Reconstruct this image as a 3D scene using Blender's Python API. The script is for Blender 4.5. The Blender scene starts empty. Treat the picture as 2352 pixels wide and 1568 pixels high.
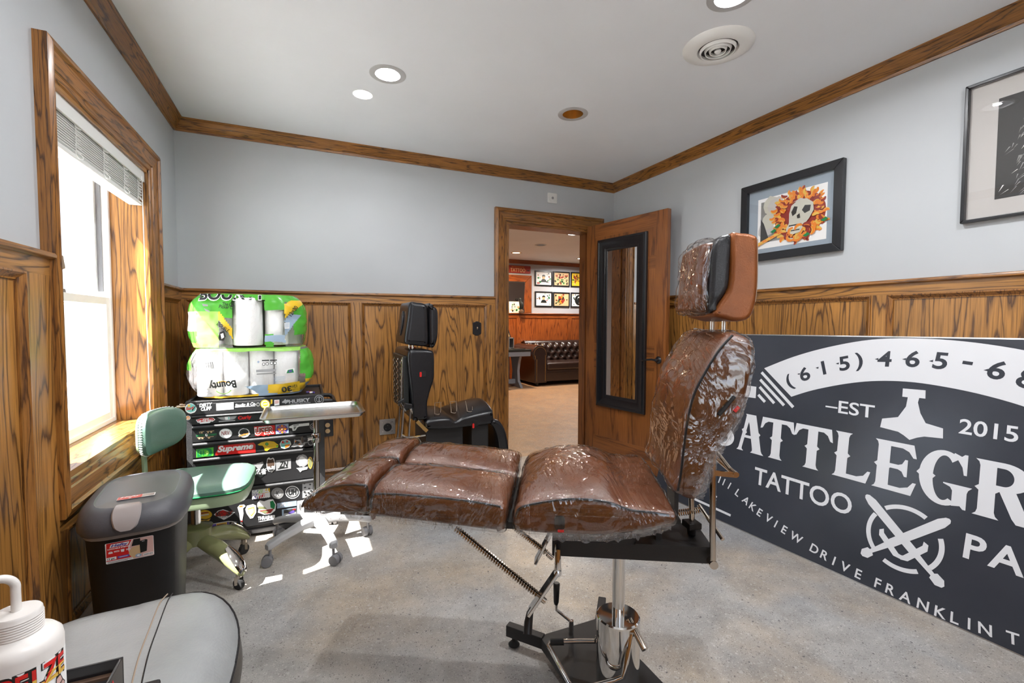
import bpy, bmesh, math, random
from mathutils import Vector, Matrix, noise
from mathutils.geometry import tessellate_polygon
random.seed(7)
sc = bpy.context.scene
col = sc.collection
PI = math.pi
# ------------------------------------------------------------------ camera, sky, sun, exposure
CAM = Vector((-2.591, -3.489, 1.19)); FL = 1050.55; YAW, PITCH, ROLL = 0.4229, -0.0427, 0.0028
_f = Vector((math.sin(YAW)*math.cos(PITCH), math.cos(YAW)*math.cos(PITCH), math.sin(PITCH)))
_r = Vector((math.cos(YAW), -math.sin(YAW), 0)); _u = _r.cross(_f)
_R = _r*math.cos(ROLL)+_u*math.sin(ROLL); _U = -_r*math.sin(ROLL)+_u*math.cos(ROLL)
cd = bpy.data.cameras.new('camera'); cam = bpy.data.objects.new('camera', cd); col.objects.link(cam)
cd.sensor_width = 36.0; cd.lens = FL/2352*36.0; cd.clip_start = 0.02; cd.clip_end = 200
cam.matrix_world = Matrix(((_R.x, _U.x, -_f.x, CAM.x), (_R.y, _U.y, -_f.y, CAM.y), (_R.z, _U.z, -_f.z, CAM.z), (0, 0, 0, 1)))
sc.camera = cam
sc.view_settings.view_transform = 'Standard'; sc.view_settings.look = 'None'
sc.view_settings.gamma = 1.0; sc.view_settings.use_curve_mapping = False
sc.view_settings.exposure = 0.60
sc.cycles.max_bounces = 10; sc.cycles.diffuse_bounces = 5; sc.cycles.glossy_bounces = 5
sc.cycles.transparent_max_bounces = 16; sc.cycles.transmission_bounces = 8
sc.cycles.sample_clamp_indirect = 12.0; sc.cycles.caustics_reflective = True; sc.cycles.caustics_refractive = False
sc.cycles.blur_glossy = 0.6

wd = bpy.data.worlds.new('sky'); sc.world = wd; wd.use_nodes = True
wn = wd.node_tree.nodes; wl = wd.node_tree.links
bg = wn['Background']
sky = wn.new('ShaderNodeTexSky'); sky.sky_type = 'HOSEK_WILKIE'; sky.turbidity = 4.0; sky.ground_albedo = 0.6
sky.sun_direction = Vector((-1, -.33, 1.517)).normalized()
hs = wn.new('ShaderNodeHueSaturation'); hs.inputs['Saturation'].default_value = 0.45
wl.new(sky.outputs[0], hs.inputs['Color']); wl.new(hs.outputs[0], bg.inputs[0]); bg.inputs[1].default_value = 6.5

sd = bpy.data.lights.new('sun', 'SUN'); sun = bpy.data.objects.new('sun', sd); col.objects.link(sun)
sd.energy = 30.0; sd.angle = 0.009; sd.color = (1.0, 0.975, 0.94)
sun.rotation_euler = Vector((1, .33, -1.517)).to_track_quat('-Z', 'Y').to_euler()
sun.location = (-6, -2, 6)

def area(name, loc, size, energy, color=(1, 1, 1), shape='DISK', target=None, size_y=None, spread=PI):
    d = bpy.data.lights.new(name, 'AREA'); d.shape = shape; d.size = size; d.energy = energy; d.color = color; d.spread = spread
    if size_y: d.size_y = size_y
    o = bpy.data.objects.new(name, d); col.objects.link(o); o.location = loc
    if target is not None:
        o.rotation_euler = (Vector(target)-Vector(loc)).to_track_quat('-Z', 'Y').to_euler()
    return o
# portals only guide the sampling of the sky through the two window openings
for nm, loc, sx, sy, tg in (('window_portal', (-3.515, -1.06, 1.31), .95, 1.30, (0, -1.06, 1.31)), ('fill_window_portal', (-1.975, -4.42, 1.45), .95, 1.3, (-1.975, 0, 1.45))):
    o = area(nm, loc, sx, 1.0, shape='RECTANGLE', target=tg, size_y=sy); o.data.cycles.is_portal = True

# ------------------------------------------------------------------ mesh helpers
def ray(px, py):
    return _f + _R*((px-1176)/FL) - _U*((py-784)/FL)
def onX(px, py, x):
    d = ray(px, py); return CAM + d*((x-CAM.x)/d.x)
def onY(px, py, y):
    d = ray(px, py); return CAM + d*((y-CAM.y)/d.y)
def onZ(px, py, z):
    d = ray(px, py); return CAM + d*((z-CAM.z)/d.z)

ROOTM = {}
class MB:
    def __init__(s): s.v = []; s.f = []; s.m = []; s.fl = []
    def add(s, vs, fs, m=0):
        n = len(s.v); s.v += [Vector(p) for p in vs]; s.f += [tuple(n+i for i in f) for f in fs]; s.m += [m]*len(fs)
        return s
    def box(s, x0, x1, y0, y1, z0, z1, m=0):
        return s.add([(x, y, z) for z in (z0, z1) for y in (y0, y1) for x in (x0, x1)],
                     [(0, 2, 3, 1), (4, 5, 7, 6), (0, 1, 5, 4), (2, 6, 7, 3), (0, 4, 6, 2), (1, 3, 7, 5)], m)
    def bar(s, p, q, w, h, m=0, up=(0, 0, 1)):
        p, q = Vector(p), Vector(q); d = (q-p).normalized(); u = Vector(up)
        if abs(d.dot(u)) > .99: u = Vector((1, 0, 0))
        a = d.cross(u).normalized(); b = a.cross(d).normalized()
        vs = [c+a*(i*w/2)+b*(j*h/2) for c in (p, q) for (i, j) in ((-1, -1), (1, -1), (1, 1), (-1, 1))]
        return s.add(vs, [(0, 1, 2, 3), (7, 6, 5, 4), (0, 4, 5, 1), (1, 5, 6, 2), (2, 6, 7, 3), (3, 7, 4, 0)], m)
    def rings(s, R, m=0, cap=True, closed=True):
        n = len(R[0]); vs = [p for r in R for p in r]; fs = []
        for i in range(len(R)-1):
            for j in range(n if closed else n-1):
                k = (j+1) % n; fs.append((i*n+j, i*n+k, (i+1)*n+k, (i+1)*n+j))
        if cap:
            fs.append(tuple(range(n))[::-1]); fs.append(tuple((len(R)-1)*n+j for j in range(n)))
        return s.add(vs, fs, m)
    def tube(s, pts, r, n=10, m=0, cap=True):
        pts = [Vector(p) for p in pts]; rs = r if isinstance(r, (list, tuple)) else [r]*len(pts)
        R = []; pu = None
        for i, p in enumerate(pts):
            t = (pts[min(i+1, len(pts)-1)]-pts[max(i-1, 0)]).normalized()
            if pu is None:
                u = Vector((0, 0, 1)) if abs(t.z) < .9 else Vector((1, 0, 0))
            else: u = pu
            u = (u-t*u.dot(t)).normalized(); w = t.cross(u); pu = u
            R.append([p+(u*math.cos(2*PI*j/n)+w*math.sin(2*PI*j/n))*rs[i] for j in range(n)])
        return s.rings(R, m, cap)
    def lathe(s, prof, n=24, c=(0, 0, 0), m=0, M=None, cap=True):
        c = Vector(c); R = []
        for (r, z) in prof:
            ring = [Vector((r*math.cos(2*PI*j/n), r*math.sin(2*PI*j/n), z)) for j in range(n)]
            R.append([c+(M @ p if M else p) for p in ring])
        return s.rings(R, m, cap)
    def ball(s, c, r, n=12, m=0, sc3=(1, 1, 1)):
        c = Vector(c); R = []
        for i in range(1, n//2+1):
            t = PI*(i-.5)/(n//2+0.0); R.append([c+Vector((r*sc3[0]*math.sin(t)*math.cos(2*PI*j/n), r*sc3[1]*math.sin(t)*math.sin(2*PI*j/n), r*sc3[2]*math.cos(t))) for j in range(n)])
        return s.rings(R, m, True)
    def flat(s, loops, fn, m=0, w=0.0):
        """filled 2D polygon (outer loop + holes) mapped by fn(u,v,w)"""
        if not isinstance(loops[0][0], (tuple, list, Vector)): loops = [loops]
        L = [[Vector((p[0], p[1], 0)) for p in lp] for lp in loops]
        tris = tessellate_polygon(L); allp = [p for lp in L for p in lp]
        return s.add([fn(p.x, p.y, w) for p in allp], [tuple(t) for t in tris], m)
    def prism(s, poly, fn, w0, w1, m=0):
        n = len(poly)
        tris = tessellate_polygon([[Vector((p[0], p[1], 0)) for p in poly]])
        vs = [fn(p[0], p[1], w) for w in (w0, w1) for p in poly]
        fs = [tuple(t) for t in tris]+[tuple(n+i for i in t[::-1]) for t in tris]+[(i, (i+1) % n, n+(i+1) % n, n+i) for i in range(n)]
        return s.add(vs, fs, m)
    def text(s, body, fn, u, v, size, m=0, w=0.0, bold=0.0, shear=0.0, sx=1.0, align='LEFT', rot=0.0, space=1.0):
        vs, fs = text_mesh(body, bold, shear, space)
        xs = [p[0] for p in vs]; wd_ = (max(xs)-min(xs)) if xs else 0
        off = {'LEFT': 0, 'CENTER': -(min(xs)+max(xs))/2 if xs else 0, 'RIGHT': -max(xs) if xs else 0}[align]
        c, sn = math.cos(rot), math.sin(rot); out = []
        for p in vs:
            x = (p[0]+off)*size*sx; y = p[1]*size; out.append(fn(u+x*c-y*sn, v+x*sn+y*c, w))
        return s.add(out, fs, m)
    def build(s, name, mats, parent=None, bevel=0.0, seg=2, sub=0, smooth=True, angle=38, local=False, norm=True):
        if not isinstance(mats, (list, tuple)): mats = [mats]
        root = parent
        while root is not None and root.parent is not None: root = root.parent
        inv = None if (local or root is None or root.name not in ROOTM) else ROOTM[root.name].inverted()
        vs = [inv @ p for p in s.v] if inv else s.v
        me = bpy.data.meshes.new(name); me.from_pydata([tuple(p) for p in vs], [], s.f)
        for mt in mats: me.materials.append(mt)
        me.polygons.foreach_set('material_index', s.m)
        if norm:
            bm = bmesh.new(); bm.from_mesh(me); bmesh.ops.recalc_face_normals(bm, faces=bm.faces); bm.to_mesh(me); bm.free()
        if smooth:
            me.polygons.foreach_set('use_smooth', [True]*len(me.polygons))
            for k in s.fl: me.polygons[k].use_smooth = False
            me.set_sharp_from_angle(angle=math.radians(angle))
        o = bpy.data.objects.new(name, me); col.objects.link(o)
        if parent is not None: o.parent = parent
        if bevel:
            b = o.modifiers.new('bevel', 'BEVEL'); b.width = bevel; b.segments = seg; b.limit_method = 'ANGLE'; b.angle_limit = math.radians(40); b.harden_normals = True
        if sub:
            b = o.modifiers.new('subdivision', 'SUBSURF'); b.levels = sub; b.render_levels = sub
        return o

_TX = {}
def text_mesh(body, bold=0.0, shear=0.0, space=1.0):
    k = (body, bold, shear, space)
    if k not in _TX:
        c = bpy.data.curves.new('lettering', 'FONT'); c.body = body; c.size = 1.0; c.offset = bold; c.shear = shear; c.space_character = space
        c.resolution_u = 4
        o = bpy.data.objects.new('lettering', c); col.objects.link(o)
        dg = bpy.context.evaluated_depsgraph_get(); me = bpy.data.meshes.new_from_object(o.evaluated_get(dg))
        _TX[k] = ([tuple(v.co) for v in me.vertices], [tuple(p.vertices) for p in me.polygons])
        bpy.data.objects.remove(o); bpy.data.curves.remove(c); bpy.data.meshes.remove(me)
    return _TX[k]

def thing(name, label, cat, loc=(0, 0, 0), rz=0.0, group=None):
    o = bpy.data.objects.new(name, None); col.objects.link(o); o.empty_display_size = .1
    o.location = loc; o.rotation_euler = (0, 0, rz)
    ROOTM[o.name] = Matrix.Translation(Vector(loc)) @ Matrix.Rotation(rz, 4, 'Z')
    return tag(o, label, cat, group)
def tag(o, label, cat, group=None):
    o['label'] = label; o['category'] = cat
    if group: o['group'] = group
    return o
def struct(o):
    o['kind'] = 'structure'; return o
def sroot(name, loc=(0, 0, 0), rz=0.0):
    o = bpy.data.objects.new(name, None); col.objects.link(o); o.location = loc; o.rotation_euler = (0, 0, rz); o.empty_display_size = .1
    ROOTM[o.name] = Matrix.Translation(Vector(loc)) @ Matrix.Rotation(rz, 4, 'Z')
    return struct(o)
def copy_tree(o, parent=None):
    c = o.copy(); col.objects.link(c)
    if parent is not None: c.parent = parent
    for ch in [x for x in o.children]: copy_tree(ch, c)
    return c
def catmull(P, n=6, closed=True):
    P = [Vector(p) for p in P]; N = len(P); out = []
    for i in range(N if closed else N-1):
        p0, p1, p2, p3 = (P[(i-1) % N], P[i], P[(i+1) % N], P[(i+2) % N]) if closed else (P[max(i-1, 0)], P[i], P[i+1], P[min(i+2, N-1)])
        for k in range(n):
            t = k/n; out.append(.5*((2*p1)+(p2-p0)*t+(2*p0-5*p1+4*p2-p3)*t*t+(3*p1-p0-3*p2+p3)*t**3))
    if not closed: out.append(P[-1])
    return out
def rrect(x0, x1, y0, y1, r, n=5):
    out = []
    for cx, cy, a0 in ((x1-r, y1-r, 0), (x0+r, y1-r, 90), (x0+r, y0+r, 180), (x1-r, y0+r, 270)):
        for k in range(n+1):
            a = math.radians(a0+90*k/n); out.append((cx+r*math.cos(a), cy+r*math.sin(a)))
    return out
def circ(cx, cy, r, n=24, ry=None):
    return [(cx+r*math.cos(2*PI*k/n), cy+(ry or r)*math.sin(2*PI*k/n)) for k in range(n)]
def arcpts(cx, cy, r, a0, a1, n=16):
    return [(cx+r*math.cos(math.radians(a0+(a1-a0)*k/n)), cy+r*math.sin(math.radians(a0+(a1-a0)*k/n))) for k in range(n+1)]

# ------------------------------------------------------------------ materials
def nodes(name):
    m = bpy.data.materials.new(name); m.use_nodes = True
    nt = m.node_tree; return m, nt, nt.nodes['Principled BSDF']
def mat(name, c, rough=.5, metal=0.0, coat=0.0, spec=.5, bump=0.0, bscale=200.0, emit=0.0, var=0.0, trans=0.0, sheen=0.0, stretch=None):
    m, nt, b = nodes(name)
    b.inputs['Base Color'].default_value = (*c, 1); b.inputs['Roughness'].default_value = rough; b.inputs['Metallic'].default_value = metal
    b.inputs['Coat Weight'].default_value = coat; b.inputs['Coat Roughness'].default_value = .08; b.inputs['Specular IOR Level'].default_value = spec
    b.inputs['Transmission Weight'].default_value = trans
    if emit: b.inputs['Emission Color'].default_value = (*c, 1); b.inputs['Emission Strength'].default_value = emit
    N, L = nt.nodes, nt.links
    if bump or var:
        tc = N.new('ShaderNodeTexCoord'); nz = N.new('ShaderNodeTexNoise'); nz.inputs['Scale'].default_value = bscale; nz.inputs['Detail'].default_value = 4
        if stretch:
            mp = N.new('ShaderNodeMapping'); mp.inputs['Scale'].default_value = stretch; L.new(tc.outputs['Object'], mp.inputs[0]); L.new(mp.outputs[0], nz.inputs['Vector'])
        else: L.new(tc.outputs['Object'], nz.inputs['Vector'])
        if bump:
            bp = N.new('ShaderNodeBump'); bp.inputs['Strength'].default_value = bump; bp.inputs['Distance'].default_value = .004
            L.new(nz.outputs['Fac'], bp.inputs['Height']); L.new(bp.outputs[0], b.inputs['Normal'])
        if var:
            n2 = N.new('ShaderNodeTexNoise'); n2.inputs['Scale'].default_value = max(2.0, bscale*.04); n2.inputs['Detail'].default_value = 5
            L.new(tc.outputs['Object'], n2.inputs['Vector'])
            hv = N.new('ShaderNodeMapRange'); hv.inputs[1].default_value = .3; hv.inputs[2].default_value = .7; hv.inputs[3].default_value = 1-var; hv.inputs[4].default_value = 1+var
            mx = N.new('ShaderNodeVectorMath'); mx.operation = 'SCALE'; mx.inputs[0].default_value = c
            L.new(n2.outputs['Fac'], hv.inputs[0]); L.new(hv.outputs[0], mx.inputs['Scale']); L.new(mx.outputs[0], b.inputs['Base Color'])
    return m
def oak(name, axis, light, dark, rough=.32, scale=1.0, lines=15.0, coat=.25, mottle=0.0):
    """stained oak: stretched noise whose contour lines make cathedral grain along one axis"""
    m, nt, b = nodes(name); N, L = nt.nodes, nt.links
    tc = N.new('ShaderNodeTexCoord'); oi = N.new('ShaderNodeObjectInfo')
    ad = N.new('ShaderNodeVectorMath'); ad.operation = 'MULTIPLY_ADD'
    cr = N.new('ShaderNodeCombineXYZ')
    for i in range(3): L.new(oi.outputs['Random'], cr.inputs[i])
    L.new(cr.outputs[0], ad.inputs[0]); ad.inputs[1].default_value = (7, 11, 5); L.new(tc.outputs['Object'], ad.inputs[2])
    def mapped(across, along):
        mp = N.new('ShaderNodeMapping'); s = [across*scale]*3; s[axis] = along*scale; mp.inputs['Scale'].default_value = s
        L.new(ad.outputs[0], mp.inputs[0]); return mp
    m1 = mapped(8.5, .75); n1 = N.new('ShaderNodeTexNoise'); n1.inputs['Scale'].default_value = 1.0; n1.inputs['Detail'].default_value = 1.6; n1.inputs['Roughness'].default_value = .45
    L.new(m1.outputs[0], n1.inputs['Vector'])
    jm = mapped(90, 7); jn = N.new('ShaderNodeTexNoise'); jn.inputs['Scale'].default_value = 1.0; jn.inputs['Detail'].default_value = 2; L.new(jm.outputs[0], jn.inputs['Vector'])
    mu = N.new('ShaderNodeMath'); mu.operation = 'MULTIPLY'; mu.inputs[1].default_value = lines; L.new(n1.outputs['Fac'], mu.inputs[0])
    mj = N.new('ShaderNodeMath'); mj.operation = 'MULTIPLY_ADD'; mj.inputs[1].default_value = .55; L.new(jn.outputs['Fac'], mj.inputs[0]); L.new(mu.outputs[0], mj.inputs[2])
    fr = N.new('ShaderNodeMath'); fr.operation = 'FRACT'; L.new(mj.outputs[0], fr.inputs[0])
    rp = N.new('ShaderNodeValToRGB'); e = rp.color_ramp.elements
    e[0].position = 0.0; e[0].color = (1, 1, 1, 1); e[1].position = 1.0; e[1].color = (.85, .85, .85, 1)
    for p, v in ((.09, .80), (.22, .22), (.45, .06), (.72, .05), (.90, .35)):
        x = e.new(p); x.color = (v, v, v, 1)
    L.new(fr.outputs[0], rp.inputs[0])
    m3 = mapped(170, 4.5); n3 = N.new('ShaderNodeTexNoise'); n3.inputs['Scale'].default_value = 1.0; n3.inputs['Detail'].default_value = 3; L.new(m3.outputs[0], n3.inputs['Vector'])
    r3 = N.new('ShaderNodeMapRange'); r3.inputs[1].default_value = .42; r3.inputs[2].default_value = .66; r3.inputs[3].default_value = 0; r3.inputs[4].default_value = .55; L.new(n3.outputs['Fac'], r3.inputs[0])
    sm = N.new('ShaderNodeMath'); sm.operation = 'MAXIMUM'; L.new(rp.outputs[0], sm.inputs[0]); L.new(r3.outputs[0], sm.inputs[1])
    mx = N.new('ShaderNodeMix'); mx.data_type = 'RGBA'; mx.inputs[6].default_value = (*light, 1); mx.inputs[7].default_value = (*dark, 1)
    L.new(sm.outputs[0], mx.inputs[0])
    out = mx.outputs[2]
    n4 = N.new('ShaderNodeTexNoise'); n4.inputs['Scale'].default_value = 2.2; L.new(ad.outputs[0], n4.inputs['Vector'])
    r4 = N.new('ShaderNodeMapRange'); r4.inputs[1].default_value = .3; r4.inputs[2].default_value = .7; r4.inputs[3].default_value = .78; r4.inputs[4].default_value = 1.2; L.new(n4.outputs['Fac'], r4.inputs[0])
    vs = N.new('ShaderNodeVectorMath'); vs.operation = 'SCALE'; L.new(out, vs.inputs[0]); L.new(r4.outputs[0], vs.inputs['Scale']); L.new(vs.outputs[0], b.inputs['Base Color'])
    b.inputs['Roughness'].default_value = rough; b.inputs['Coat Weight'].default_value = coat; b.inputs['Coat Roughness'].default_value = .2
    bp = N.new('ShaderNodeBump'); bp.inputs['Strength'].default_value = .18; bp.inputs['Distance'].default_value = .002; bp.invert = True
    L.new(sm.outputs[0], bp.inputs['Height']); L.new(bp.outputs[0], b.inputs['Normal'])
    return m
OL, OD = (.47, .215, .048), (.075, .030, .010)
OAK = [oak('oak_grain_'+'xyz'[i], i, OL, OD) for i in range(3)]
TRIM = [oak('oak_trim_'+'xyz'[i], i, (.36, .150, .030), (.06, .022, .007), scale=2.6, lines=9) for i in range(3)]
DKO = [oak('oak_dark_'+'xyz'[i], i, (.21, .095, .032), (.032, .014, .007), scale=1.2) for i in range(3)]
PINE = [oak('door_wood_'+'xyz'[i], i, (.30, .105, .024), (.12, .038, .012), scale=1.3, lines=4.0, rough=.34) for i in range(3)]
RED = [oak('red_oak_'+'xyz'[i], i, (.33, .085, .016), (.13, .028, .007), scale=1.3, lines=8) for i in range(3)]
M = dict(
    wall=mat('wall_paint', (.50, .525, .545), .55, var=.03, bscale=30, bump=.04),
    ceil=mat('ceiling_paint', (.77, .795, .83), .7, var=.03, bscale=25),
    white=mat('white_plastic', (.80, .80, .78), .35), vinyl=mat('white_vinyl', (.85, .86, .86), .3),
    black=mat('black_plastic', (.012, .012, .013), .35), blacksat=mat('black_satin_paint', (.010, .011, .014), .28, coat=.3),
    blackmetal=mat('black_textured_steel', (.016, .016, .017), .42, bump=.25, bscale=900), ham=mat('hammered_grey_steel', (.05, .05, .052), .38, metal=.4, bump=.7, bscale=420, var=.25),
    chrome=mat('chrome', (.72, .70, .68), .06, metal=1), chromewarm=mat('worn_chrome', (.62, .55, .47), .12, metal=1), steel=mat('brushed_steel', (.66, .66, .65), .20, metal=1, bump=.1, bscale=300, stretch=(1, 12, 12)),
    rubber=mat('black_rubber', (.014, .014, .014), .6), grey=mat('grey_plastic', (.18, .18, .19), .42), silver=mat('silver_grey_paint', (.34, .34, .345), .4),
    brown=mat('brown_leather', (.112, .033, .009), .33, bump=.25, bscale=260, var=.22), copper=mat('copper_leather', (.25, .075, .016), .32, metal=.25, bump=.2, bscale=320, var=.2),
    blkleather=mat('black_leather', (.013, .013, .015), .36, bump=.25, bscale=240), blkleather2=mat('glossy_black_leather', (.012, .012, .014), .27, bump=.12, bscale=90),
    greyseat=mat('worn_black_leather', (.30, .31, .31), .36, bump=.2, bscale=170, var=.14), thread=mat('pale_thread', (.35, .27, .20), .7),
    green=mat('mint_painted_steel', (.33, .42, .26), .3, coat=.5), greenolive=mat('olive_painted_steel', (.26, .27, .125), .25, coat=.6, var=.1, bscale=60), greenvinyl=mat('green_vinyl', (.105, .185, .145), .33, bump=.1, bscale=200),
    paper=mat('white_paper', (.84, .84, .83), .8), towel=mat('paper_towel', (.86, .86, .85), .85, bump=.5, bscale=90),
    pgreen=mat('green_print', (.09, .42, .045), .25), pgreen2=mat('dark_green_print', (.01, .20, .06), .3), plime=mat('lime_print', (.32, .66, .12), .25), pyellow=mat('yellow_print', (.80, .52, .03), .3), pblue=mat('blue_grey_print', (.33, .44, .56), .3),
    ink=mat('black_print', (.012, .014, .013), .4), inkgrey=mat('grey_print', (.25, .25, .24), .5), red=mat('red_print', (.62, .02, .018), .3), signwhite=mat('white_vinyl_lettering', (.72, .73, .76), .32, var=.03, bscale=40),
    lightblue=mat('pale_blue_print', (.32, .40, .53), .4), orange=mat('orange_print', (.78, .23, .02), .4), gold=mat('gold_print', (.75, .47, .08), .4), teal=mat('teal_print', (.2, .55, .5), .4),
    tan=mat('tan_print', (.62, .42, .22), .5), pink=mat('pink_print', (.66, .42, .38), .5), purple=mat('purple_print', (.12, .08, .35), .4), dkred=mat('dark_red_print', (.30, .03, .02), .4),
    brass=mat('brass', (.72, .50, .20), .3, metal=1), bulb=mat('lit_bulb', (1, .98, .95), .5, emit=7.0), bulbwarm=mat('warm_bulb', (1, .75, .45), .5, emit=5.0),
    baffle=mat('grey_baffle', (.30, .30, .32), .3), ring=mat('lamp_ring_enamel', (.46, .46, .46), .4), amber=mat('amber_reflector', (.62, .34, .08), .25, metal=.8), deskgrey=mat('slate_grey_paint', (.20, .22, .26), .45), chester=mat('dark_brown_leather', (.026, .012, .009), .3, coat=.3),
    hdrwall=mat('lobby_wall_paint', (.42, .43, .47), .6), cord=mat('white_cord', (.78, .78, .76), .6), blind=mat('white_blind_slat', (.74, .74, .72), .35), tassel=mat('wood_tassel', (.30, .22, .14), .5),
    lidgrey=mat('charcoal_plastic', (.085, .085, .095), .38, bump=.2, bscale=700), latch=mat('smoky_clear_plastic', (.36, .32, .31), .2), canblack=mat('can_black_plastic', (.005, .005, .006), .48, bump=.15, bscale=600),
    bandgrey=mat('can_rim_grey', (.30, .27, .25), .4), poly=mat('translucent_polyethylene', (.72, .69, .66), .35), snow=mat('pale_concrete', (.75, .75, .74), .9), bark=mat('twig_bark', (.09, .05, .03), .9),
    mulch=mat('grey_branches', (.25, .25, .25), .9), matblue=mat('blue_grey_mat', (.30, .36, .42), .7), skull=mat('bone_print', (.55, .54, .46), .6), matgrey=mat('warm_grey_mat', (.52, .50, .48), .7), drk=mat('charcoal_print', (.035, .035, .034), .6),
)
def glass(name, tint=(1, 1, 1), fac=.10, rough=.0):
    m = bpy.data.materials.new(name); m.use_nodes = True; N, L = m.node_tree.nodes, m.node_tree.links; N.remove(N['Principled BSDF'])
    t = N.new('ShaderNodeBsdfTransparent'); t.inputs[0].default_value = (*tint, 1); g = N.new('ShaderNodeBsdfGlossy'); g.inputs['Roughness'].default_value = rough
    fr = N.new('ShaderNodeLayerWeight'); fr.inputs[0].default_value = .5; mx = N.new('ShaderNodeMixShader'); mu = N.new('ShaderNodeMath'); mu.operation = 'MULTIPLY_ADD'; mu.inputs[1].default_value = .9; mu.inputs[2].default_value = fac; mu.use_clamp = True
    p5 = N.new('ShaderNodeMath'); p5.operation = 'POWER'; p5.inputs[1].default_value = 5.0; L.new(fr.outputs['Facing'], p5.inputs[0]); L.new(p5.outputs[0], mu.inputs[0]); L.new(mu.outputs[0], mx.inputs[0]); L.new(t.outputs[0], mx.inputs[1]); L.new(g.outputs[0], mx.inputs[2]); L.new(mx.outputs[0], N['Material Output'].inputs[0])
    return m
M['glass'] = glass('window_glass', fac=.05); M['picglass'] = glass('picture_glass', fac=.06)
M['mirror'] = mat('mirror_glass', (.88, .88, .88), .015, metal=1)
def wrapmat(name, scale, fac, haze=.0, strength=.6, rough=.07):
    """clear plastic film with crinkles"""
    m = glass(name, fac=fac, rough=rough); N, L = m.node_tree.nodes, m.node_tree.links
    tc = N.new('ShaderNodeTexCoord'); nz = N.new('ShaderNodeTexNoise'); nz.inputs['Scale'].default_value = scale; nz.inputs['Detail'].default_value = 3.5; nz.inputs['Distortion'].default_value = 1.6; nz.inputs['Roughness'].default_value = .55
    mp = N.new('ShaderNodeMapping'); mp.inputs['Scale'].default_value = (1, .35, .6); mp.inputs['Rotation'].default_value = (.3, .2, .5); L.new(tc.outputs['Object'], mp.inputs[0]); L.new(mp.outputs[0], nz.inputs['Vector'])
    ab = N.new('ShaderNodeMath'); ab.operation = 'SUBTRACT'; ab.inputs[1].default_value = .5; L.new(nz.outputs['Fac'], ab.inputs[0])
    a2 = N.new('ShaderNodeMath'); a2.operation = 'ABSOLUTE'; L.new(ab.outputs[0], a2.inputs[0]); pw = N.new('ShaderNodeMath'); pw.operation = 'POWER'; pw.inputs[1].default_value = .6; L.new(a2.outputs[0], pw.inputs[0])
    bp = N.new('ShaderNodeBump'); bp.inputs['Strength'].default_value = strength; bp.inputs['Distance'].default_value = .02; L.new(pw.outputs[0], bp.inputs['Height'])
    g = [n for n in N if n.type == 'BSDF_GLOSSY'][0]; f = [n for n in N if n.type == 'LAYER_WEIGHT'][0]
    L.new(bp.outputs[0], g.inputs['Normal']); L.new(bp.outputs[0], f.inputs['Normal'])
    if haze:
        df = N.new('ShaderNodeBsdfDiffuse'); df.inputs[0].default_value = (.85, .83, .84, 1); mx = N.new('ShaderNodeMixShader'); mx.inputs[0].default_value = haze
        last = N['Material Output'].inputs[0].links[0].from_node
        L.new(last.outputs[0], mx.inputs[1]); L.new(df.outputs[0], mx.inputs[2]); L.new(mx.outputs[0], N['Material Output'].inputs[0])
    return m
M['wrap'] = wrapmat('clear_plastic_wrap', 7.0, .115, .0, .75, .045)
M['hem'] = wrapmat('gathered_film_edge', 30.0, .12, .05, 1.0, .08)
M['film'] = wrapmat('clear_packing_film', 16.0, .08, .12, .6, .12)
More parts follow.
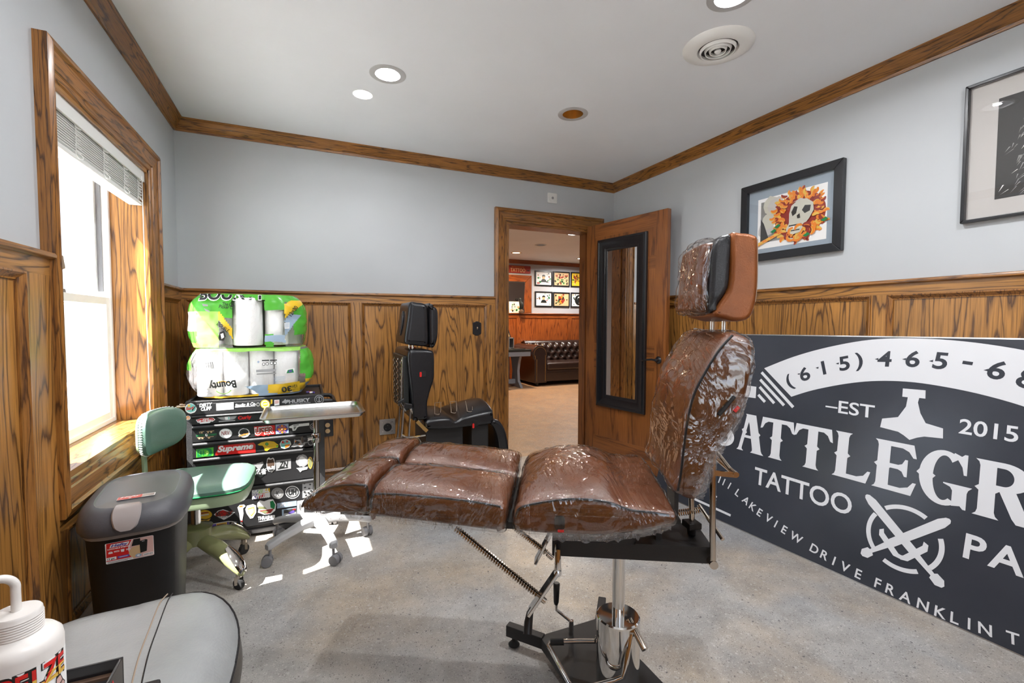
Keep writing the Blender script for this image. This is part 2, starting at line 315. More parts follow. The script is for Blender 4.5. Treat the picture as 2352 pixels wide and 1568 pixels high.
def floor_mat(name, c1, c2, warm):
    m, nt, b = nodes(name); N, L = nt.nodes, nt.links; tc = N.new('ShaderNodeTexCoord')
    def nz(s, d=4, r=.55):
        n = N.new('ShaderNodeTexNoise'); n.inputs['Scale'].default_value = s; n.inputs['Detail'].default_value = d; n.inputs['Roughness'].default_value = r; L.new(tc.outputs['Object'], n.inputs['Vector']); return n
    def mix(f, a, c):
        x = N.new('ShaderNodeMix'); x.data_type = 'RGBA'; L.new(f, x.inputs[0])
        for k, v in ((6, a), (7, c)):
            if isinstance(v, tuple): x.inputs[k].default_value = (*v, 1)
            else: L.new(v, x.inputs[k])
        return x.outputs[2]
    def rng(o, a, bb, lo=0, hi=1):
        r = N.new('ShaderNodeMapRange'); r.inputs[1].default_value = a; r.inputs[2].default_value = bb; r.inputs[3].default_value = lo; r.inputs[4].default_value = hi; L.new(o, r.inputs[0]); return r.outputs[0]
    cl = mix(rng(nz(1.3, 3).outputs['Fac'], .35, .65), c1, c2)
    cl = mix(rng(nz(1.7, 5).outputs['Fac'], .42, .66, 0, .85), cl, warm)
    cl = mix(rng(nz(260, 3, .7).outputs['Fac'], .35, .62, .28, 0), cl, (.10, .09, .08))
    cl = mix(rng(nz(7.0, 6, .7).outputs['Fac'], .40, .66, 0, .42), cl, (.16, .15, .14))
    wv = N.new('ShaderNodeVectorMath'); wv.operation = 'MULTIPLY_ADD'; wv.inputs[1].default_value = (.028, .028, .028); wn_ = nz(42, 3); L.new(wn_.outputs['Color'], wv.inputs[0]); L.new(tc.outputs['Object'], wv.inputs[2])
    for sc_, th, c, hi in ((46, .20, (.50, .49, .47), .55), (95, .20, (.62, .60, .57), .55), (30, .10, (.06, .06, .07), .75), (120, .22, (.07, .06, .055), .6), (170, .25, (.55, .53, .50), .5)):
        v = N.new('ShaderNodeTexVoronoi'); v.inputs['Scale'].default_value = sc_; L.new(wv.outputs[0], v.inputs['Vector'])
        n = N.new('ShaderNodeSeparateColor'); L.new(v.outputs['Color'], n.inputs[0])
        lt = N.new('ShaderNodeMath'); lt.operation = 'MULTIPLY'; L.new(rng(v.outputs['Distance'], th*1.35, th, 0, hi), lt.inputs[0]); L.new(rng(n.outputs[0], .52, .56), lt.inputs[1])
        cl = mix(lt.outputs[0], cl, c)
    L.new(cl, b.inputs['Base Color']); b.inputs['Roughness'].default_value = .42; b.inputs['Specular IOR Level'].default_value = .4
    bp = N.new('ShaderNodeBump'); bp.inputs['Strength'].default_value = .08; bp.inputs['Distance'].default_value = .002; L.new(nz(260, 3).outputs['Fac'], bp.inputs['Height']); L.new(bp.outputs[0], b.inputs['Normal'])
    return m
M['floor'] = floor_mat('polished_concrete', (.355, .36, .365), (.49, .475, .45), (.52, .415, .30))
M['floor2'] = floor_mat('brown_concrete', (.46, .25, .12), (.52, .31, .16), (.42, .22, .10))
M['signblack'] = mat('black_sign_panel', (.040, .045, .058), .22, var=.15, bscale=60)
# ------------------------------------------------------------------ room shell
W, H, YF = 3.32, 2.44, -4.25
WIN = (-1.535, -.572, .668, 1.955)          # y0,y1,z0,z1 of the window opening
DOOR = (-1.075, -.235, 2.012)              # x0,x1,top of the doorway
def wall_quads(mb, y0, y1, z0, z1, hole, fn, t0, t1):
    """wall in (u,z) with one rectangular hole, thickness t0..t1"""
    hu0, hu1, hz0, hz1 = hole
    for (a, b, c, d) in ((y0, hu0, z0, z1), (hu1, y1, z0, z1), (hu0, hu1, z0, hz0), (hu0, hu1, hz1, z1)):
        if b-a > 1e-4 and d-c > 1e-4: mb.prism([(a, c), (b, c), (b, d), (a, d)], fn, t0, t1)
mb = MB(); wall_quads(mb, YF, .14, 0, H, WIN, lambda u, v, w: (w, u, v), -W-.20, -W); struct(mb.build('wall_left', M['wall'], smooth=False))
mb = MB(); wall_quads(mb, -W, 0, 0, H, (DOOR[0], DOOR[1], -.0, DOOR[2]), lambda u, v, w: (u, w, v), 0, .14); struct(mb.build('wall_back', M['wall'], smooth=False))
mb = MB().box(0, .14, YF, .14, 0, H); struct(mb.build('wall_right', M['wall'], smooth=False))
mb = MB(); wall_quads(mb, -W-.2, .14, 0, H, (-2.45, -1.5, .8, 2.1), lambda u, v, w: (u, w, v), YF-.16, YF); struct(mb.build('wall_front', M['wall'], smooth=False))
mb = MB().box(-W-.2, .14, YF-.16, .12, -.08, 0); struct(mb.build('floor', M['floor'], smooth=False))
# ceiling with round openings for the recessed lamps
CANS = [(-2.195, -1.067, .066, 'on'), (-1.108, -1.077, .066, 'off'), (-1.085, -2.185, .066, 'on'), (-2.195, -2.185, .066, 'on'), (-2.195, -3.3, .066, 'on'), (-1.085, -3.3, .066, 'on')]  # the unseen ones nearer the camera are added for fill light
VENT = (-.868, -1.928)
mb = MB(); fnz = lambda u, v, w: (u, v, w)
holes = [circ(x, y, r-.002, 28) for x, y, r, _ in CANS]
mb.flat([[(-W-.2, YF-.16), (.14, YF-.16), (.14, .14), (-W-.2, .14)]]+holes, fnz, 0, H)
mb.box(-W-.2, .14, YF-.16, .14, H+.16, H+.2)
struct(mb.build('ceiling', M['ceil'], smooth=False, norm=False))
# outdoors
mb = MB().box(-14, -W-.21, -14, 12, -.5, -.42).box(-W-.2, 6, -14, YF-.2, -.5, -.42); struct(mb.build('ground', M['snow'], smooth=False))

# crown moulding, swept along the three visible walls
prof = [(0, -.072), (.010, -.072), (.014, -.060), (.013, -.056), (.020, -.050), (.036, -.026), (.047, -.014), (.047, -.010), (.055, -.006), (.055, 0), (0, 0)]
def crown(name, path_fn, a, b, mt):
    mb = MB(); mb.rings([[path_fn(t, p[0], H+p[1], s) for p in prof] for (t, s) in ((a, 1), (b, -1))]); return struct(mb.build(name, mt, angle=30))
crown('trim_1', lambda t, o, z, s: (t+s*o, -o, z), -W, 0, TRIM[0])
crown('trim_2', lambda t, o, z, s: (-o, t+s*o, z), YF, 0, TRIM[1])
crown('trim_3', lambda t, o, z, s: (-W+o, t+s*o, z), YF, 0, TRIM[1])
crown('trim_4', lambda t, o, z, s: (t+s*o, YF+o, z), -W, 0, TRIM[0])

# wainscot: panels set in stiles and rails with a moulding round every panel and a nosed cap
RT, RB = 1.376, 1.328                   # top and bottom of the frieze rail
def wainscot(name, fn, u0, u1, panels, ax, ztop=1.396, bottom=.16, cap_ends=(0, 0), top=True):
    """fn(u, z, out) -> point; panels: list of (a, b, z0, z1) including the moulding"""
    root = sroot(name)
    T = .020
    mb = MB()
    P = [[(u0, 0), (u1, 0), (u1, RT if top else panels[0][3]+.05), (u0, RT if top else panels[0][3]+.05)]]+[[(a, c), (b, c), (b, d), (a, d)] for a, b, c, d in panels]
    # stiles vertical grain, rails horizontal grain
    zt = P[0][2][1]
    xs = [u0]+[x for p in panels for x in p[:2]]+[u1]
    st = MB(); rl = MB()
    for i in range(0, len(xs), 2):
        if xs[i+1]-xs[i] > .004: st.prism([(xs[i], 0), (xs[i+1], 0), (xs[i+1], panels[0][3]), (xs[i], panels[0][3])], fn, 0, T)
    for a, b, c, d in panels: rl.prism([(a, 0), (b, 0), (b, c), (a, c)], fn, 0, T)
    rl.prism([(u0, panels[0][3]), (u1, panels[0][3]), (u1, zt), (u0, zt)], fn, 0, T)
    st.build('stile', OAK[2], root, smooth=False); rl.build('rail', OAK[ax], root, smooth=False)
    for a, b, c, d in panels:
        pn = MB().prism([(a+.012, c+.012), (b-.012, c+.012), (b-.012, d-.012), (a+.012, d-.012)], fn, 0, .007).build('panel', OAK[2], root, smooth=False)
        m2 = MB(); sec = [(0, .026), (.005, .027), (.010, .022), (.020, .013), (.024, .012), (.024, .005), (0, .005)]
        loop = [(a, c, 1, 1), (b, c, -1, 1), (b, d, -1, -1), (a, d, 1, -1)]
        R = [[Vector(fn(x+sx*s_, z+sz*s_, o_)) for s_, o_ in sec] for x, z, sx, sz in loop]; R.append(R[0])
        m2.rings(R, cap=False); m2.build('panel_moulding', TRIM[2], root, angle=25)
    if top:
        cp = MB(); sec = [(0, RT), (.030, RT), (.037, RT+.005), (.038, RT+.012), (.034, RT+.019), (.026, RT+.021), (0, RT+.021)]
        e0, e1 = cap_ends
        cp.rings([[Vector(fn(u0+e0*s_[0], s_[1], s_[0])) for s_ in sec], [Vector(fn(u1-e1*s_[0], s_[1], s_[0])) for s_ in sec]]); cp.build('cap_rail', TRIM[ax], root, angle=40)
    bb = MB(); sec = [(.02, 0), (.034, 0), (.034, .085), (.028, .10), (.02, .105)]
    bb.rings([[Vector(fn(u0, s_[1], s_[0])) for s_ in sec], [Vector(fn(u1, s_[1], s_[0])) for s_ in sec]]); bb.build('plinth', TRIM[ax], root, angle=30)
    return root
fb = lambda u, z, o: (u, -o, z)
wainscot('trim_5', fb, -W, -1.182, [(-3.285, -2.293, .118, 1.328), (-2.226, -1.253, .118, 1.328)], 0, cap_ends=(1, 0))
wainscot('trim_6', fb, -.121, 0, [(-.10, -.03, .118, 1.328)], 0, cap_ends=(0, 1))
fr = lambda u, z, o: (-o, u, z)
wainscot('trim_7', fr, YF, 0, [(-4.2, -3.30, .118, 1.326), (-3.23, -2.205, .118, 1.326), (-2.138, -1.18, .118, 1.326), (-1.11, -.04, .118, 1.326)], 1, cap_ends=(1, 1))
fl = lambda u, z, o: (-W+o, u, z)
wainscot('trim_8', fl, YF, -1.634, [(-4.2, -3.30, .118, 1.326), (-3.23, -2.52, .118, 1.326), (-2.45, -1.775, .118, 1.326)], 1, cap_ends=(1, 0))
wainscot('trim_9', fl, -.473, 0, [(-.43, -.045, .118, 1.326)], 1, cap_ends=(0, 1))
wainscot('trim_10', fl, -1.634, -.473, [(-1.60, -.51, .2, .525)], 1, top=False)
ff = lambda u, z, o: (u, YF+o, z)
wainscot('trim_11', ff, -W, -2.56, [(-3.26, -2.62, .118, 1.326)], 0)
wainscot('trim_12', ff, -1.39, 0, [(-1.33, -.74, .118, 1.326), (-.66, -.06, .118, 1.326)], 0)
wainscot('trim_13', ff, -2.56, -1.39, [(-2.5, -1.45, .2, .67)], 0, top=False)

# stepped casings (door and window)
CS = [(0, 0), (0, .030), (.016, .036), (.024, .036), (.030, .026), (.060, .022), (.078, .018), (.082, .013), (.100, .011), (.104, .006), (.104, 0)]
def casing(name, fn, u0, u1, z0, z1, axh, four=False, width=.104):
    """mitred casing round opening u0..u1, z0..z1; CS runs from the outer edge inwards"""
    root = sroot(name); k = width/.104
    o = [(u0-width, z0-(width if four else 0)), (u0-width, z1+width), (u1+width, z1+width), (u1+width, z0-(width if four else 0))]
    d = [(1, 1 if four else 0), (1, -1), (-1, -1), (-1, 1 if four else 0)]
    R = [[Vector(fn(p[0]+q[0]*c[0]*k, p[1]+q[1]*c[0]*k, c[1])) for c in CS] for p, q in zip(o, d)]
    for i in range(4 if four else 3):
        a, b_ = R[i], R[(i+1) % 4]
        vert = abs(o[i][0]-o[(i+1) % 4][0]) < 1e-6
        MB().rings([a, b_]).build('side_casing' if vert else ('head_casing' if i == 1 else 'apron_casing'), TRIM[2] if vert else TRIM[axh], root, angle=25)
    return root
dc = casing('trim_14', lambda u, z, o: (u, -o, z), DOOR[0], DOOR[1], 0, DOOR[2], 0, width=.108)
MB().prism([(DOOR[0]-.001, 0), (DOOR[0]+.022, 0), (DOOR[0]+.022, DOOR[2]-.02), (DOOR[0]-.001, DOOR[2]-.02)], lambda u, v, w: (u, w, v), -.004, .155).build('jamb', TRIM[2], dc, smooth=False)
MB().prism([(DOOR[1]-.022, 0), (DOOR[1]+.001, 0), (DOOR[1]+.001, DOOR[2]-.02), (DOOR[1]-.022, DOOR[2]-.02)], lambda u, v, w: (u, w, v), -.004, .155).build('jamb', PINE[2], dc, smooth=False)
MB().prism([(DOOR[0]-.001, DOOR[2]-.02), (DOOR[1]+.001, DOOR[2]-.02), (DOOR[1]+.001, DOOR[2]+.001), (DOOR[0]-.001, DOOR[2]+.001)], lambda u, v, w: (u, w, v), -.004, .155).build('head_jamb', TRIM[0], dc, smooth=False)
MB().box(DOOR[0]+.022, DOOR[0]+.034, .05, .15, 0, DOOR[2]-.02).build('door_stop', TRIM[2], dc, smooth=False); MB().box(DOOR[1]-.034, DOOR[1]-.022, .05, .15, 0, DOOR[2]-.02).build('door_stop', PINE[2], dc, smooth=False)
wc = casing('trim_15', lambda u, z, o: (-W+o*1.15, u, z), WIN[0], WIN[1], WIN[2], WIN[3], 1, four=True, width=.100)
# oak reveal of the window and its sill board
for nm, poly, mt in (('reveal', [(WIN[0]-.001, WIN[2]), (WIN[0]+.016, WIN[2]), (WIN[0]+.016, WIN[3]), (WIN[0]-.001, WIN[3])], TRIM[2]), ('reveal', [(WIN[1]-.016, WIN[2]), (WIN[1]+.001, WIN[2]), (WIN[1]+.001, WIN[3]), (WIN[1]-.016, WIN[3])], OAK[2]),
                     ('reveal_head', [(WIN[0], WIN[3]-.016), (WIN[1], WIN[3]-.016), (WIN[1], WIN[3]+.001), (WIN[0], WIN[3]+.001)], OAK[1]), ('sill_board', [(WIN[0], WIN[2]-.001), (WIN[1], WIN[2]-.001), (WIN[1], WIN[2]+.022), (WIN[0], WIN[2]+.022)], OAK[1])):
    MB().prism(poly, lambda u, v, w: (w, u, v), -W-.175, -W+.006).build(nm, mt, wc, smooth=False)

# double-hung white window
def sash_window(name, fn, u0, u1, z0, z1, zm, depth):
    root = sroot(name)
    def frame(nm, a, b, c, d, w0, w1, t, mt, par):
        mb = MB()
        for q in ([(a, c), (a+t, c), (a+t, d), (a, d)], [(b-t, c), (b, c), (b, d), (b-t, d)], [(a+t, c), (b-t, c), (b-t, c+t), (a+t, c+t)], [(a+t, d-t), (b-t, d-t), (b-t, d), (a+t, d)]): mb.prism(q, fn, w0, w1)
        return mb.build(nm, mt, par, bevel=.003, smooth=False)
    frame('window_frame', u0, u1, z0, z1, depth-.055, depth+.03, .022, M['vinyl'], root)
    a = frame('lower_sash', u0+.018, u1-.018, z0+.018, zm+.022, depth-.012, depth+.022, .036, M['vinyl'], root)
    MB().prism([(u0+.05, z0+.05), (u1-.05, z0+.05), (u1-.05, zm-.01), (u0+.05, zm-.01)], fn, depth+.002, depth+.006).build('pane', M['glass'], a, smooth=False)
    b = frame('upper_sash', u0+.018, u1-.018, zm-.022, z1-.018, depth-.05, depth-.016, .030, M['vinyl'], root)
    MB().prism([(u0+.044, zm+.01), (u1-.044, zm+.01), (u1-.044, z1-.044), (u0+.044, z1-.044)], fn, depth-.034, depth-.030).build('pane', M['glass'], b, smooth=False)
    MB().prism([((u0+u1)/2-.02, zm+.022), ((u0+u1)/2+.02, zm+.022), ((u0+u1)/2+.014, zm+.036), ((u0+u1)/2-.014, zm+.036)], fn, depth-.01, depth+.016).build('sash_lock', M['grey'], root)
    mb = MB(); mb.prism([(u1-.030, zm+.05), (u1-.025, zm+.05), (u1-.025, z1-.04), (u1-.030, z1-.04)], fn, depth-.014, depth+.004); mb.build('balance_track', M['grey'], root, smooth=False)
    return root
sash_window('window_1', lambda u, v, w: (-W-.178+w, u, v), WIN[0]+.016, WIN[1]-.016, WIN[2]+.022, WIN[3]-.016, 1.283, 0.0)
w2 = sash_window('fill_window', lambda u, v, w: (u, YF-.09+w, v), -2.45, -1.5, .8, 2.1, 1.45, 0.0)  # unseen window added in the front wall for sky fill
casing('trim_16', lambda u, z, o: (u, YF+o, z), -2.45, -1.5, .8, 2.1, 0, four=True)

# door leaf: six-panel pine door standing open
DL = .835
dr = sroot('door_1', (-.31, -.035, 0), math.atan2(-.82, .16))
fd = lambda u, v, w: (u, w, v)           # local: u along the leaf, w toward the right wall (+y local side)
TH = .040
pans = [(.10, .36, 1.70, 1.915), (.475, .735, 1.70, 1.915), (.10, .36, 1.01, 1.60), (.475, .735, 1.01, 1.60), (.10, .36, .205, .80), (.475, .735, .205, .80)]
st = MB(); rl = MB()
for a, b in ((0, .10), (.735, DL)): st.prism([(a, .012), (b, .012), (b, 2.03), (a, 2.03)], fd, 0, TH)
for c, d in ((.205, .80), (1.01, 1.60), (1.70, 1.915)): st.prism([(.36, c), (.475, c), (.475, d), (.36, d)], fd, .0, TH)
for c, d in ((.012, .205), (.80, 1.01), (1.60, 1.70), (1.915, 2.03)): rl.prism([(.10, c), (.735, c), (.735, d), (.10, d)], fd, 0.0005, TH-.0005)
st.build('stile', PINE[2], dr, smooth=False, local=True); rl.build('rail', PINE[0], dr, smooth=False, local=True)
for a, b, c, d in pans:
    mb = MB()
    def rr(i, w): return [fd(a+i, c+i, w), fd(b-i, c+i, w), fd(b-i, d-i, w), fd(a+i, d-i, w)]
    mb.rings([rr(.0, .0015), rr(.008, .003), rr(.016, .013), rr(.024, .013), rr(.052, .006), rr(.052, .034), rr(.0, .036)])
    mb.build('panel', PINE[2], dr, local=True, angle=15)
mb = MB()
mb.lathe([(.0, 0), (.026, 0), (.028, .004), (.024, .010), (.012, .014), (.010, .040), (.0, .042)], 20, (.775, 0, .905), M=Matrix.Rotation(PI/2, 4, 'X'))
mb.tube([(.775, -.036, .905), (.745, -.042, .909), (.70, -.044, .904), (.66, -.042, .893), (.645, -.040, .898)], [.009, .008, .007, .006, .004], 10)
mb.lathe([(.0, 0), (.026, 0), (.028, -.004), (.024, -.010), (.012, -.014), (.010, -.040), (.0, -.042)], 20, (.775, TH, .905), M=Matrix.Rotation(PI/2, 4, 'X'))
mb.tube([(.775, TH+.036, .905), (.73, TH+.044, .907), (.66, TH+.042, .896)], [.009, .008, .005], 10)
mb.build('door_handle', M['blacksat'], dr, local=True)
hg = MB()
for z in (.25, 1.02, 1.80): hg.lathe([(.007, 0), (.007, .09)], 10, (-.006, TH+.002, z))
hg.build('hinge', M['brass'], dr, local=True)
# tall black-framed mirror hung on the door
mr = thing('wall_mirror', 'tall narrow mirror in a wide black moulded frame hanging on the open wooden door', 'mirror', (-.31, -.035, 0), math.atan2(-.82, .16))
sec = [(0, -.001), (0, -.020), (.006, -.028), (.020, -.032), (.030, -.026), (.062, -.017), (.078, -.016), (.084, -.012), (.098, -.010), (.104, -.004), (.104, -.001)]
o = [(.148, .470), (.148, 1.888), (.662, 1.888), (.662, .470)]; q = [(1, 1), (1, -1), (-1, -1), (-1, 1)]
R = [[Vector(fd(p[0]+k[0]*c[0], p[1]+k[1]*c[0], c[1])) for c in sec] for p, k in zip(o, q)]; R.append(R[0])
MB().rings(R, cap=False).build('mirror_frame', M['blacksat'], mr, local=True, angle=30)
MB().prism([(.245, .567), (.565, .567), (.565, 1.79), (.245, 1.79)], fd, -.0045, -.001).build('mirror_glass', M['mirror'], mr, local=True, smooth=False)

# recessed ceiling lamps and the round air diffuser
def can(x, y, r, state, label, group='recessed ceiling lamps'):
    t = thing('recessed_ceiling_light', label, 'ceiling light', (x, y, H), 0, group)
    MB().lathe([(r-.004, .001), (r-.004, -.003), (r+.018, -.004), (r+.024, -.002), (r+.024, .001), (r-.004, .001)], 36, cap=False).build('trim_ring', M['ring'], t, local=True)
    dark = state == 'off'
    MB().lathe([(r-.004, 0), (r-.007, .03), (r-.018, .075), (r-.026, .10)], 36, cap=False).build('baffle', M['amber'] if dark else M['baffle'], t, local=True)
    MB().lathe([(r-.026, .10), (.0001, .10)], 24, cap=False).build('socket_plate', M['amber'] if dark else M['baffle'], t, local=True)
    if not dark:
        MB().lathe([(.0001, .014), (.020, .016), (.034, .024), (.039, .038), (.034, .070), (.030, .10)], 24, cap=False).build('bulb', M['bulb'] if state == 'on' else M['bulbwarm'], t, local=True)
        L = area('lamp', (x, y, H+.006), .036, 7.0 if x < -2 and y > -2 else (10.5 if x > -2 else 9.0), (.97, .98, 1.0), 'DISK', (x, y, 0)); L.parent = t; L.matrix_parent_inverse = Matrix.Translation((x, y, H)).inverted()
    else:
        MB().lathe([(.0001, .080), (.014, .082), (.020, .095), (.018, .10)], 20, cap=False).build('bulb', M['amber'], t, local=True)
    return t
LB = ['lit recessed ceiling lamp nearest the window with bright white bulb', 'unlit recessed ceiling lamp with amber reflector above the doorway', 'lit recessed lamp cut by the top of the photo beside the round vent',
      'unseen recessed lamp added for fill light above the foreground stool', 'unseen recessed lamp added for fill light above the camera, window side', 'unseen recessed lamp added for fill light behind the camera, sign side']
for (x, y, r, s_), lb in zip(CANS, LB): can(x, y, r, s_, lb)
v = thing('ceiling_vent', 'round white air vent with concentric rings and dark slots in the ceiling', 'vent', (VENT[0], VENT[1], H))
MB().lathe([(.080, .0), (.088, -.016), (.100, -.020), (.126, -.016), (.150, -.004), (.152, .0)], 48, cap=False).build('outer_flange', M['white'], v, local=True)
MB().lathe([(.0001, -.003), (.086, -.003)], 40, cap=False).build('duct_opening', M['drk'], v, local=True)
for rr_ in (.070, .050, .031):
    MB().lathe([(rr_+.004, -.010), (rr_, -.024), (rr_+.0035, -.0255), (rr_+.008, -.012)], 40, cap=False).build('diffuser_ring', M['white'], v, local=True)
MB().lathe([(.0001, -.030), (.010, -.029), (.015, -.022), (.010, -.012), (.0001, -.010)], 24, cap=False).build('centre_cone', M['white'], v, local=True)
mb = MB()
for k in range(3):
    a = k*2*PI/3+.5; mb.bar((.01*math.cos(a), .01*math.sin(a), -.012), (.084*math.cos(a), .084*math.sin(a), -.010), .004, .006)
mb.build('bracket', M['grey'], v, local=True)

# square chime plate, light switch, outlets
t = thing('wall_chime', 'small square white plate with concentric rings above the doorway', 'chime', (-.647, 0, 2.252))
MB().prism(rrect(-.045, .045, -.042, .042, .008), lambda u, v, w: (u, -w, v), 0, .008).build('plate', M['white'], t, local=True, bevel=.002)
for r0 in (.034, .022, .011):
    MB().prism(circ(0, 0, r0, 28), lambda u, v, w: (u, -w, v), .008, .0105+(.034-r0)*.1).build('ring', [M['white'], M['baffle'], M['white']][int(r0*100) % 3], t, local=True)
t = thing('light_switch', 'black scalloped switch plate with pale toggle on the oak panel beside the door', 'light switch', (-1.336, -.008, 1.137))
P = [(-.036, -.040), (-.030, -.048), (-.018, -.050), (-.010, -.057), (.010, -.057), (.018, -.050), (.030, -.048), (.036, -.040), (.036, .040), (.030, .048), (.018, .050), (.010, .057), (-.010, .057), (-.018, .050), (-.030, .048), (-.036, .040)]
MB().prism(P, lambda u, v, w: (u, -w, v), 0, .007).build('plate', M['blacksat'], t, local=True, bevel=.002)
MB().bar((0, -.006, -.004), (0, -.018, .008), .008, .010).build('toggle', M['tassel'], t, local=True)
t = thing('power_outlet', 'square steel plate with large round black socket low on the oak panel', 'outlet', (-2.047, -.008, .404))
MB().prism(rrect(-.058, .058, -.058, .058, .004), lambda u, v, w: (u, -w, v), 0, .005).build('plate', M['steel'], t, local=True, bevel=.0015)
MB().prism(circ(0, -.004, .030, 28), lambda u, v, w: (u, -w, v), .005, .012).build('socket', M['black'], t, local=True)
for k in range(3):
    mb = MB(); a = PI/2+k*2*PI/3; mb.bar((.015*math.cos(a)-.004*math.sin(a), -.0125, -.004+.015*math.sin(a)+.004*math.cos(a)), (.015*math.cos(a)+.004*math.sin(a), -.0125, -.004+.015*math.sin(a)-.004*math.cos(a)), .004, .001); mb.build('socket_slot', M['chrome'], t, local=True)
for sx, sz in ((1, 1), (-1, 1), (1, -1), (-1, -1)): MB().prism(circ(sx*.034, sz*.034, .004, 10), lambda u, v, w: (u, -w, v), .004, .007).build('screw', M['chrome'], t, local=True)
t = thing('power_outlet', 'black wall outlet with brass-lined sockets beside the stickered tool chest', 'outlet', (-2.462, -.008, .433))
MB().prism(rrect(-.038, .038, -.060, .060, .006), lambda u, v, w: (u, -w, v), 0, .006).build('plate', M['blacksat'], t, local=True, bevel=.002)
for dz in (-.021, .021): MB().prism(circ(0, dz, .016, 22), lambda u, v, w: (u, -w, v), .006, .009).build('socket', M['tan'], t, local=True)
t = thing('glow_disc', 'small bright glowing disc added for a bright spot on the ceiling beside the lit recessed lamp', 'ceiling light', (-2.287, -.799, H))  # added emissive disc for a bright ceiling spot of unknown source
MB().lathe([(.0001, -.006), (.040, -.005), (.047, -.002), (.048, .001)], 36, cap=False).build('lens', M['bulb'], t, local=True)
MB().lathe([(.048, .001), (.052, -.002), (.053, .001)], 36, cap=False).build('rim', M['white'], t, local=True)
# ------------------------------------------------------------------ lobby seen through the doorway
YL = 4.95
struct(MB().box(-2.2, 4.6, .12, YL+.14, -.08, 0).build('floor', M['floor2'], smooth=False))
struct(MB().box(-2.2, 4.6, .14, YL+.14, H, H+.2).build('ceiling', M['ceil'], smooth=False))
struct(MB().box(-2.2, 4.6, YL, YL+.14, 0, H).build('wall_far', M['hdrwall'], smooth=False))
struct(MB().box(-2.34, -2.2, .14, YL+.14, 0, H).build('wall_far_left', M['hdrwall'], smooth=False))
struct(MB().box(4.6, 4.74, .0, YL+.14, 0, H).build('wall_far_right', M['hdrwall'], smooth=False))
struct(MB().box(.14, 4.6, 0, .14, 0, H).build('wall_far_near', M['hdrwall'], smooth=False))
mb = MB(); mb.rings([[Vector((x, YL-p[0], H+p[1])) for p in prof] for x in (-2.2, 4.6)]); struct(mb.build('trim_17', RED[0], angle=30))
root = sroot('trim_18')
fw = lambda u, z, o: (u, YL-o, z)
mb = MB(); mb.prism([(-2.2, 1.27), (4.6, 1.27), (4.6, 1.35), (-2.2, 1.35)], fw, 0, .02); mb.build('rail', RED[0], root, smooth=False)
mb = MB(); mb.prism([(-2.2, 1.35), (4.6, 1.35), (4.6, 1.37), (-2.2, 1.37)], fw, 0, .045); mb.build('cap_rail', RED[0], root, bevel=.006)
xs = [1.355, 2.55, 3.75, .16, -1.03]
for x in xs:
    MB().prism([(x-.045, 0), (x+.045, 0), (x+.045, 1.27), (x-.045, 1.27)], fw, 0, .02).build('stile', RED[2], root, smooth=False)
    MB().bar((x-.052, YL-.016, .2), (x-.052, YL-.016, 1.262), .014, .018).bar((x+.052, YL-.016, .2), (x+.052, YL-.016, 1.262), .014, .018).build('panel_moulding', RED[2], root, smooth=False)
for x in sorted(xs): MB().prism([(x+.045, .15), (x+1.15, .15), (x+1.15, 1.27), (x+.045, 1.27)], fw, 0, .008).build('panel', RED[2], root, smooth=False)
MB().prism([(-2.2, 0), (4.6, 0), (4.6, .15), (-2.2, .15)], fw, 0, .022).build('plinth', RED[0], root, smooth=False)

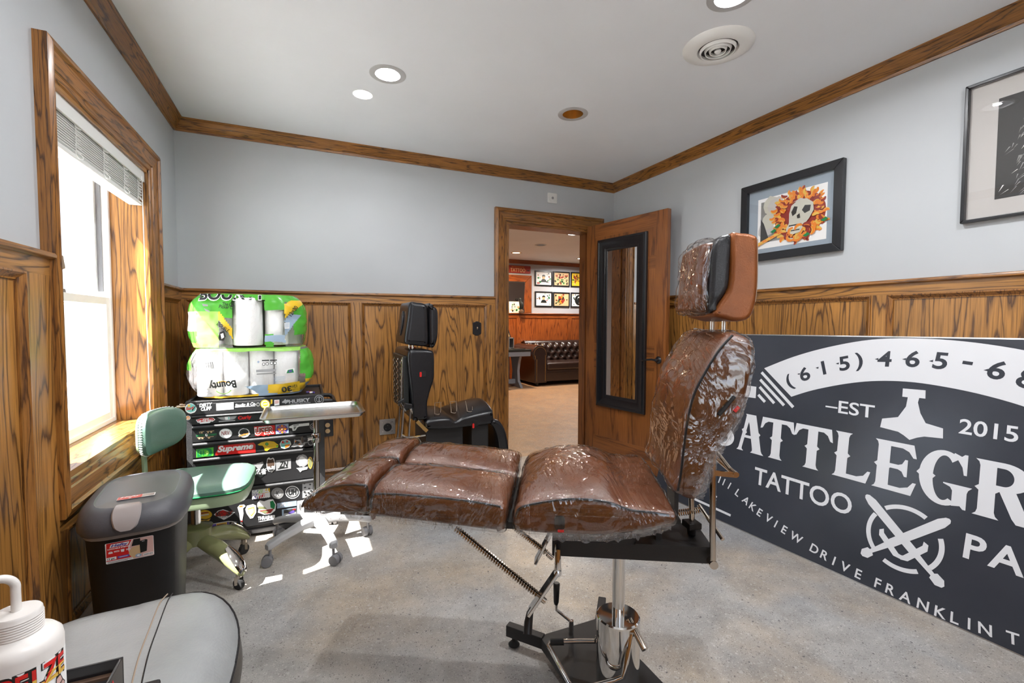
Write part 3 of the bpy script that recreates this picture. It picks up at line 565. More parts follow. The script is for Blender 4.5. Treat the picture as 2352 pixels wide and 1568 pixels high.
# framed flash sheets, two rows of three
def blob(mb, cx, cz, r, m, fn, n=9, w=0, seed=0):
    rg = random.Random(seed); mb.flat([(cx+r*(.6+.55*rg.random())*math.cos(2*PI*k/n), cz+r*(.6+.55*rg.random())*math.sin(2*PI*k/n)) for k in range(n)], fn, m, w)
def flash(x0, x1, z0, z1, sheet, seed, label, centre):
    t = thing('framed_flash_sheet', label, 'framed picture', ((x0+x1)/2, YL, z0), 0, 'flash sheets on the lobby wall')
    fn = lambda u, v, w: (u, YL-w, v); mb = MB()
    for q in ([(x0, z0), (x0+.024, z0), (x0+.024, z1), (x0, z1)], [(x1-.024, z0), (x1, z0), (x1, z1), (x1-.024, z1)], [(x0+.024, z0), (x1-.024, z0), (x1-.024, z0+.024), (x0+.024, z0+.024)], [(x0+.024, z1-.024), (x1-.024, z1-.024), (x1-.024, z1), (x0+.024, z1)]): mb.prism(q, fn, .001, .022)
    mb.build('frame', M['blacksat'], t, smooth=False)
    a = MB(); a.prism([(x0+.02, z0+.02), (x1-.02, z0+.02), (x1-.02, z1-.02), (x0+.02, z1-.02)], fn, .001, .008, 0)
    rg = random.Random(seed); cx, cz = (x0+x1)/2, (z0+z1)/2; w = .0085
    for k in range(26 if centre != 'dense' else 46):
        px, pz = rg.uniform(x0+.05, x1-.05), rg.uniform(z0+.05, z1-.05)
        if centre == 'bust' and abs(px-cx) < .075 and abs(pz-cz) < .10: continue
        w += .00012; blob(a, px, pz, rg.uniform(.010, .026), rg.choice([1, 2, 2, 3, 4, 1]), fn, 8, w, seed*50+k)
        w += .00012; blob(a, px+.004, pz, rg.uniform(.004, .010), rg.choice([0, 1, 3]), fn, 6, w, seed*80+k)
    if centre == 'bust':
        w += .0002; a.flat([(cx-.07, cz-.075), (cx+.075, cz-.075), (cx+.05, cz-.03), (cx+.02, cz-.01), (cx-.02, cz-.01), (cx-.05, cz-.03)], fn, 1, w); a.flat(circ(cx, cz+.03, .034, 14, .045), fn, 4, w+.0002); a.flat(arcpts(cx, cz+.04, .038, 0, 180, 10), fn, 1, w+.0004)
    elif centre == 'rose':
        for k in range(7): w += .0002; blob(a, cx+.045*math.cos(k*.9), cz+.045*math.sin(k*.9), .045, [2, 1, 5][k % 3], fn, 9, w, seed+k)
    elif centre == 'lady':
        w += .0002; a.flat(circ(cx, cz, .10, 20, .11), fn, 1, w); a.flat(circ(cx+.01, cz, .05, 16, .075), fn, 0, w+.0002); a.flat(circ(cx-.01, cz-.01, .03, 12, .06), fn, 1, w+.0004)
    a.build('sheet', [sheet, M['ink'], M['dkred'], M['pgreen2'], M['tan'], M['orange']], t, smooth=False, norm=False)
yk = (YL+3.489)/(5.2+3.489)
fx = lambda x: CAM.x+(x-CAM.x)*yk
fz = lambda z: CAM.z+(z-CAM.z)*yk
for i, (a, b, c, d, sh, ce, lb) in enumerate([
    (1.842, 2.263, 1.96, 2.280, 'paper', 'bust', 'black-framed white flash sheet with a dark bust, top row beside the red sign'), (2.284, 2.698, 1.962, 2.284, 'tan', 'dense', 'black-framed flash sheet crowded with red and black designs, middle of top row'),
    (2.725, 3.14, 1.964, 2.289, 'pyellow', 'dense', 'black-framed flash sheet with green and yellow designs, top row by the globe lamp'), (1.845, 2.266, 1.517, 1.842, 'paper', 'bust', 'black-framed white flash sheet with a bust and red emblems, bottom row by the mirror'),
    (2.286, 2.70, 1.517, 1.838, 'tan', 'rose', 'black-framed tan flash sheet with a dark red flower, middle of bottom row'), (2.727, 3.142, 1.517, 1.842, 'paper', 'lady', 'black-framed white flash sheet with an oval black figure, bottom row by the door edge')]):
    flash(fx(a), fx(b), fz(c), fz(d), M[sh], i+3, lb, ce)
# red shop sign
t = thing('lobby_sign', 'small red wall sign lettered TATTOO in cream above the framed mirror', 'sign', (fx(1.3), YL, fz(2.29)))
fn = lambda u, v, w: (u, YL-w, v)
sx1, sz0, sz1 = fx(1.735), fz(2.205), fz(2.36); sx0 = sx1-.86
MB().prism(rrect(sx0, sx1, sz0, sz1, .012), fn, .002, .02).build('board', M['dkred'], t, smooth=False)
mb = MB(); mb.text('TATTOO', fn, sx1-.285, sz0+.022, .105, 0, .0215, bold=.018, align='CENTER', sx=.74, space=1.05); mb.text('BATTLEGROUND', fn, sx1-.285, sz0+.112, .036, 1, .0215, align='CENTER', bold=.01)
mb.flat([(sx1-.085, sz0+.05), (sx1-.045, sz0+.05), (sx1-.045, sz0+.04), (sx1-.02, sz0+.058), (sx1-.045, sz0+.078), (sx1-.045, sz0+.068), (sx1-.085, sz0+.068)], fn, 2, .0215)
mb.build('lettering', [M['tan'], M['orange'], M['ink']], t, smooth=False, norm=False)
# oak-framed mirror standing on the cap rail
t = thing('lobby_mirror', 'oak-framed wall mirror above the lobby wainscot, under the red sign', 'mirror', (fx(1.2), YL, fz(1.395)))
a0, a1, c0, c1 = fx(.4), fx(1.748), 1.372, fz(2.163)
for nm, q in (('side_frame', [(a1-.165, c0), (a1, c0), (a1, c1), (a1-.13, c1-.13)]), ('side_frame', [(a0, c0), (a0+.165, c0), (a0+.13, c1-.13), (a0, c1)]), ('top_frame', [(a0+.13, c1-.13), (a1-.13, c1-.13), (a1, c1), (a0, c1)])):
    MB().prism(q, fn, .004, .045).build(nm, RED[2] if nm == 'side_frame' else RED[0], t, bevel=.008)
MB().prism([(a0+.16, c0), (a1-.16, c0), (a1-.125, c1-.125), (a0+.125, c1-.125)], fn, .004, .02).build('mirror_glass', M['mirror'], t, smooth=False)
# things on the ledge before the mirror
lx = lambda px: onY(px, 700, YL-.03).x
ld = thing('ledge_card', 'white illustrated card leaning on the lobby mirror, behind the black bird', 'card', (lx(1180), YL-.035, 1.372))
x0 = lx(1169); x1 = lx(1199)
fn2 = lambda u, v, w: (u, YL-.040+(v-1.372)*.06-w, v)
mb = MB().prism([(x0, 1.372), (x1, 1.372), (x1, 1.60), (x0, 1.60)], fn2, 0, .006)
for k in range(16): rg = random.Random(k+90); blob(mb, rg.uniform(x0+.03, x1-.03), rg.uniform(1.40, 1.57), rg.uniform(.01, .03), 1+k % 4, fn2, 7, .0065+k*.0002, k+33)
mb.build('ledge_card_sheet', [M['paper'], M['ink'], M['tan'], M['pblue'], M['pgreen2']], ld, smooth=False, norm=False)
rv = thing('bird_figurine', 'black bird figurine perched on a dark rock on the lobby ledge', 'figurine', (lx(1193), YL-.10, 1.372))
bx, by = lx(1193), YL-.105
MB().lathe([(.002, .0), (.05, .0), (.055, .03), (.035, .06), (.02, .075), (.002, .08)], 9, (bx+.01, by, 1.372)).build('rock', M['bark'], rv)
mb = MB(); mb.rings([[Vector((bx+o+r*math.cos(2*PI*k/10), by+r*.8*math.sin(2*PI*k/10), z)) for k in range(10)] for o, r, z in ((-.0, .012, 1.43), (.01, .04, 1.47), (.015, .05, 1.53), (0, .042, 1.58), (-.015, .026, 1.615), (-.02, .032, 1.645), (-.02, .022, 1.668), (-.02, .004, 1.675))])
mb.rings([[Vector((-.045+bx+q*r, by+s*r, 1.648)) for q, s in ((0, 1), (0, -1), (-.5, 0))] for r in (.013, .002)]); mb.rings([[Vector((bx+.03+k*.05, by+s_, 1.45-k*.06+h)) for s_, h in ((-.02, 0), (.02, 0), (.0, .03))] for k in (0, 1)])
mb.build('bird', M['ink'], rv)
# chesterfield sofa
sf = thing('chesterfield_sofa', 'dark brown buttoned leather chesterfield sofa against the lobby wainscot', 'sofa', (2.45, 4.45, 0))
SX0, SX1, SY0, SY1 = 1.18, 3.30, 3.98, 4.90
MB().box(SX0+.06, SX1-.06, SY0+.03, SY1-.02, .075, .30).build('base_frame', M['chester'], sf, bevel=.02)
MB().bar((SX0+.30, SY0+.025, .235), (SX1-.30, SY0+.025, .235), .02, .02).build('front_piping', M['chester'], sf)
for k in range(2):
    c0 = SX0+.31+k*.755; MB().box(c0, c0+.745, SY0, SY1-.28, .285, .43).build('seat_cushion', M['chester'], sf, bevel=.045, seg=4)
def armsec(x0, x1):
    xc = (x0+x1)/2; hw = (x1-x0)/2; pts = [(x0+.05, .06), (x1-.02, .06), (x1-.01, .48)]+[(xc+(hw)*math.cos(a), .60+.165*math.sin(a)) for a in [math.radians(d) for d in range(-30, 215, 20)]]+[(x0+.05, .48)]
    return pts
for nm, (x0, x1) in (('arm', (SX0, SX0+.32)), ('arm', (SX1-.32, SX1))):
    sec_ = armsec(x0, x1); mb = MB(); mb.rings([[Vector((p[0], y, p[1])) for p in sec_] for y in (SY0, SY0+.02, SY1)]); am = mb.build(nm, M['chester'], sf, bevel=.012)
    mb = MB()
    for i in range(34): z = .10+.0135*i*1.05; mb.ball((x0+.09 if z < .5 else x0+.06, SY0-.003, z), .0065, 6); mb.ball((x1-.05, SY0-.003, z), .0065, 6)
    for d in range(-10, 200, 12): mb.ball(((x0+x1)/2+.125*math.cos(math.radians(d)), SY0-.003, .60+.13*math.sin(math.radians(d))), .0065, 6)
    o_ = mb.build('nail_trim', M['brass'], am); o_['kind'] = 'stuff'
# tufted back
mb = MB(); nx, nz = 72, 18; R = []
for j in range(nz+1):
    row = []
    for i in range(nx+1):
        x = SX0+.22+(SX1-SX0-.44)*i/nx; z = .40+.40*j/nz
        bxk = (x-SX0)/.155; r_ = (z-.40)/.11; dd = 9
        for jj in range(0, 5):
            for ii in range(0, 15):
                q_ = math.hypot((bxk-ii-(.5 if jj % 2 else 0))*.155, (r_-jj)*.11); dd = min(dd, q_)
        row.append(Vector((x, SY1-.21-.055*(1-math.exp(-(dd/.045)**2))+(.10*max(0, (z-.70)/.1)**2), z)))
    R.append(row)
mb.rings(R, cap=False, closed=False); mb.box(SX0+.2, SX1-.2, SY1-.10, SY1-.01, .3, .795)
bk = mb.build('backrest', M['chester'], sf)
mb = MB(); mb.tube([(SX0+.2, SY1-.13, .745), (SX1-.2, SY1-.13, .745)], .075, 16); mb.build('back_roll', M['chester'], sf)
for x, y in ((SX0+.14, SY0+.08), (SX1-.14, SY0+.08), (SX0+.14, SY1-.1), (SX1-.14, SY1-.1)): MB().lathe([(.02, 0), (.035, .02), (.03, .05), (.04, .078)], 12, (x, y, 0)).build('foot', M['ink'], sf)
# slate-grey side desk with a letter rack and a framed print
dk = thing('side_desk', 'slate grey trestle desk standing beside the chesterfield sofa', 'desk', (.62, 4.05, 0))
DX0, DX1, DY0, DY1 = .10, 1.105, 3.86, 4.45
MB().box(DX0, DX1, DY0, DY1, .66, .70).build('desk_top', M['ink'], dk, bevel=.006)
MB().box(DX0+.01, DX1-.015, DY0+.01, DY1-.01, .575, .66).build('apron', M['deskgrey'], dk, bevel=.006)
for x in (DX1-.20, DX0+.15):
    mb = MB(); mb.prism([(-.14, .575), (.14, .575), (.10, .45), (.075, .30), (.09, .12), (.16, .03), (.17, 0), (-.17, 0), (-.16, .03), (-.09, .12), (-.075, .30), (-.10, .45)], lambda u, v, w: (x+w, (DY0+DY1)/2+u*1.5, v), 0, .05); mb.build('trestle_leg', M['deskgrey'], dk, bevel=.006)
MB().bar((DX0+.15, (DY0+DY1)/2, .10), (DX1-.17, (DY0+DY1)/2, .10), .06, .08).build('stretcher', M['deskgrey'], dk)
MB().box(DX0+.2, DX1-.2, DY1-.06, DY1-.03, .10, .575).build('back_panel', M['deskgrey'], dk)
lr = thing('letter_rack', 'small grey pigeonhole rack standing on the slate desk', 'rack', (.83, 4.25, .70))
rx0, rx1 = .62, .90
mb = MB(); mb.box(rx0, rx1, 4.18, 4.40, .70, .712).box(rx0, rx1, 4.18, 4.40, .885, .90).box(rx0, rx1, 4.385, 4.40, .70, .90)
for k in range(4): x = rx0+(rx1-rx0-.012)*k/3; mb.box(x, x+.012, 4.18, 4.40, .70, .90)
mb.build('rack_body', M['silver'], lr, smooth=False)
pf = thing('desk_photo_frame', 'small dark frame with tan print standing on the pigeonhole rack', 'picture frame', (.78, 4.28, .90))
fp = lambda u, v, w: (u, 4.24+(v-.90)*.25-w, v)
MB().prism([(.66, .902), (.86, .902), (.82, 1.10), (.63, 1.10)], fp, 0, .015).build('frame', M['ink'], pf, smooth=False)
mb = MB().prism([(.68, .92), (.835, .92), (.80, 1.08), (.65, 1.08)], fp, .015, .017); mb.flat([circ(.745, 1.0, .055, 20), circ(.745, 1.0, .042, 20)], fp, 1, .018); mb.flat([(.72, .97), (.77, .97), (.745, 1.03)], fp, 1, .018)
mb.build('print', [M['tan'], M['ink']], pf, smooth=False, norm=False)
pa = tag(MB().box(.80, 1.0, 3.90, 4.10, .701, .712).build('folded_cloth', M['ink']), 'dark folded cloth lying on the slate desk top', 'cloth')
# lobby ceiling lamps, speaker hole and globe light
LL = [(.889, 2.137, 'on', 'bright white recessed lamp in the lobby ceiling nearest the doorway'), (.892, 4.075, 'warm', 'warm recessed lamp in the lobby ceiling near the red sign'), (2.361, 4.21, 'on', 'white recessed lamp in the lobby ceiling above the flash sheets'), (.9, 3.146, 'none', 'dark unlit recessed opening in the lobby ceiling')]
for x, y, s_, lb in LL:
    t = thing('recessed_ceiling_light', lb, 'ceiling light', (x, y, H), 0, 'lobby ceiling lamps')
    MB().lathe([(.070, .0), (.072, -.006), (.095, -.004), (.098, 0)], 32, cap=False).build('trim_ring', M['brass'] if s_ == 'warm' else M['silver'], t, local=True)
    MB().lathe([(.0001, -.002), (.071, -.002)], 28, cap=False).build('lens', {'on': M['bulb'], 'warm': M['bulbwarm'], 'none': M['ink']}[s_], t, local=True)
    if s_ != 'none':
        L = area('lamp', (x, y, H-.02), .12, 25 if s_ == 'on' else 32, (1, .94, .87) if s_ == 'on' else (1, .72, .45), 'DISK', (x, y, 0), spread=math.radians(165)); L.parent = t; L.matrix_parent_inverse = Matrix.Translation((x, y, H)).inverted()
t = thing('emergency_light', 'round white emergency lamp head on the lobby wall by the door edge', 'emergency light', (fx(3.06), YL, 2.21))
gp = onY(1341, 615, YL-.1)
MB().ball(tuple(gp), .075, 18, sc3=(1, .7, 1)).build('lamp_head', M['white'], t); MB().bar((gp.x, YL-.06, gp.z), (gp.x, YL-.002, gp.z), .05, .05).build('arm', M['white'], t)
MB().prism(circ(gp.x-.01, gp.z, .055, 20), lambda u, v, w: (u, YL-.1-.05-w, v), 0, .006).build('lens', M['baffle'], t)
# ------------------------------------------------------------------ brown tattoo chair wrapped in clear film
def cushion(prof, s0, s1, r=.02, crown=.02, n=6, grow=0.0, jit=0.0, seed=0, cuts=7, side=None, zmid=None, power=3.0, taper=None):
    """upholstered block: closed (a,z) side profile swept across s0..s1 with rounded ends and a crowned top"""
    P = [Vector((p[0], p[1])) for p in prof]
    P = [Vector((p.x, p.y)) for p in catmull([(p.x, p.y, 0) for p in P], n)] if n else P
    N = len(P); ca = sum(p.x for p in P)/N; cz = sum(p.y for p in P)/N
    A = sum(P[i].x*P[(i+1) % N].y-P[(i+1) % N].x*P[i].y for i in range(N)); sg = 1 if A > 0 else -1
    nr = []
    for i in range(N):
        t = (P[(i+1) % N]-P[i-1]); t.normalize(); nr.append(Vector((t.y, -t.x))*sg)
    zb = min(p.y for p in P); zt = max(p.y for p in P); zm = cz if zmid is None else zmid
    secs = []
    secs.append((s0, r+.004))
    for k in range(5): th = k/4*PI/2; secs.append((s0+r*(1-math.cos(th)), r*(1-math.sin(th))))
    for k in range(1, cuts): secs.append((s0+r+(s1-s0-2*r)*k/cuts, 0))
    for k in range(4, -1, -1): th = k/4*PI/2; secs.append((s1-r*(1-math.cos(th)), r*(1-math.sin(th))))
    secs.append((s1, r+.004))
    R = []; md = (s0+s1)/2; hf = (s1-s0)/2
    for s, ins in secs:
        cr = crown*(1-abs((s-md)/hf)**power); ring = []
        for p, nn in zip(P, nr):
            w = max(0.0, min(1.0, (p.y-zm)/max(1e-4, zt-zm))); w = w*w*(3-2*w)
            q = p-nn*(ins-grow); a_, z_ = q.x, q.y+cr*w
            ss = s+(grow if s > md else -grow)*(1 if ins > 0 else abs((s-md)/hf))
            if taper: ss = md+(ss-md)*taper(a_, z_)
            v = Vector((a_, ss, z_))
            if jit:
                d = noise.noise_vector(v*13+Vector((seed, 3*seed, 0)))+.5*noise.noise_vector(v*34+Vector((seed, 0, seed))); v += Vector((nn.x, 0, nn.y))*abs(d.x)*jit+Vector((d.y*jit*.25, -abs(d.z)*jit*.4 if s < md else abs(d.z)*jit*.4, 0))
            ring.append(v)
        R.append(ring)
    mb = MB().rings(R, cap=False)
    for ring, s_ in ((R[0], 1), (R[-1], -1)):
        t = tessellate_polygon([[Vector((p.x, p.z, 0)) for p in ring]]); k0 = len(mb.f); mb.add(ring, [tuple(q) for q in t]); mb.fl += list(range(k0, len(mb.f)))
    return mb
def edge_tube(prof_open, s, r, n=5):
    return MB().tube([Vector((p.x, s, p.y)) for p in catmull([(a, z, 0) for a, z in prof_open], n, False)], r, 8)
CH = (-1.722, -2.366, 0); CRZ = math.atan2(-.4973, .8676)
tc = thing('tattoo_chair', 'brown leather reclining tattoo chair wrapped in clear plastic on a chrome pedestal', 'tattoo chair', CH, CRZ)
loc = dict(local=True)
SEAT = [(-.286, .652), (-.20, .648), (-.082, .651), (.02, .668), (.075, .683), (.097, .689), (.103, .702), (.098, .716), (.075, .7195), (.04, .7195), (-.01, .722), (-.06, .738), (-.11, .744), (-.17, .742), (-.24, .730), (-.288, .714), (-.303, .690), (-.301, .666)]
LEG = [(-.672, .676), (-.50, .662), (-.345, .651), (-.328, .662), (-.324, .69), (-.332, .718), (-.42, .728), (-.55, .736), (-.66, .738), (-.680, .725), (-.684, .70), (-.682, .685)]
FOOT = [(-.705, .679), (-.80, .676), (-.862, .676), (-.878, .690), (-.868, .709), (-.840, .730), (-.800, .747), (-.75, .757), (-.705, .758), (-.692, .748), (-.690, .72), (-.691, .69)]
BACK = [(.122, .742), (.150, .728), (.172, .730), (.190, .775), (.215, .85), (.240, .895), (.272, .952), (.290, 1.03), (.299, 1.10), (.297, 1.143), (.275, 1.158), (.245, 1.160), (.210, 1.118), (.178, 1.058), (.153, 1.003), (.139, .934), (.131, .864), (.124, .79), (.116, .755)]
S0, S1 = -.26, .22
parts = {}
parts['seat'] = cushion(SEAT, S0, S1, .016, .036).build('seat', M['brown'], tc, angle=60, **loc)
lp = []
for s0, s1 in ((S0, -.024), (-.016, S1)):
    lg = cushion(LEG, s0, s1, .014, .022).build('leg_rest', M['brown'], tc, angle=60, **loc); ft = cushion(FOOT, s0+.004, s1-.004, .016, .018).build('foot_rest', M['brown'], tc, angle=60, **loc)
    lp.append((lg, ft, s0, s1))
def backtaper(a, z): return 1.0-.10*max(0, (z-1.06)/.1)**2-.06*max(0, (.86-z)/.13)
bk = cushion(BACK, -.205, .185, .018, .0, taper=backtaper).build('backrest', M['brown'], tc, angle=60, **loc)
# piping along the near seams
edge_tube([(-.297, .690), (-.286, .714), (-.24, .7285), (-.17, .741), (-.11, .743), (-.06, .737), (-.01, .721), (.04, .717), (.085, .711)], S0+.003, .0032).build('piping', M['blkleather'], parts['seat'], **loc)
for lg, ft, s0, s1 in lp:
    edge_tube([(-.683, .70), (-.678, .725), (-.66, .736), (-.55, .7345), (-.42, .7265), (-.335, .715)], s0+.003, .003).build('piping', M['blkleather'], lg, **loc)
    edge_tube([(-.692, .70), (-.693, .748), (-.705, .756), (-.75, .755), (-.80, .745), (-.840, .728), (-.868, .707), (-.876, .690)], s0+.007, .003).build('piping', M['blkleather'], ft, **loc)
edge_tube([(.119, .755), (.125, .79), (.132, .864), (.140, .934), (.154, 1.003), (.179, 1.058), (.212, 1.117), (.246, 1.158)], -.204, .0035).build('piping', M['blkleather'], bk, **loc)
# leather lower corner of the backrest that hangs below the film, red recline button
MB().prism(rrect(-.198, -.172, .665, .700, .008), lambda u, v, w: (u, w, v), S0-.005, S0+.006).build('recline_button', M['black'], parts['seat'], bevel=.002, **loc)
MB().prism(rrect(-.190, -.174, .660, .666, .002), lambda u, v, w: (u, w, v), S0-.007, S0+.006).build('button_lens', M['red'], parts['seat'], **loc)
mb = MB().bar((.214, -.206, .955), (.252, -.206, 1.005), .010, .016, up=(0, 1, 0)); mb.build('recline_button', M['black'], bk, bevel=.003, **loc)
MB().bar((.252, -.2075, .966), (.262, -.2075, .978), .008, .012, up=(0, 1, 0)).build('button_lens', M['red'], bk, **loc)
# crinkled film covers
def grown(name, prof, s0, s1, par, grow, jit, seed, crown, cuts=26, n=9, taper=None):
    return cushion(prof, s0, s1, .016, crown, n=n, grow=grow, jit=jit, seed=seed, cuts=cuts, taper=taper).build(name, M['wrap'], par, angle=75, **loc)
grown('plastic_wrap', SEAT, S0, S1, parts['seat'], .003, .007, 1, .036)
for i, (lg, ft, s0, s1) in enumerate(lp):
    grown('plastic_wrap', LEG, s0, s1, lg, .003, .008, 4+i, .022, 16); grown('plastic_wrap', FOOT, s0, s1, ft, .003, .008, 8+i, .018, 16)
BKW = [(.113, .755), (.150, .742), (.182, .752), (.195, .79)]+BACK[4:-1]
grown('plastic_wrap', BKW, -.205, .185, bk, .004, .010, 13, .0, taper=backtaper)
def side_sheet(topc, botc, s, par, seed, n=70, m=22, depth=.009):
    """crumpled film hanging over a near side face, between two edge curves"""
    T, B = catmull([(p[0], p[1], 0) for p in topc], 12, False), catmull([(p[0], p[1], 0) for p in botc], 12, False); R = []
    for i in range(n+1):
        t = i/n; a_ = samp_(T, t); b_ = samp_(B, t); row = []
        for j in range(m+1):
            q = j/m; p = a_.lerp(b_, q); x, z = p.x*15+seed, p.y*15
            r1 = 1-abs(noise.noise(Vector((x*1.0+z*1.4, z*.7-x*.5, seed))))*2.2; r2 = 1-abs(noise.noise(Vector((x*2.6-z*1.9, z*2.1, seed+5))))*2.2
            f = math.sin(PI*min(1, q*1.02))**.5*min(1, 6*t, 6*(1-t))
            row.append(Vector((p.x, s-.005-depth*f*(.55*max(0, r1)**2+.35*max(0, r2)**2), p.y)))
        R.append(row)
    MB().rings(R, cap=False, closed=False).build('wrap_side', M['wrap'], par, norm=False, angle=80, **loc)
def samp_(C, t): t *= len(C)-1; i = min(int(t), len(C)-2); return C[i].lerp(C[i+1], t-i)
side_sheet([(-.298, .692), (-.284, .716), (-.17, .742), (-.06, .738), (.0, .721), (.085, .714)], [(-.300, .662), (-.28, .648), (-.17, .644), (-.08, .646), (.0, .662), (.09, .688)], S0, parts['seat'], 2)
side_sheet([(-.682, .70), (-.676, .727), (-.55, .736), (-.42, .728), (-.332, .716)], [(-.682, .685), (-.676, .672), (-.55, .662), (-.42, .652), (-.330, .650)], S0, lp[0][0], 9)
side_sheet([(-.876, .692), (-.866, .709), (-.80, .746), (-.75, .756), (-.695, .752)], [(-.874, .684), (-.862, .674), (-.80, .672), (-.75, .673), (-.695, .682)], S0+.003, lp[0][1], 17, n=40)
side_sheet([(.118, .765), (.125, .79), (.133, .864), (.141, .934), (.155, 1.003), (.180, 1.058), (.213, 1.117), (.246, 1.156)], [(.190, .78), (.202, .81), (.226, .87), (.255, .92), (.278, .975), (.290, 1.03), (.297, 1.09), (.292, 1.145)], -.205, bk, 23, n=90, depth=.0035)
def hem(pts, s, par, seed):
    Q = catmull([(a, z, 0) for a, z in pts], 14, False); R = []
    for i, p in enumerate(Q):
        w = .004*math.sin(i*1.9+seed)+.003*math.sin(i*.77+2*seed); R.append([Vector((p.x, s-.003+w*.6, p.y+.008)), Vector((p.x, s-.006+w, p.y-.004)), Vector((p.x+.002*math.sin(i), s-.004-w, p.y-.008-abs(w)*.9))])
    MB().rings(R, cap=False, closed=False).build('wrap_hem', M['hem'], par, norm=False, **loc)
hem([(-.295, .655), (-.20, .648), (-.08, .650), (.02, .666), (.09, .690)], S0, parts['seat'], 1)
hem([(-.68, .677), (-.50, .663), (-.335, .652)], S0, lp[0][0], 2); hem([(-.70, .680), (-.80, .677), (-.87, .680)], S0, lp[0][1], 3)
Q = [(.180, .74), (.196, .78), (.22, .845), (.238, .885), (.268, .94), (.285, 1.01)]
R = []
for i, p in enumerate(catmull([(a, z, 0) for a, z in Q], 14, False)):
    w = .003*math.sin(i*1.7); R.append([Vector((p.x-.028+w, -.210, p.y+.004)), Vector((p.x-.014, -.214+w, p.y)), Vector((p.x+w*.6, -.211, p.y-.003))])
MB().rings(R, cap=False, closed=False).build('wrap_hem', M['hem'], bk, norm=False, **loc)
# headrest: copper block with black front, film-wrapped pad, two chrome posts
HB = [(.264, 1.424), (.290, 1.4285), (.325, 1.422), (.335, 1.40), (.337, 1.30), (.333, 1.245), (.318, 1.203), (.285, 1.193), (.250, 1.200), (.222, 1.212), (.240, 1.245), (.262, 1.285), (.266, 1.35)]
hb = cushion(HB, -.13, .13, .012, 0, n=3).build('headrest_block', M['copper'], tc, angle=60, **loc)
HF = [(.268, 1.420), (.266, 1.35), (.262, 1.285), (.240, 1.246), (.222, 1.216), (.212, 1.228), (.214, 1.30), (.218, 1.38), (.232, 1.415), (.250, 1.424)]
cushion(HF, -.128, .128, .014, 0, n=3).build('headrest_front', M['blkleather'], hb, angle=60, **loc)
HP = [(.232, 1.405), (.205, 1.402), (.196, 1.38), (.190, 1.31), (.187, 1.245), (.194, 1.222), (.215, 1.220), (.214, 1.26), (.220, 1.33), (.234, 1.39)]
hp = cushion(HP, -.112, .112, .016, .006, n=4).build('head_pad', M['brown'], tc, angle=60, **loc)
grown('plastic_wrap', HP, -.112, .112, hp, .004, .012, 21, .012, 16, 6)
mb = MB()
edge_tube([(.331, 1.41), (.333, 1.30), (.329, 1.245)], -.1305, .0009).build('stitching', M['thread'], hb, **loc)
for s in (-.05, .05): MB().tube([(.278, s, 1.12), (.278, s, 1.21)], .0065, 12).build('headrest_post', M['steel'], tc, **loc)
# steel frame under the seat
MB().box(-.205, .250, -.07, .07, .495, .545).box(-.205, .04, -.069, .069, .54, .655).build('seat_frame', M['blackmetal'], tc, bevel=.004, **loc)
MB().box(.035, .252, -.078, .078, .543, .549).build('frame_plate', M['blackmetal'], tc, **loc)
MB().tube([(-.04, 0, .21), (-.04, 0, .22), (-.0, 0, .22), (0, 0, .50)][2:], .019, 28).build('piston_column', M['chrome'], tc, **loc)
MB().lathe([(.019, .215), (.0215, .215), (.0215, .245), (.019, .248)], 28).build('column_collar', M['chrome'], tc, **loc)
MB().lathe([(.0, .055), (.066, .055), (.0665, .275), (.066, .281), (.062, .285), (.021, .286), (.0, .286)], 48).build('pump_cylinder', M['chrome'], tc, **loc)
e1 = Vector((math.cos(math.radians(29)), math.sin(math.radians(29)), 0)); e2 = Vector((e1.y, -e1.x, 0))
def be(u, v, z): return e1*u+e2*v+Vector((0, 0, z))
MB().prism([(-.13, -.285), (.13, -.285), (.13, .285), (-.13, .285)], lambda u, v, w: be(u, v, w), .030, .070).build('base_plate', M['blackmetal'], tc, bevel=.004, **loc)
for sx, sy in ((-1, -1), (1, -1), (-1, 1), (1, 1)):
    p0 = be(sx*.118, sy*.272, .053); d = (e1*sx*.63+e2*sy*.78).normalized(); p1 = p0+d*.145
    lg = MB().bar(p0, p1, .030, .042).build('base_arm', M['blackmetal'], tc, bevel=.003, **loc)
    f = p0+d*.118; MB().lathe([(.0, 0), (.019, 0), (.021, .004), (.016, .010), (.008, .018), (.007, .034), (0, .034)], 20, (f.x, f.y, 0)).build('levelling_foot', M['rubber'], lg, **loc)
# foot pump pedal
pd = MB().tube([(.060, .02, .240), (.040, -.025, .268), (.030, -.055, .262), (.012, -.085, .19), (.004, -.088, .155), (-.02, -.090, .145), (-.10, -.092, .118), (-.135, -.088, .112), (-.150, -.075, .112), (-.190, .02, .112), (-.215, .078, .112), (-.212, .092, .112), (-.195, .098, .114), (-.12, .098, .122), (-.062, .095, .128), (-.055, .085, .15), (-.04, .06, .18)], .0075, 12).build('pump_pedal', M['chrome'], tc, **loc)
for p, q in (((-.210, .097, .1128), (-.165, .099, .116)), ((-.145, -.086, .1125), (-.108, -.0925, .117))): MB().tube([p, q], .011, 14).build('rubber_grip', M['rubber'], pd, **loc)
MB().tube([(.030, -.02, .285), (.066, -.085, .240)], .010, 14).build('release_rod', M['chromewarm'], tc, **loc)
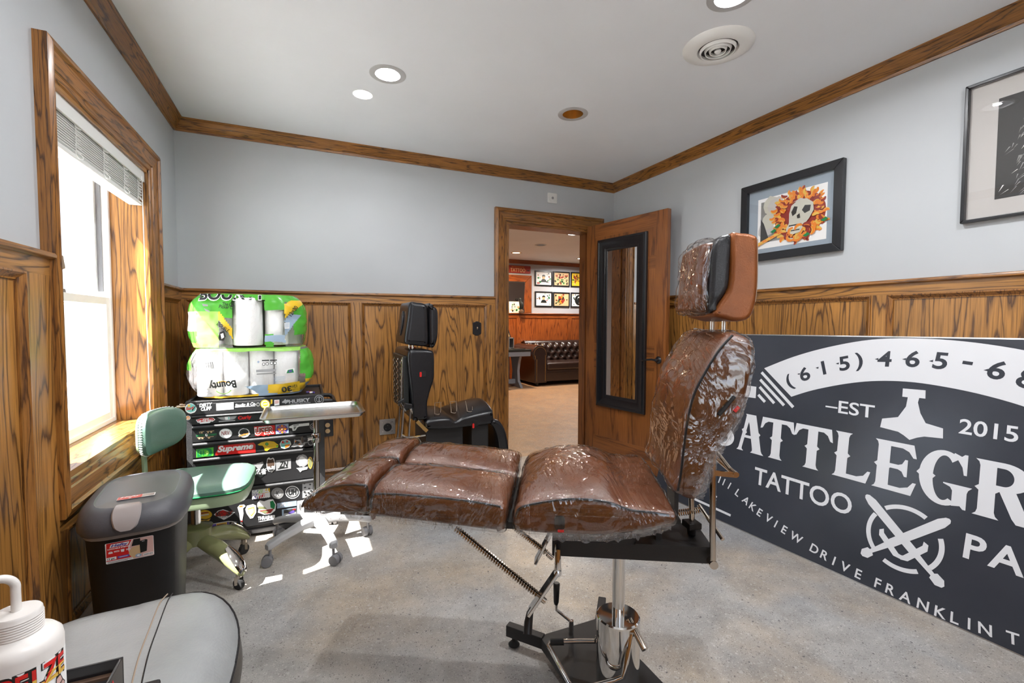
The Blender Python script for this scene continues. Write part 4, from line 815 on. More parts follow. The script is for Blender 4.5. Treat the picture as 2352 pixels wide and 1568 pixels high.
# levers, springs and crank on the foot side
lv = MB().tube([(-.188, -.065, .53), (-.188, -.10, .526), (-.188, -.105, .50), (-.188, -.105, .475)], .0095, 12); lv.tube([(-.188, -.115, .468), (-.188, -.085, .468)], .011, 12)
lv.build('release_lever', M['chrome'], tc, **loc)
for p_, q_ in (((-.186, -.10, .472), (-.272, -.10, .338)), ((-.205, .10, .50), (-.262, .10, .385))): MB().bar(p_, q_, .009, .046, up=(0, 1, 0)).build('lever_plate', M['chrome'], tc, bevel=.002, **loc)
MB().tube([(-.262, -.10, .352), (-.268, -.10, .338), (-.272, -.108, .315), (-.273, -.125, .290)], [.007, .010, .0125, .0125], 14).build('lever_grip', M['black'], tc, **loc)
def spring(p, q, r, turns, wire, name, mt):
    p, q = Vector(p), Vector(q); d = (q-p); L_ = d.length; d.normalize(); u = d.cross(Vector((0, 1, .3))).normalized(); w = d.cross(u)
    MB().tube([p+d*(L_*i/(turns*8))+(u*math.cos(i*PI/4)+w*math.sin(i*PI/4))*r for i in range(turns*8+1)], wire, 5).build(name, mt, tc, **loc)
for s, p, q in ((-.1, (-.490, .580), (-.246, .393)), (.10, (-.36, .52), (-.226, .418))):
    MB().tube([(p[0], s, p[1]), (q[0]+.02, s, q[1]-.015)], .005, 10).build('gas_rod', M['chromewarm'], tc, **loc)
    MB().tube([(p[0]-.012, s, p[1]+.01), (p[0]-.06, s, p[1]+.075)], .006, 8).build('rod_bracket', M['blackmetal'], tc, **loc)
    spring((p[0], s, p[1]), (q[0], s, q[1]), .0085, 38 if s < 0 else 22, .0022, 'coil_spring', M['chromewarm'])
    MB().tube([(q[0]+.004, s, q[1]-.004), (q[0]+.022, s, q[1]-.018)], .0085, 12).build('rod_cap', M['chromewarm'], tc, **loc)
ck = MB().tube([(-.137, .205, .07), (-.137, .205, .113), (-.137, .205, .12)], .009, 12).build('crank_post', M['chrome'], tc, **loc)
MB().tube([(-.137, .205, .116), (-.190, .205, .156), (-.191, .205, .18)], .0055, 10).build('crank_arm', M['chrome'], tc, **loc)
MB().tube([(-.191, .205, .177), (-.191, .205, .185), (-.190, .205, .235), (-.190, .205, .252), (-.190, .205, .256)], [.007, .0095, .0115, .012, .009], 14).build('crank_grip', M['black'], tc, **loc)
# rear frame rods, tension spring and star knob
MB().tube([(.249, -.09, .512), (.246, -.09, .60), (.243, -.09, .83)], .0085, 12).tube([(.249, -.10, .508), (.249, -.07, .508)], .012, 12).build('rear_post', M['chromewarm'], tc, **loc)
MB().tube([(.240, .09, .52), (.239, .09, .74)], .0085, 12).build('rear_post', M['chromewarm'], tc, **loc)
MB().bar((.243, -.095, .770), (.305, -.095, .766), .006, .014).bar((.243, .085, .770), (.305, .085, .766), .006, .014).tube([(.303, -.10, .768), (.303, .09, .768)], .008, 12).build('recline_handle', M['chromewarm'], tc, **loc)
for p_, q_ in (((.26, -.02, .83), (.303, -.06, .768)), ((.25, .05, .62), (.285, -.06, .565))): MB().tube([p_, q_], .006, 10).build('brace_rod', M['chromewarm'], tc, **loc)
spring((.10, 0, .60), (.237, 0, .624), .008, 22, .0022, 'tension_spring', M['chromewarm'])
MB().tube([(.215, .0, .549), (.215, 0, .60)], .007, 10).tube([(.215, .0, .60), (.21, 0, .74)], .0085, 12).build('back_post', M['chromewarm'], tc, **loc)
MB().lathe([(.0, 0), (.012, 0), (.014, .02), (.0, .022)], 16, (.215, 0, .549)).prism([(.215+(.030 if k % 2 else .020)*math.cos(k*PI/4+.3), (.030 if k % 2 else .020)*math.sin(k*PI/4+.3)) for k in range(8)], lambda u, v, w: (u, v, w), .570, .590).build('star_knob', M['black'], tc, bevel=.003, **loc)
MB().box(.02, .17, -.05, .04, .60, .612).box(.150, .162, -.05, .04, .61, .745).box(.10, .115, -.05, .04, .547, .605).build('back_hinge', M['blackmetal'], tc, **loc)
MB().box(-.82, -.36, -.15, .11, .628, .655).build('leg_frame', M['blackmetal'], tc, **loc)
MB().box(-.36, .06, -.2, .16, .632, .650).build('seat_pan', M['blackmetal'], tc, **loc)

# ------------------------------------------------------------------ black tattoo chair by the back wall (faces +x)
bc = thing('tattoo_chair', 'black leather tattoo chair with tall split headrest standing against the oak panelling', 'tattoo chair', (-1.75, -.55, 0))
BL = M['blkleather2']
def bcush(name, prof, y0, y1, r=.02, crown=0, mt=BL, par=bc, n=5, **k):
    mb = cushion(prof, y0, y1, r, crown, n=n, **k); return mb.build(name, mt, par, angle=60)
B2 = [(-2.035, 1.022), (-1.985, 1.026), (-1.915, 1.020), (-1.892, .998), (-1.889, .90), (-1.893, .84), (-1.915, .775), (-1.933, .70), (-1.932, .62), (-1.945, .602), (-2.010, .602), (-2.020, .62), (-2.030, .75), (-2.046, .90), (-2.050, .99)]
b2 = bcush('backrest', B2, -.80, -.36, .018)
ST = [(-1.935, .545), (-1.80, .532), (-1.65, .535), (-1.515, .540), (-1.505, .56), (-1.508, .605), (-1.53, .618), (-1.70, .598), (-1.76, .578), (-1.80, .598), (-1.90, .600), (-1.945, .59), (-1.95, .565)]
s2 = bcush('seat', ST, -.80, -.36, .018, .05, power=2.0)
mb = MB()
for k in range(3):
    x = -1.84+k*.105; P_ = [(x, -.74), (x+.055, -.55), (x+.07, -.50), (x+.045, -.485), (x+.03, -.50), (x-.03, -.72), (x-.035, -.75)]
    mb.tube([(p.x, p.y, .604+.05*(1-((p.y+.58)/.22)**2)) for p in catmull([(a, b_, 0) for a, b_ in P_], 5)], .0018, 5)
mb.build('stitching', M['thread'], s2)
HB2 = [(-2.035, 1.298), (-1.99, 1.304), (-1.945, 1.296), (-1.93, 1.27), (-1.925, 1.16), (-1.925, 1.07), (-1.94, 1.045), (-2.0, 1.048), (-2.058, 1.06), (-2.066, 1.09), (-2.05, 1.2)]
h2 = bcush('headrest', HB2, -.80, -.50, .022)
HP2 = [(-1.918, 1.285), (-1.895, 1.285), (-1.868, 1.265), (-1.862, 1.22), (-1.865, 1.10), (-1.885, 1.04), (-1.905, 1.035), (-1.918, 1.06)]
bcush('head_pad', HP2, -.79, -.51, .02)
fo = lambda u, v, w: (-2.045+ (v-1.2)*.12-w, u, v)
MB().prism(circ(-.65, 1.18, .035, 24, .075), fo, .006, .014).build('face_hole_rim', M['blacksat'], h2, bevel=.003); MB().prism(circ(-.65, 1.18, .025, 24, .062), fo, .012, .0155).build('face_hole', M['ink'], h2)
for y in (-.70, -.60): MB().tube([(-2.0, y, 1.01), (-2.0, y, 1.07)], .0065, 10).build('headrest_post', M['chrome'], bc)
MB().prism(rrect(-2.0, -1.965, 1.021, 1.03, .003), lambda u, v, w: (u, w, v), -.62, -.58).build('post_catch', M['red'], bc)
for par, x, z, dz in ((b2, -1.962, .880, 0), (s2, -1.632, .555, -.012)):
    MB().prism(rrect(x-.019, x+.019, z-.017, z+.017, .006), lambda u, v, w: (u, -.80-w, v), -.004, .004).build('recline_button', M['black'], par, bevel=.002)
    MB().prism(rrect(x-.020, x-.008, z-.017+dz, z+.012+dz, .004), lambda u, v, w: (u, -.80-w, v), .002, .0055).build('button_lens', M['red'], par)
# back panel with zig-zag spring, rods
MB().box(-2.068, -2.035, -.76, -.40, .66, .985).build('back_panel', M['ink'], b2, bevel=.006)
for y in (-.72, -.60, -.48):
    P_ = [(-2.074, y+(.022 if (k//2) % 2 else -.022), .965-k*.009) for k in range(34)]; MB().tube(P_, .0032, 6).build('zigzag_spring', M['steel'], b2)
MB().tube([(-2.078, -.78, .98), (-2.085, -.79, .86), (-2.09, -.79, .72), (-2.06, -.78, .66)], .004, 8).build('release_cable', M['steel'], b2)
for y, x0_, x1_ in ((-.80, -2.075, -2.10), (-.62, -2.06, -2.085), (-.78, -2.03, -2.05)):
    MB().tube([(x0_, y, .70), (x1_, y, .42)], .006, 8).build('support_rod', M['steel'], bc)
MB().tube([(-2.09, -.80, .53), (-2.05, -.78, .50), (-1.94, -.76, .50)], .006, 8).tube([(-2.04, -.78, .69), (-1.99, -.78, .60), (-1.95, -.78, .54)], .009, 8).build('hinge_bar', M['chrome'], bc)
MB().bar((-2.11, -.80, .715), (-2.07, -.80, .735), .016, .016).bar((-2.075, -.80, .70), (-2.03, -.80, .69), .02, .03).build('release_grip', M['black'], bc, bevel=.004)
MB().bar((-2.0, -.795, .60), (-1.94, -.795, .535), .03, .02).build('hinge_bracket', M['brass'], bc)
MB().box(-1.93, -1.69, -.74, -.42, .20, .535).build('pedestal', M['blackmetal'], bc, bevel=.01)
MB().box(-1.64, -1.525, -.76, -.40, .25, .535).build('leg_linkage', M['blackmetal'], bc, bevel=.01)
MB().box(-2.0, -1.45, -.78, -.38, .03, .09).build('base_plate', M['blackmetal'], bc, bevel=.012)
for x in (-1.96, -1.49):
    for y in (-.74, -.42): MB().lathe([(0, 0), (.022, 0), (.018, .03), (0, .03)], 14, (x, y, 0)).build('levelling_foot', M['rubber'], bc)
MB().bar((-1.80, -.58, .08), (-1.80, -.58, .22), .16, .16).build('column', M['blackmetal'], bc)
LG2 = [(-1.515, .555), (-1.49, .562), (-1.455, .545), (-1.425, .50), (-1.405, .44), (-1.39, .34), (-1.385, .22), (-1.40, .20), (-1.44, .20), (-1.455, .24), (-1.46, .36), (-1.475, .45), (-1.50, .51), (-1.515, .53)]
bcush('leg_rest', LG2, -.79, -.37, .02)
# ------------------------------------------------------------------ steel tool chest covered with stickers
CY = -.65                                   # front plane of the chest
tch = thing('tool_chest', 'black five-drawer steel tool chest covered with stickers, carrying the paper towel packs', 'tool chest', (-2.835, -.42, 0))
X0, X1, YB = -3.168, -2.503, -.19
MB().box(X0, X0+.028, CY, YB, .045, .757).box(X1-.062, X1, CY, YB, .045, .757).box(X0+.028, X1-.062, YB-.01, YB, .045, .757).box(X0+.028, X1-.062, CY+.01, YB, .045, .062).box(X0+.028, X1-.062, CY+.006, YB, .700, .757).build('cabinet_body', M['ham'], tch, bevel=.002, smooth=False)
mb = MB(); mb.box(X0, X1, CY, CY+.014, .757, .772).box(X0, X1, YB-.014, YB, .757, .772).box(X0, X0+.014, CY+.014, YB-.014, .757, .772).box(X1-.014, X1, CY+.014, YB-.014, .757, .772).box(X0+.01, X1-.01, CY+.01, YB-.01, .752, .758)
mb.build('top_tray', M['blackmetal'], tch, bevel=.003)
fc = lambda u, v, w: (u, CY-w, v)
tp = MB().prism([(X0, .700), (X1, .700), (X1, .757), (X0, .757)], fc, -.01, .004).build('top_panel', M['blackmetal'], tch, bevel=.002, smooth=False)
MB().box(X0-.0, X1, CY+.004, YB, .018, .045).build('bottom_skirt', M['ham'], tch, bevel=.003)
for x in (X0+.05, X1-.05):
    for y in (CY+.06, YB-.06): MB().tube([(x-.012, y, .016), (x+.012, y, .016)], .016, 14).build('caster', M['rubber'], tch)
dz = [(.649, .700), (.557, .646), (.474, .554), (.293, .470), (.066, .290)]
DR = []
for z0, z1 in dz:
    d = MB().prism([(X0+.028, z0), (X1-.062, z0), (X1-.062, z1-.004), (X0+.028, z1-.004)], fc, -.02, .002).build('drawer', M['blackmetal'], tch, smooth=False)
    lh = .017 if z1 > .69 else .024; lip = [(0, z1-lh), (.005, z1-lh-.001), (.011, z1-lh*.8), (.014, z1-lh*.5), (.011, z1-.005), (.004, z1-.002), (0, z1-.002)]
    mb = MB(); mb.rings([[Vector((x, CY-.001-o_, z)) for o_, z in lip] for x in (X0+.029, X1-.063)]); mb.build('drawer_pull', M['blackmetal'], d, angle=50)
    DR.append(d)
MB().tube([(X1-.0, CY+.11, .715), (X1+.045, CY+.115, .712), (X1+.062, CY+.13, .70), (X1+.064, CY+.20, .69), (X1+.062, CY+.33, .70), (X1+.045, CY+.345, .712), (X1, CY+.35, .715)], .013, 12).build('side_handle', M['black'], tch)
for dy in (.03, .09): MB().tube([(X0, CY+dy, .742), (X0-.035, CY+dy, .742)], .007, 10).tube([(X0-.028, CY+dy, .742), (X0-.042, CY+dy, .742)], .011, 12).build('lock_peg', M['chrome'], tch)
# --- stickers: (part, outline in crop pixels of the front, colours, writing)
c4p = lambda x, y: (400+x*.22956, 880+y*.22956)
def cp(x, y):
    p = onY(*c4p(x, y), CY); return (p.x, p.z)
SC = .000313
class ST_:
    """a sticker lying on the chest front: grid position in crop pixels"""
    def __init__(s, par, lift=.0030): s.mb = MB(); s.par = par; s.w = lift; s.mats = []
    def mi(s, m):
        if m not in s.mats: s.mats.append(m)
        return s.mats.index(m)
    def poly(s, pts, m): s.mb.flat([cp(*p) for p in pts], fc, s.mi(m), s.w); s.w += .00025; return s
    def ell(s, x, y, rx, ry, m, n=22): return s.poly([(x+rx*math.cos(2*PI*k/n), y+ry*math.sin(2*PI*k/n)) for k in range(n)], m)
    def blob(s, x, y, rx, ry, m, seed, n=13, rough=.35):
        rg = random.Random(seed); return s.poly([(x+rx*(1-rough*rg.random())*math.cos(2*PI*k/n), y+ry*(1-rough*rg.random())*math.sin(2*PI*k/n)) for k in range(n)], m)
    def txt(s, body, x, y, h, m, wpx=None, bold=.02, shear=0, rot=None, align='CENTER', sx=1.0):
        a = cp(x, y); b = cp(x, y-h); c = cp(x+100, y-10.5); size = (b[1]-a[1])/.73; r = math.atan2(c[1]-a[1], c[0]-a[0]) if rot is None else rot
        if wpx:
            vs, _ = text_mesh(body, bold, shear, 1.0); w0 = (max(p[0] for p in vs)-min(p[0] for p in vs))*size; q = cp(x+wpx, y); sx = (q[0]-a[0])/w0
        s.mb.text(body, fc, a[0], a[1], size, s.mi(m), s.w, bold, shear, sx, align, r); s.w += .00025; return s
    def done(s): return s.mb.build('sticker', [M[k] for k in s.mats], s.par, smooth=False, norm=False)
# top panel
ST_(tp, .0046).blob(168, 250, 62, 54, 'paper', 3, 16, .12).blob(168, 246, 54, 45, 'teal', 4, 16, .12).ell(150, 222, 14, 14, 'gold').txt('Surf', 160, 262, 30, 'red', 84, .04, .3).poly([(178, 268), (216, 222), (221, 227), (186, 274)], 'ink').done()
ST_(tp, .0046).txt('DIRTY', 320, 230, 34, 'paper', 130, .035, .25).txt('CLIFF', 325, 268, 34, 'paper', 110, .035, .25).done()
ST_(tp, .0046).poly([(422, 202), (595, 188), (597, 258), (424, 272)], 'paper').txt('PRESS', 508, 252, 36, 'pblue', 140, .03).done()
ST_(tp, .0046).txt('Studio & Co.', 715, 225, 30, 'paper', 205, .03, .3).poly([(610, 236), (812, 222), (812, 227), (610, 241)], 'paper').done()
ST_(tp, .0046).ell(840, 210, 17, 20, 'inkgrey').ell(840, 210, 10, 12, 'ink').done()
ST_(tp, .0046).ell(912, 206, 48, 44, 'pyellow').ell(912, 206, 38, 34, 'paper').ell(912, 206, 30, 26, 'pyellow').poly([(890, 212), (934, 206), (934, 198), (890, 204)], 'paper').poly([(967, 160), (984, 159), (984, 200), (967, 208)], 'pyellow').done()
ST_(tp, .0046).poly([(1003, 165), (1053, 162), (1053, 215), (1003, 222)], 'paper').poly([(1008, 170), (1048, 167), (1048, 198), (1008, 205)], 'pink').done()
ST_(tp, .0046).poly([(1078, 185), (1098, 172), (1112, 152), (1120, 166), (1142, 162), (1150, 180), (1130, 194), (1112, 206), (1110, 196), (1082, 193)], 'silver').txt('HUSKY', 1256, 188, 34, 'silver', 210, .045).txt('LIMITED EDITION', 1258, 208, 13, 'silver', 208, .02).done()
ST_(tp, .0046).ell(1450, 160, 47, 44, 'silver').ell(1450, 160, 42, 39, 'ink').ell(1450, 160, 30, 28, 'silver').ell(1450, 160, 26, 24, 'ink').poly([(1447, 136), (1454, 136), (1454, 172), (1468, 176), (1468, 181), (1434, 183), (1434, 178), (1447, 174)], 'silver').done()
# left post
ST_(tch, .0006).ell(140, 345, 24, 23, 'paper').ell(140, 345, 18, 17, 'orange').poly([(128, 350), (134, 338), (140, 348), (146, 337), (152, 349), (147, 352), (140, 352), (133, 353)], 'paper').done()
# drawer 1
ST_(DR[0]).poly([(218, 365), (275, 347), (330, 340), (392, 342), (413, 362), (385, 383), (372, 380), (355, 396), (262, 404), (250, 390), (235, 390)], 'paper').poly([(226, 366), (278, 351), (330, 345), (388, 347), (404, 362), (380, 377), (262, 388), (240, 385)], 'red').txt('VANS', 318, 362, 14, 'paper', 64, .05).txt('OFF THE WALL', 315, 384, 21, 'paper', 160, .05).done()
ST_(DR[0]).poly([(428, 340), (520, 330), (560, 328), (632, 322), (612, 350), (590, 360), (545, 366), (500, 366), (466, 360)], 'silver').poly([(505, 335), (555, 330), (560, 362), (515, 366)], 'paper').poly([(540, 336), (552, 335), (555, 358), (543, 360)], 'teal').poly([(448, 376), (612, 364), (612, 374), (448, 386)], 'silver').done()
ST_(DR[0]).txt('Curly', 708, 355, 34, 'red', 134, .045).done()
# drawer 2
ST_(DR[1]).ell(322, 520, 108, 52, 'drk').txt('SMITH', 262, 528, 16, 'pgreen2', 78, .04).txt('STREET', 385, 520, 16, 'pgreen2', 88, .04).ell(324, 516, 13, 14, 'paper').ell(328, 512, 5, 6, 'ink').poly([(250, 484), (300, 478), (300, 483), (250, 489)], 'tan').poly([(256, 489), (262, 488), (263, 502), (257, 502)], 'tan').poly([(272, 487), (286, 486), (284, 500), (274, 500)], 'tan').poly([(326, 478), (402, 470), (402, 475), (326, 483)], 'tan').poly([(336, 482), (346, 481), (346, 497), (336, 498)], 'tan').poly([(364, 480), (382, 478), (380, 492), (366, 494)], 'tan').poly([(234, 540), (310, 534), (310, 539), (234, 545)], 'tan').poly([(246, 545), (262, 544), (262, 556), (246, 557)], 'tan').poly([(276, 541), (296, 540), (296, 553), (278, 554)], 'tan').poly([(326, 533), (398, 526), (398, 531), (326, 538)], 'tan').poly([(340, 538), (362, 536), (360, 549), (342, 551)], 'tan').done()
ST_(DR[1]).ell(516, 500, 66, 50, 'silver').ell(516, 500, 62, 46, 'paper').txt('NRV', 516, 515, 42, 'dkred', 86, .01, .2).done()
ST_(DR[1]).blob(700, 495, 58, 48, 'paper', 12, 18, .08).ell(700, 490, 46, 36, 'drk').ell(698, 484, 17, 16, 'ink').poly([(640, 522), (750, 494), (762, 504), (752, 512), (655, 530)], 'paper').txt('Academy', 700, 518, 18, 'orange', 104, .05, .25, rot=.2).done()
ST_(DR[1]).poly([(798, 432), (1008, 416), (1012, 508), (955, 512), (950, 522), (920, 516), (900, 528), (870, 520), (845, 528), (812, 524)], 'red').txt('USER', 905, 502, 66, 'paper', 192, .10).txt('USER', 905, 500, 60, 'dkred', 178, .03).done()
ST_(DR[1]).poly([(1015, 412), (1144, 402), (1146, 496), (1017, 508)], 'lightblue').ell(1080, 456, 58, 44, 'purple').poly([(1028, 455), (1132, 448), (1132, 453), (1028, 460)], 'orange').poly([(1077, 412), (1083, 412), (1085, 500), (1079, 500)], 'orange').poly([(1043, 424), (1047, 421), (1118, 488), (1114, 492)], 'orange').poly([(1114, 418), (1118, 421), (1048, 492), (1044, 488)], 'orange').ell(1050, 457, 14, 12, 'orange').ell(1110, 452, 14, 12, 'orange').ell(1080, 425, 14, 10, 'orange').ell(1082, 488, 14, 10, 'orange').ell(1080, 455, 9, 7, 'tan').done()
ST_(DR[1]).poly([(1150, 432), (1190, 412), (1248, 404), (1350, 394), (1352, 420), (1250, 432), (1232, 442), (1214, 470), (1186, 476), (1180, 448), (1152, 446)], 'paper').poly([(1192, 418), (1246, 410), (1246, 416), (1192, 424)], 'drk').poly([(1196, 430), (1226, 428), (1210, 458), (1196, 462)], 'inkgrey').done()
ST_(DR[1]).ell(1384, 432, 26, 30, 'silver').ell(1384, 432, 20, 24, 'ink').txt('C', 1384, 446, 26, 'silver', 22, .03).done()
# drawer 3
ST_(DR[2]).poly([(222, 660), (394, 638), (396, 724), (222, 742)], 'pgreen').poly([(232, 662), (340, 646), (372, 654), (384, 690), (370, 722), (232, 736)], 'pgreen2').ell(300, 694, 56, 36, 'pgreen').poly([(262, 672), (276, 670), (276, 718), (262, 720)], 'pgreen2').poly([(288, 668), (300, 667), (300, 716), (288, 718)], 'pgreen2').poly([(312, 694), (332, 672), (350, 692), (332, 712)], 'plime').done()
ST_(DR[2]).poly([(440, 614), (795, 590), (815, 612), (815, 690), (415, 720), (413, 695), (440, 660)], 'red').txt('Supreme', 616, 668, 58, 'paper', 350, .045, .28).done()
ST_(DR[2]).poly([(835, 612), (870, 590), (905, 582), (935, 574), (1000, 582), (1030, 604), (1044, 612), (1040, 640), (1000, 645), (960, 652), (930, 676), (908, 672), (900, 640), (885, 622), (850, 620)], 'pyellow').ell(928, 606, 16, 15, 'pgreen2').ell(928, 606, 7, 7, 'plime').poly([(940, 590), (990, 596), (1000, 604), (945, 598)], 'gold').poly([(920, 640), (980, 630), (984, 637), (924, 648)], 'gold').poly([(1024, 618), (1040, 618), (1036, 636), (1022, 634)], 'pgreen').done()
ST_(DR[2]).poly([(1056, 606), (1075, 572), (1120, 560), (1160, 574), (1172, 610), (1150, 638), (1105, 656), (1068, 642)], 'paper').poly([(1064, 606), (1112, 612), (1108, 648), (1074, 636)], 'teal').poly([(1112, 612), (1164, 606), (1144, 632), (1108, 648)], 'orange').poly([(1064, 604), (1082, 576), (1120, 568), (1154, 580), (1164, 604), (1112, 610)], 'teal').poly([(1078, 580), (1096, 574), (1096, 590), (1110, 590), (1110, 596), (1078, 600)], 'red').poly([(1122, 572), (1140, 572), (1136, 590), (1122, 592)], 'red').done()
ST_(DR[2]).poly([(1170, 632), (1198, 600), (1200, 560), (1226, 566), (1250, 562), (1280, 574), (1322, 566), (1296, 600), (1312, 612), (1270, 640), (1240, 626), (1200, 636)], 'silver').poly([(1206, 600), (1215, 572), (1240, 578), (1262, 586), (1240, 606)], 'drk').poly([(1212, 570), (1222, 572), (1216, 588), (1208, 586)], 'orange').poly([(1240, 606), (1268, 600), (1250, 616)], 'orange').done()
ST_(DR[2]).ell(1366, 585, 30, 36, 'silver').ell(1366, 585, 23, 28, 'drk').done()
# drawer 4
ST_(DR[3]).ell(838, 858, 82, 88, 'ink', 30).poly([(778, 806), (846, 798), (886, 780), (896, 800), (880, 828), (860, 856), (838, 856), (820, 832), (792, 826)], 'silver').poly([(826, 800), (870, 790), (874, 798), (828, 808)], 'paper').txt('白忍者', 842, 908, 46, 'paper', 162, .02).done()
ST_(DR[3]).poly([(924, 800), (932, 752), (950, 738), (964, 752), (990, 742), (1002, 756), (1012, 800), (1008, 858), (980, 888), (945, 880), (926, 850)], 'paper').poly([(930, 800), (938, 758), (966, 762), (990, 752), (1006, 800), (1000, 846), (934, 842)], 'bark').ell(948, 840, 15, 10, 'paper').ell(988, 834, 15, 10, 'paper').poly([(940, 862), (1000, 852), (984, 880), (950, 876)], 'drk').done()
ST_(DR[3]).poly([(1018, 770), (1168, 752), (1170, 852), (1020, 874)], 'silver').txt('ZN', 1096, 838, 62, 'ink', 92, .03, .2).poly([(1036, 850), (1140, 834), (1138, 842), (1038, 858)], 'ink').done()
ST_(DR[3]).blob(1280, 772, 66, 66, 'silver', 31, 26, .14).blob(1284, 776, 46, 48, 'paper', 32, 20, .2).poly([(1222, 846), (1340, 832), (1330, 858), (1280, 870), (1262, 888), (1240, 860)], 'paper').done()
ST_(DR[3]).blob(1362, 792, 26, 66, 'gold', 33, 14, .12).blob(1362, 792, 19, 52, 'greenolive', 34, 14, .15).done()
# drawer 5
ST_(DR[4]).poly([(778, 1058), (956, 1034), (960, 1136), (780, 1160)], 'paper').poly([(905, 1042), (956, 1034), (958, 1086), (908, 1094)], 'pyellow').poly([(782, 1066), (840, 1058), (842, 1096), (784, 1104)], 'lightblue').poly([(845, 1104), (905, 1096), (905, 1142), (846, 1150)], 'red').poly([(840, 1058), (900, 1050), (902, 1090), (842, 1098)], 'plime').poly([(784, 1110), (842, 1102), (844, 1150), (786, 1156)], 'purple').txt('GOTELL', 868, 1088, 40, 'paper', 166, .07, .1).txt('KWT.UH', 868, 1144, 40, 'paper', 166, .07, .1).done()
ST_(DR[4]).ell(1035, 1098, 62, 56, 'silver', 28).ell(1035, 1098, 56, 50, 'inkgrey', 28).ell(1035, 1098, 40, 36, 'silver', 24).txt('K', 1035, 1122, 52, 'ink', 36, 0, .2).done()
ST_(DR[4]).ell(1184, 1088, 72, 64, 'paper', 30).ell(1184, 1088, 64, 56, 'ink', 30).ell(1184, 1088, 54, 47, 'silver', 28).txt('UH', 1184, 1112, 54, 'ink', 78, .045).done()
g = ST_(DR[4]).poly([(1283, 980), (1388, 968), (1390, 1136), (1283, 1146)], 'silver')
for k, r_ in enumerate(((1300, 1000), (1340, 985), (1362, 1010), (1310, 1040), (1350, 1050), (1305, 1085), (1345, 1095), (1372, 1075), (1320, 1118))): g.blob(r_[0], r_[1], 16, 11, 'ink', 60+k, 9, .5)
g.done()
ST_(DR[4]).poly([(634, 1240), (655, 1215), (700, 1210), (716, 1226), (690, 1250), (695, 1300), (680, 1380), (690, 1412), (665, 1405), (652, 1300)], 'paper').poly([(650, 1225), (690, 1218), (684, 1232), (656, 1238)], 'orange').poly([(664, 1372), (686, 1370), (684, 1382), (666, 1384)], 'red').done()
ST_(DR[4]).poly([(712, 1260), (728, 1222), (790, 1206), (820, 1220), (822, 1290), (790, 1345), (762, 1352), (725, 1300)], 'paper').poly([(735, 1250), (800, 1232), (806, 1290), (775, 1330), (748, 1300)], 'gold').poly([(742, 1262), (794, 1246), (798, 1286), (770, 1316), (754, 1296)], 'paper').done()
ST_(DR[4]).poly([(832, 1200), (856, 1168), (900, 1178), (950, 1160), (990, 1158), (1020, 1210), (1012, 1270), (970, 1305), (900, 1312), (838, 1290), (846, 1250), (832, 1230)], 'paper').poly([(960, 1180), (990, 1170), (1012, 1212), (1004, 1258), (965, 1240)], 'pgreen2').poly([(838, 1228), (905, 1232), (930, 1254), (845, 1256)], 'greenolive').poly([(845, 1272), (1000, 1250), (968, 1292), (930, 1300)], 'dkred').poly([(868, 1280), (920, 1268), (944, 1284), (905, 1300)], 'greenolive').done()
ST_(DR[4]).txt('THRASHER', 926, 1358, 36, 'paper', 176, .05).poly([(838, 1384), (864, 1376), (1006, 1350), (1006, 1358), (866, 1384)], 'paper').done()
ST_(DR[4]).poly([(1030, 1198), (1224, 1172), (1226, 1222), (1032, 1250)], 'lightblue').txt("it's lit", 1120, 1224, 36, 'paper', 120, .03, .25).poly([(1030, 1240), (1226, 1212), (1226, 1222), (1032, 1250)], 'pblue').done()
ST_(DR[4]).poly([(1078, 1262), (1222, 1240), (1224, 1322), (1080, 1346)], 'pblue').poly([(1096, 1266), (1220, 1246), (1222, 1316), (1098, 1336)], 'drk').poly([(1098, 1300), (1222, 1282), (1222, 1316), (1098, 1336)], 'silver').poly([(1140, 1292), (1200, 1262), (1206, 1290), (1150, 1306)], 'purple').poly([(1186, 1254), (1216, 1250), (1216, 1262), (1186, 1266)], 'red').poly([(1082, 1322), (1104, 1342), (1082, 1346)], 'red').done()
ST_(DR[4]).poly([(1230, 1176), (1300, 1164), (1300, 1300), (1230, 1312)], 'paper').blob(1262, 1236, 24, 36, 'silver', 71).done()
ST_(DR[4]).ell(306, 1310, 74, 46, 'pyellow', 24).ell(300, 1308, 52, 26, 'gold').poly([(248, 1296), (340, 1282), (352, 1290), (250, 1308)], 'dkred').poly([(252, 1318), (346, 1302), (350, 1310), (256, 1328)], 'paper').poly([(236, 1400), (250, 1364), (330, 1362), (368, 1346), (340, 1390), (290, 1402)], 'gold').poly([(252, 1392), (264, 1372), (330, 1368), (300, 1392)], 'ink').done()
ST_(DR[4]).poly([(398, 1312), (440, 1272), (490, 1258), (560, 1280), (608, 1288), (560, 1330), (498, 1364), (430, 1330)], 'paper').poly([(412, 1310), (448, 1276), (490, 1266), (560, 1288), (590, 1294), (550, 1322), (430, 1330)], 'drk').poly([(455, 1284), (492, 1266), (520, 1280), (520, 1320), (470, 1328)], 'red').txt('LUCKY', 502, 1316, 34, 'dkred', 170, .05).txt('SUPPLY', 500, 1342, 16, 'silver', 100, .03).done()
ST_(DR[4]).poly([(362, 1406), (542, 1374), (580, 1376), (634, 1386), (582, 1404), (544, 1424), (364, 1454)], 'paper').poly([(370, 1410), (422, 1402), (424, 1440), (372, 1448)], 'purple').poly([(424, 1402), (528, 1384), (530, 1422), (426, 1440)], 'gold').poly([(530, 1384), (548, 1382), (550, 1418), (532, 1422)], 'purple').poly([(552, 1384), (580, 1382), (580, 1402), (552, 1414)], 'ink').poly([(582, 1384), (622, 1386), (582, 1396)], 'silver').txt('MERRY', 476, 1424, 22, 'dkred', 88, .03).done()

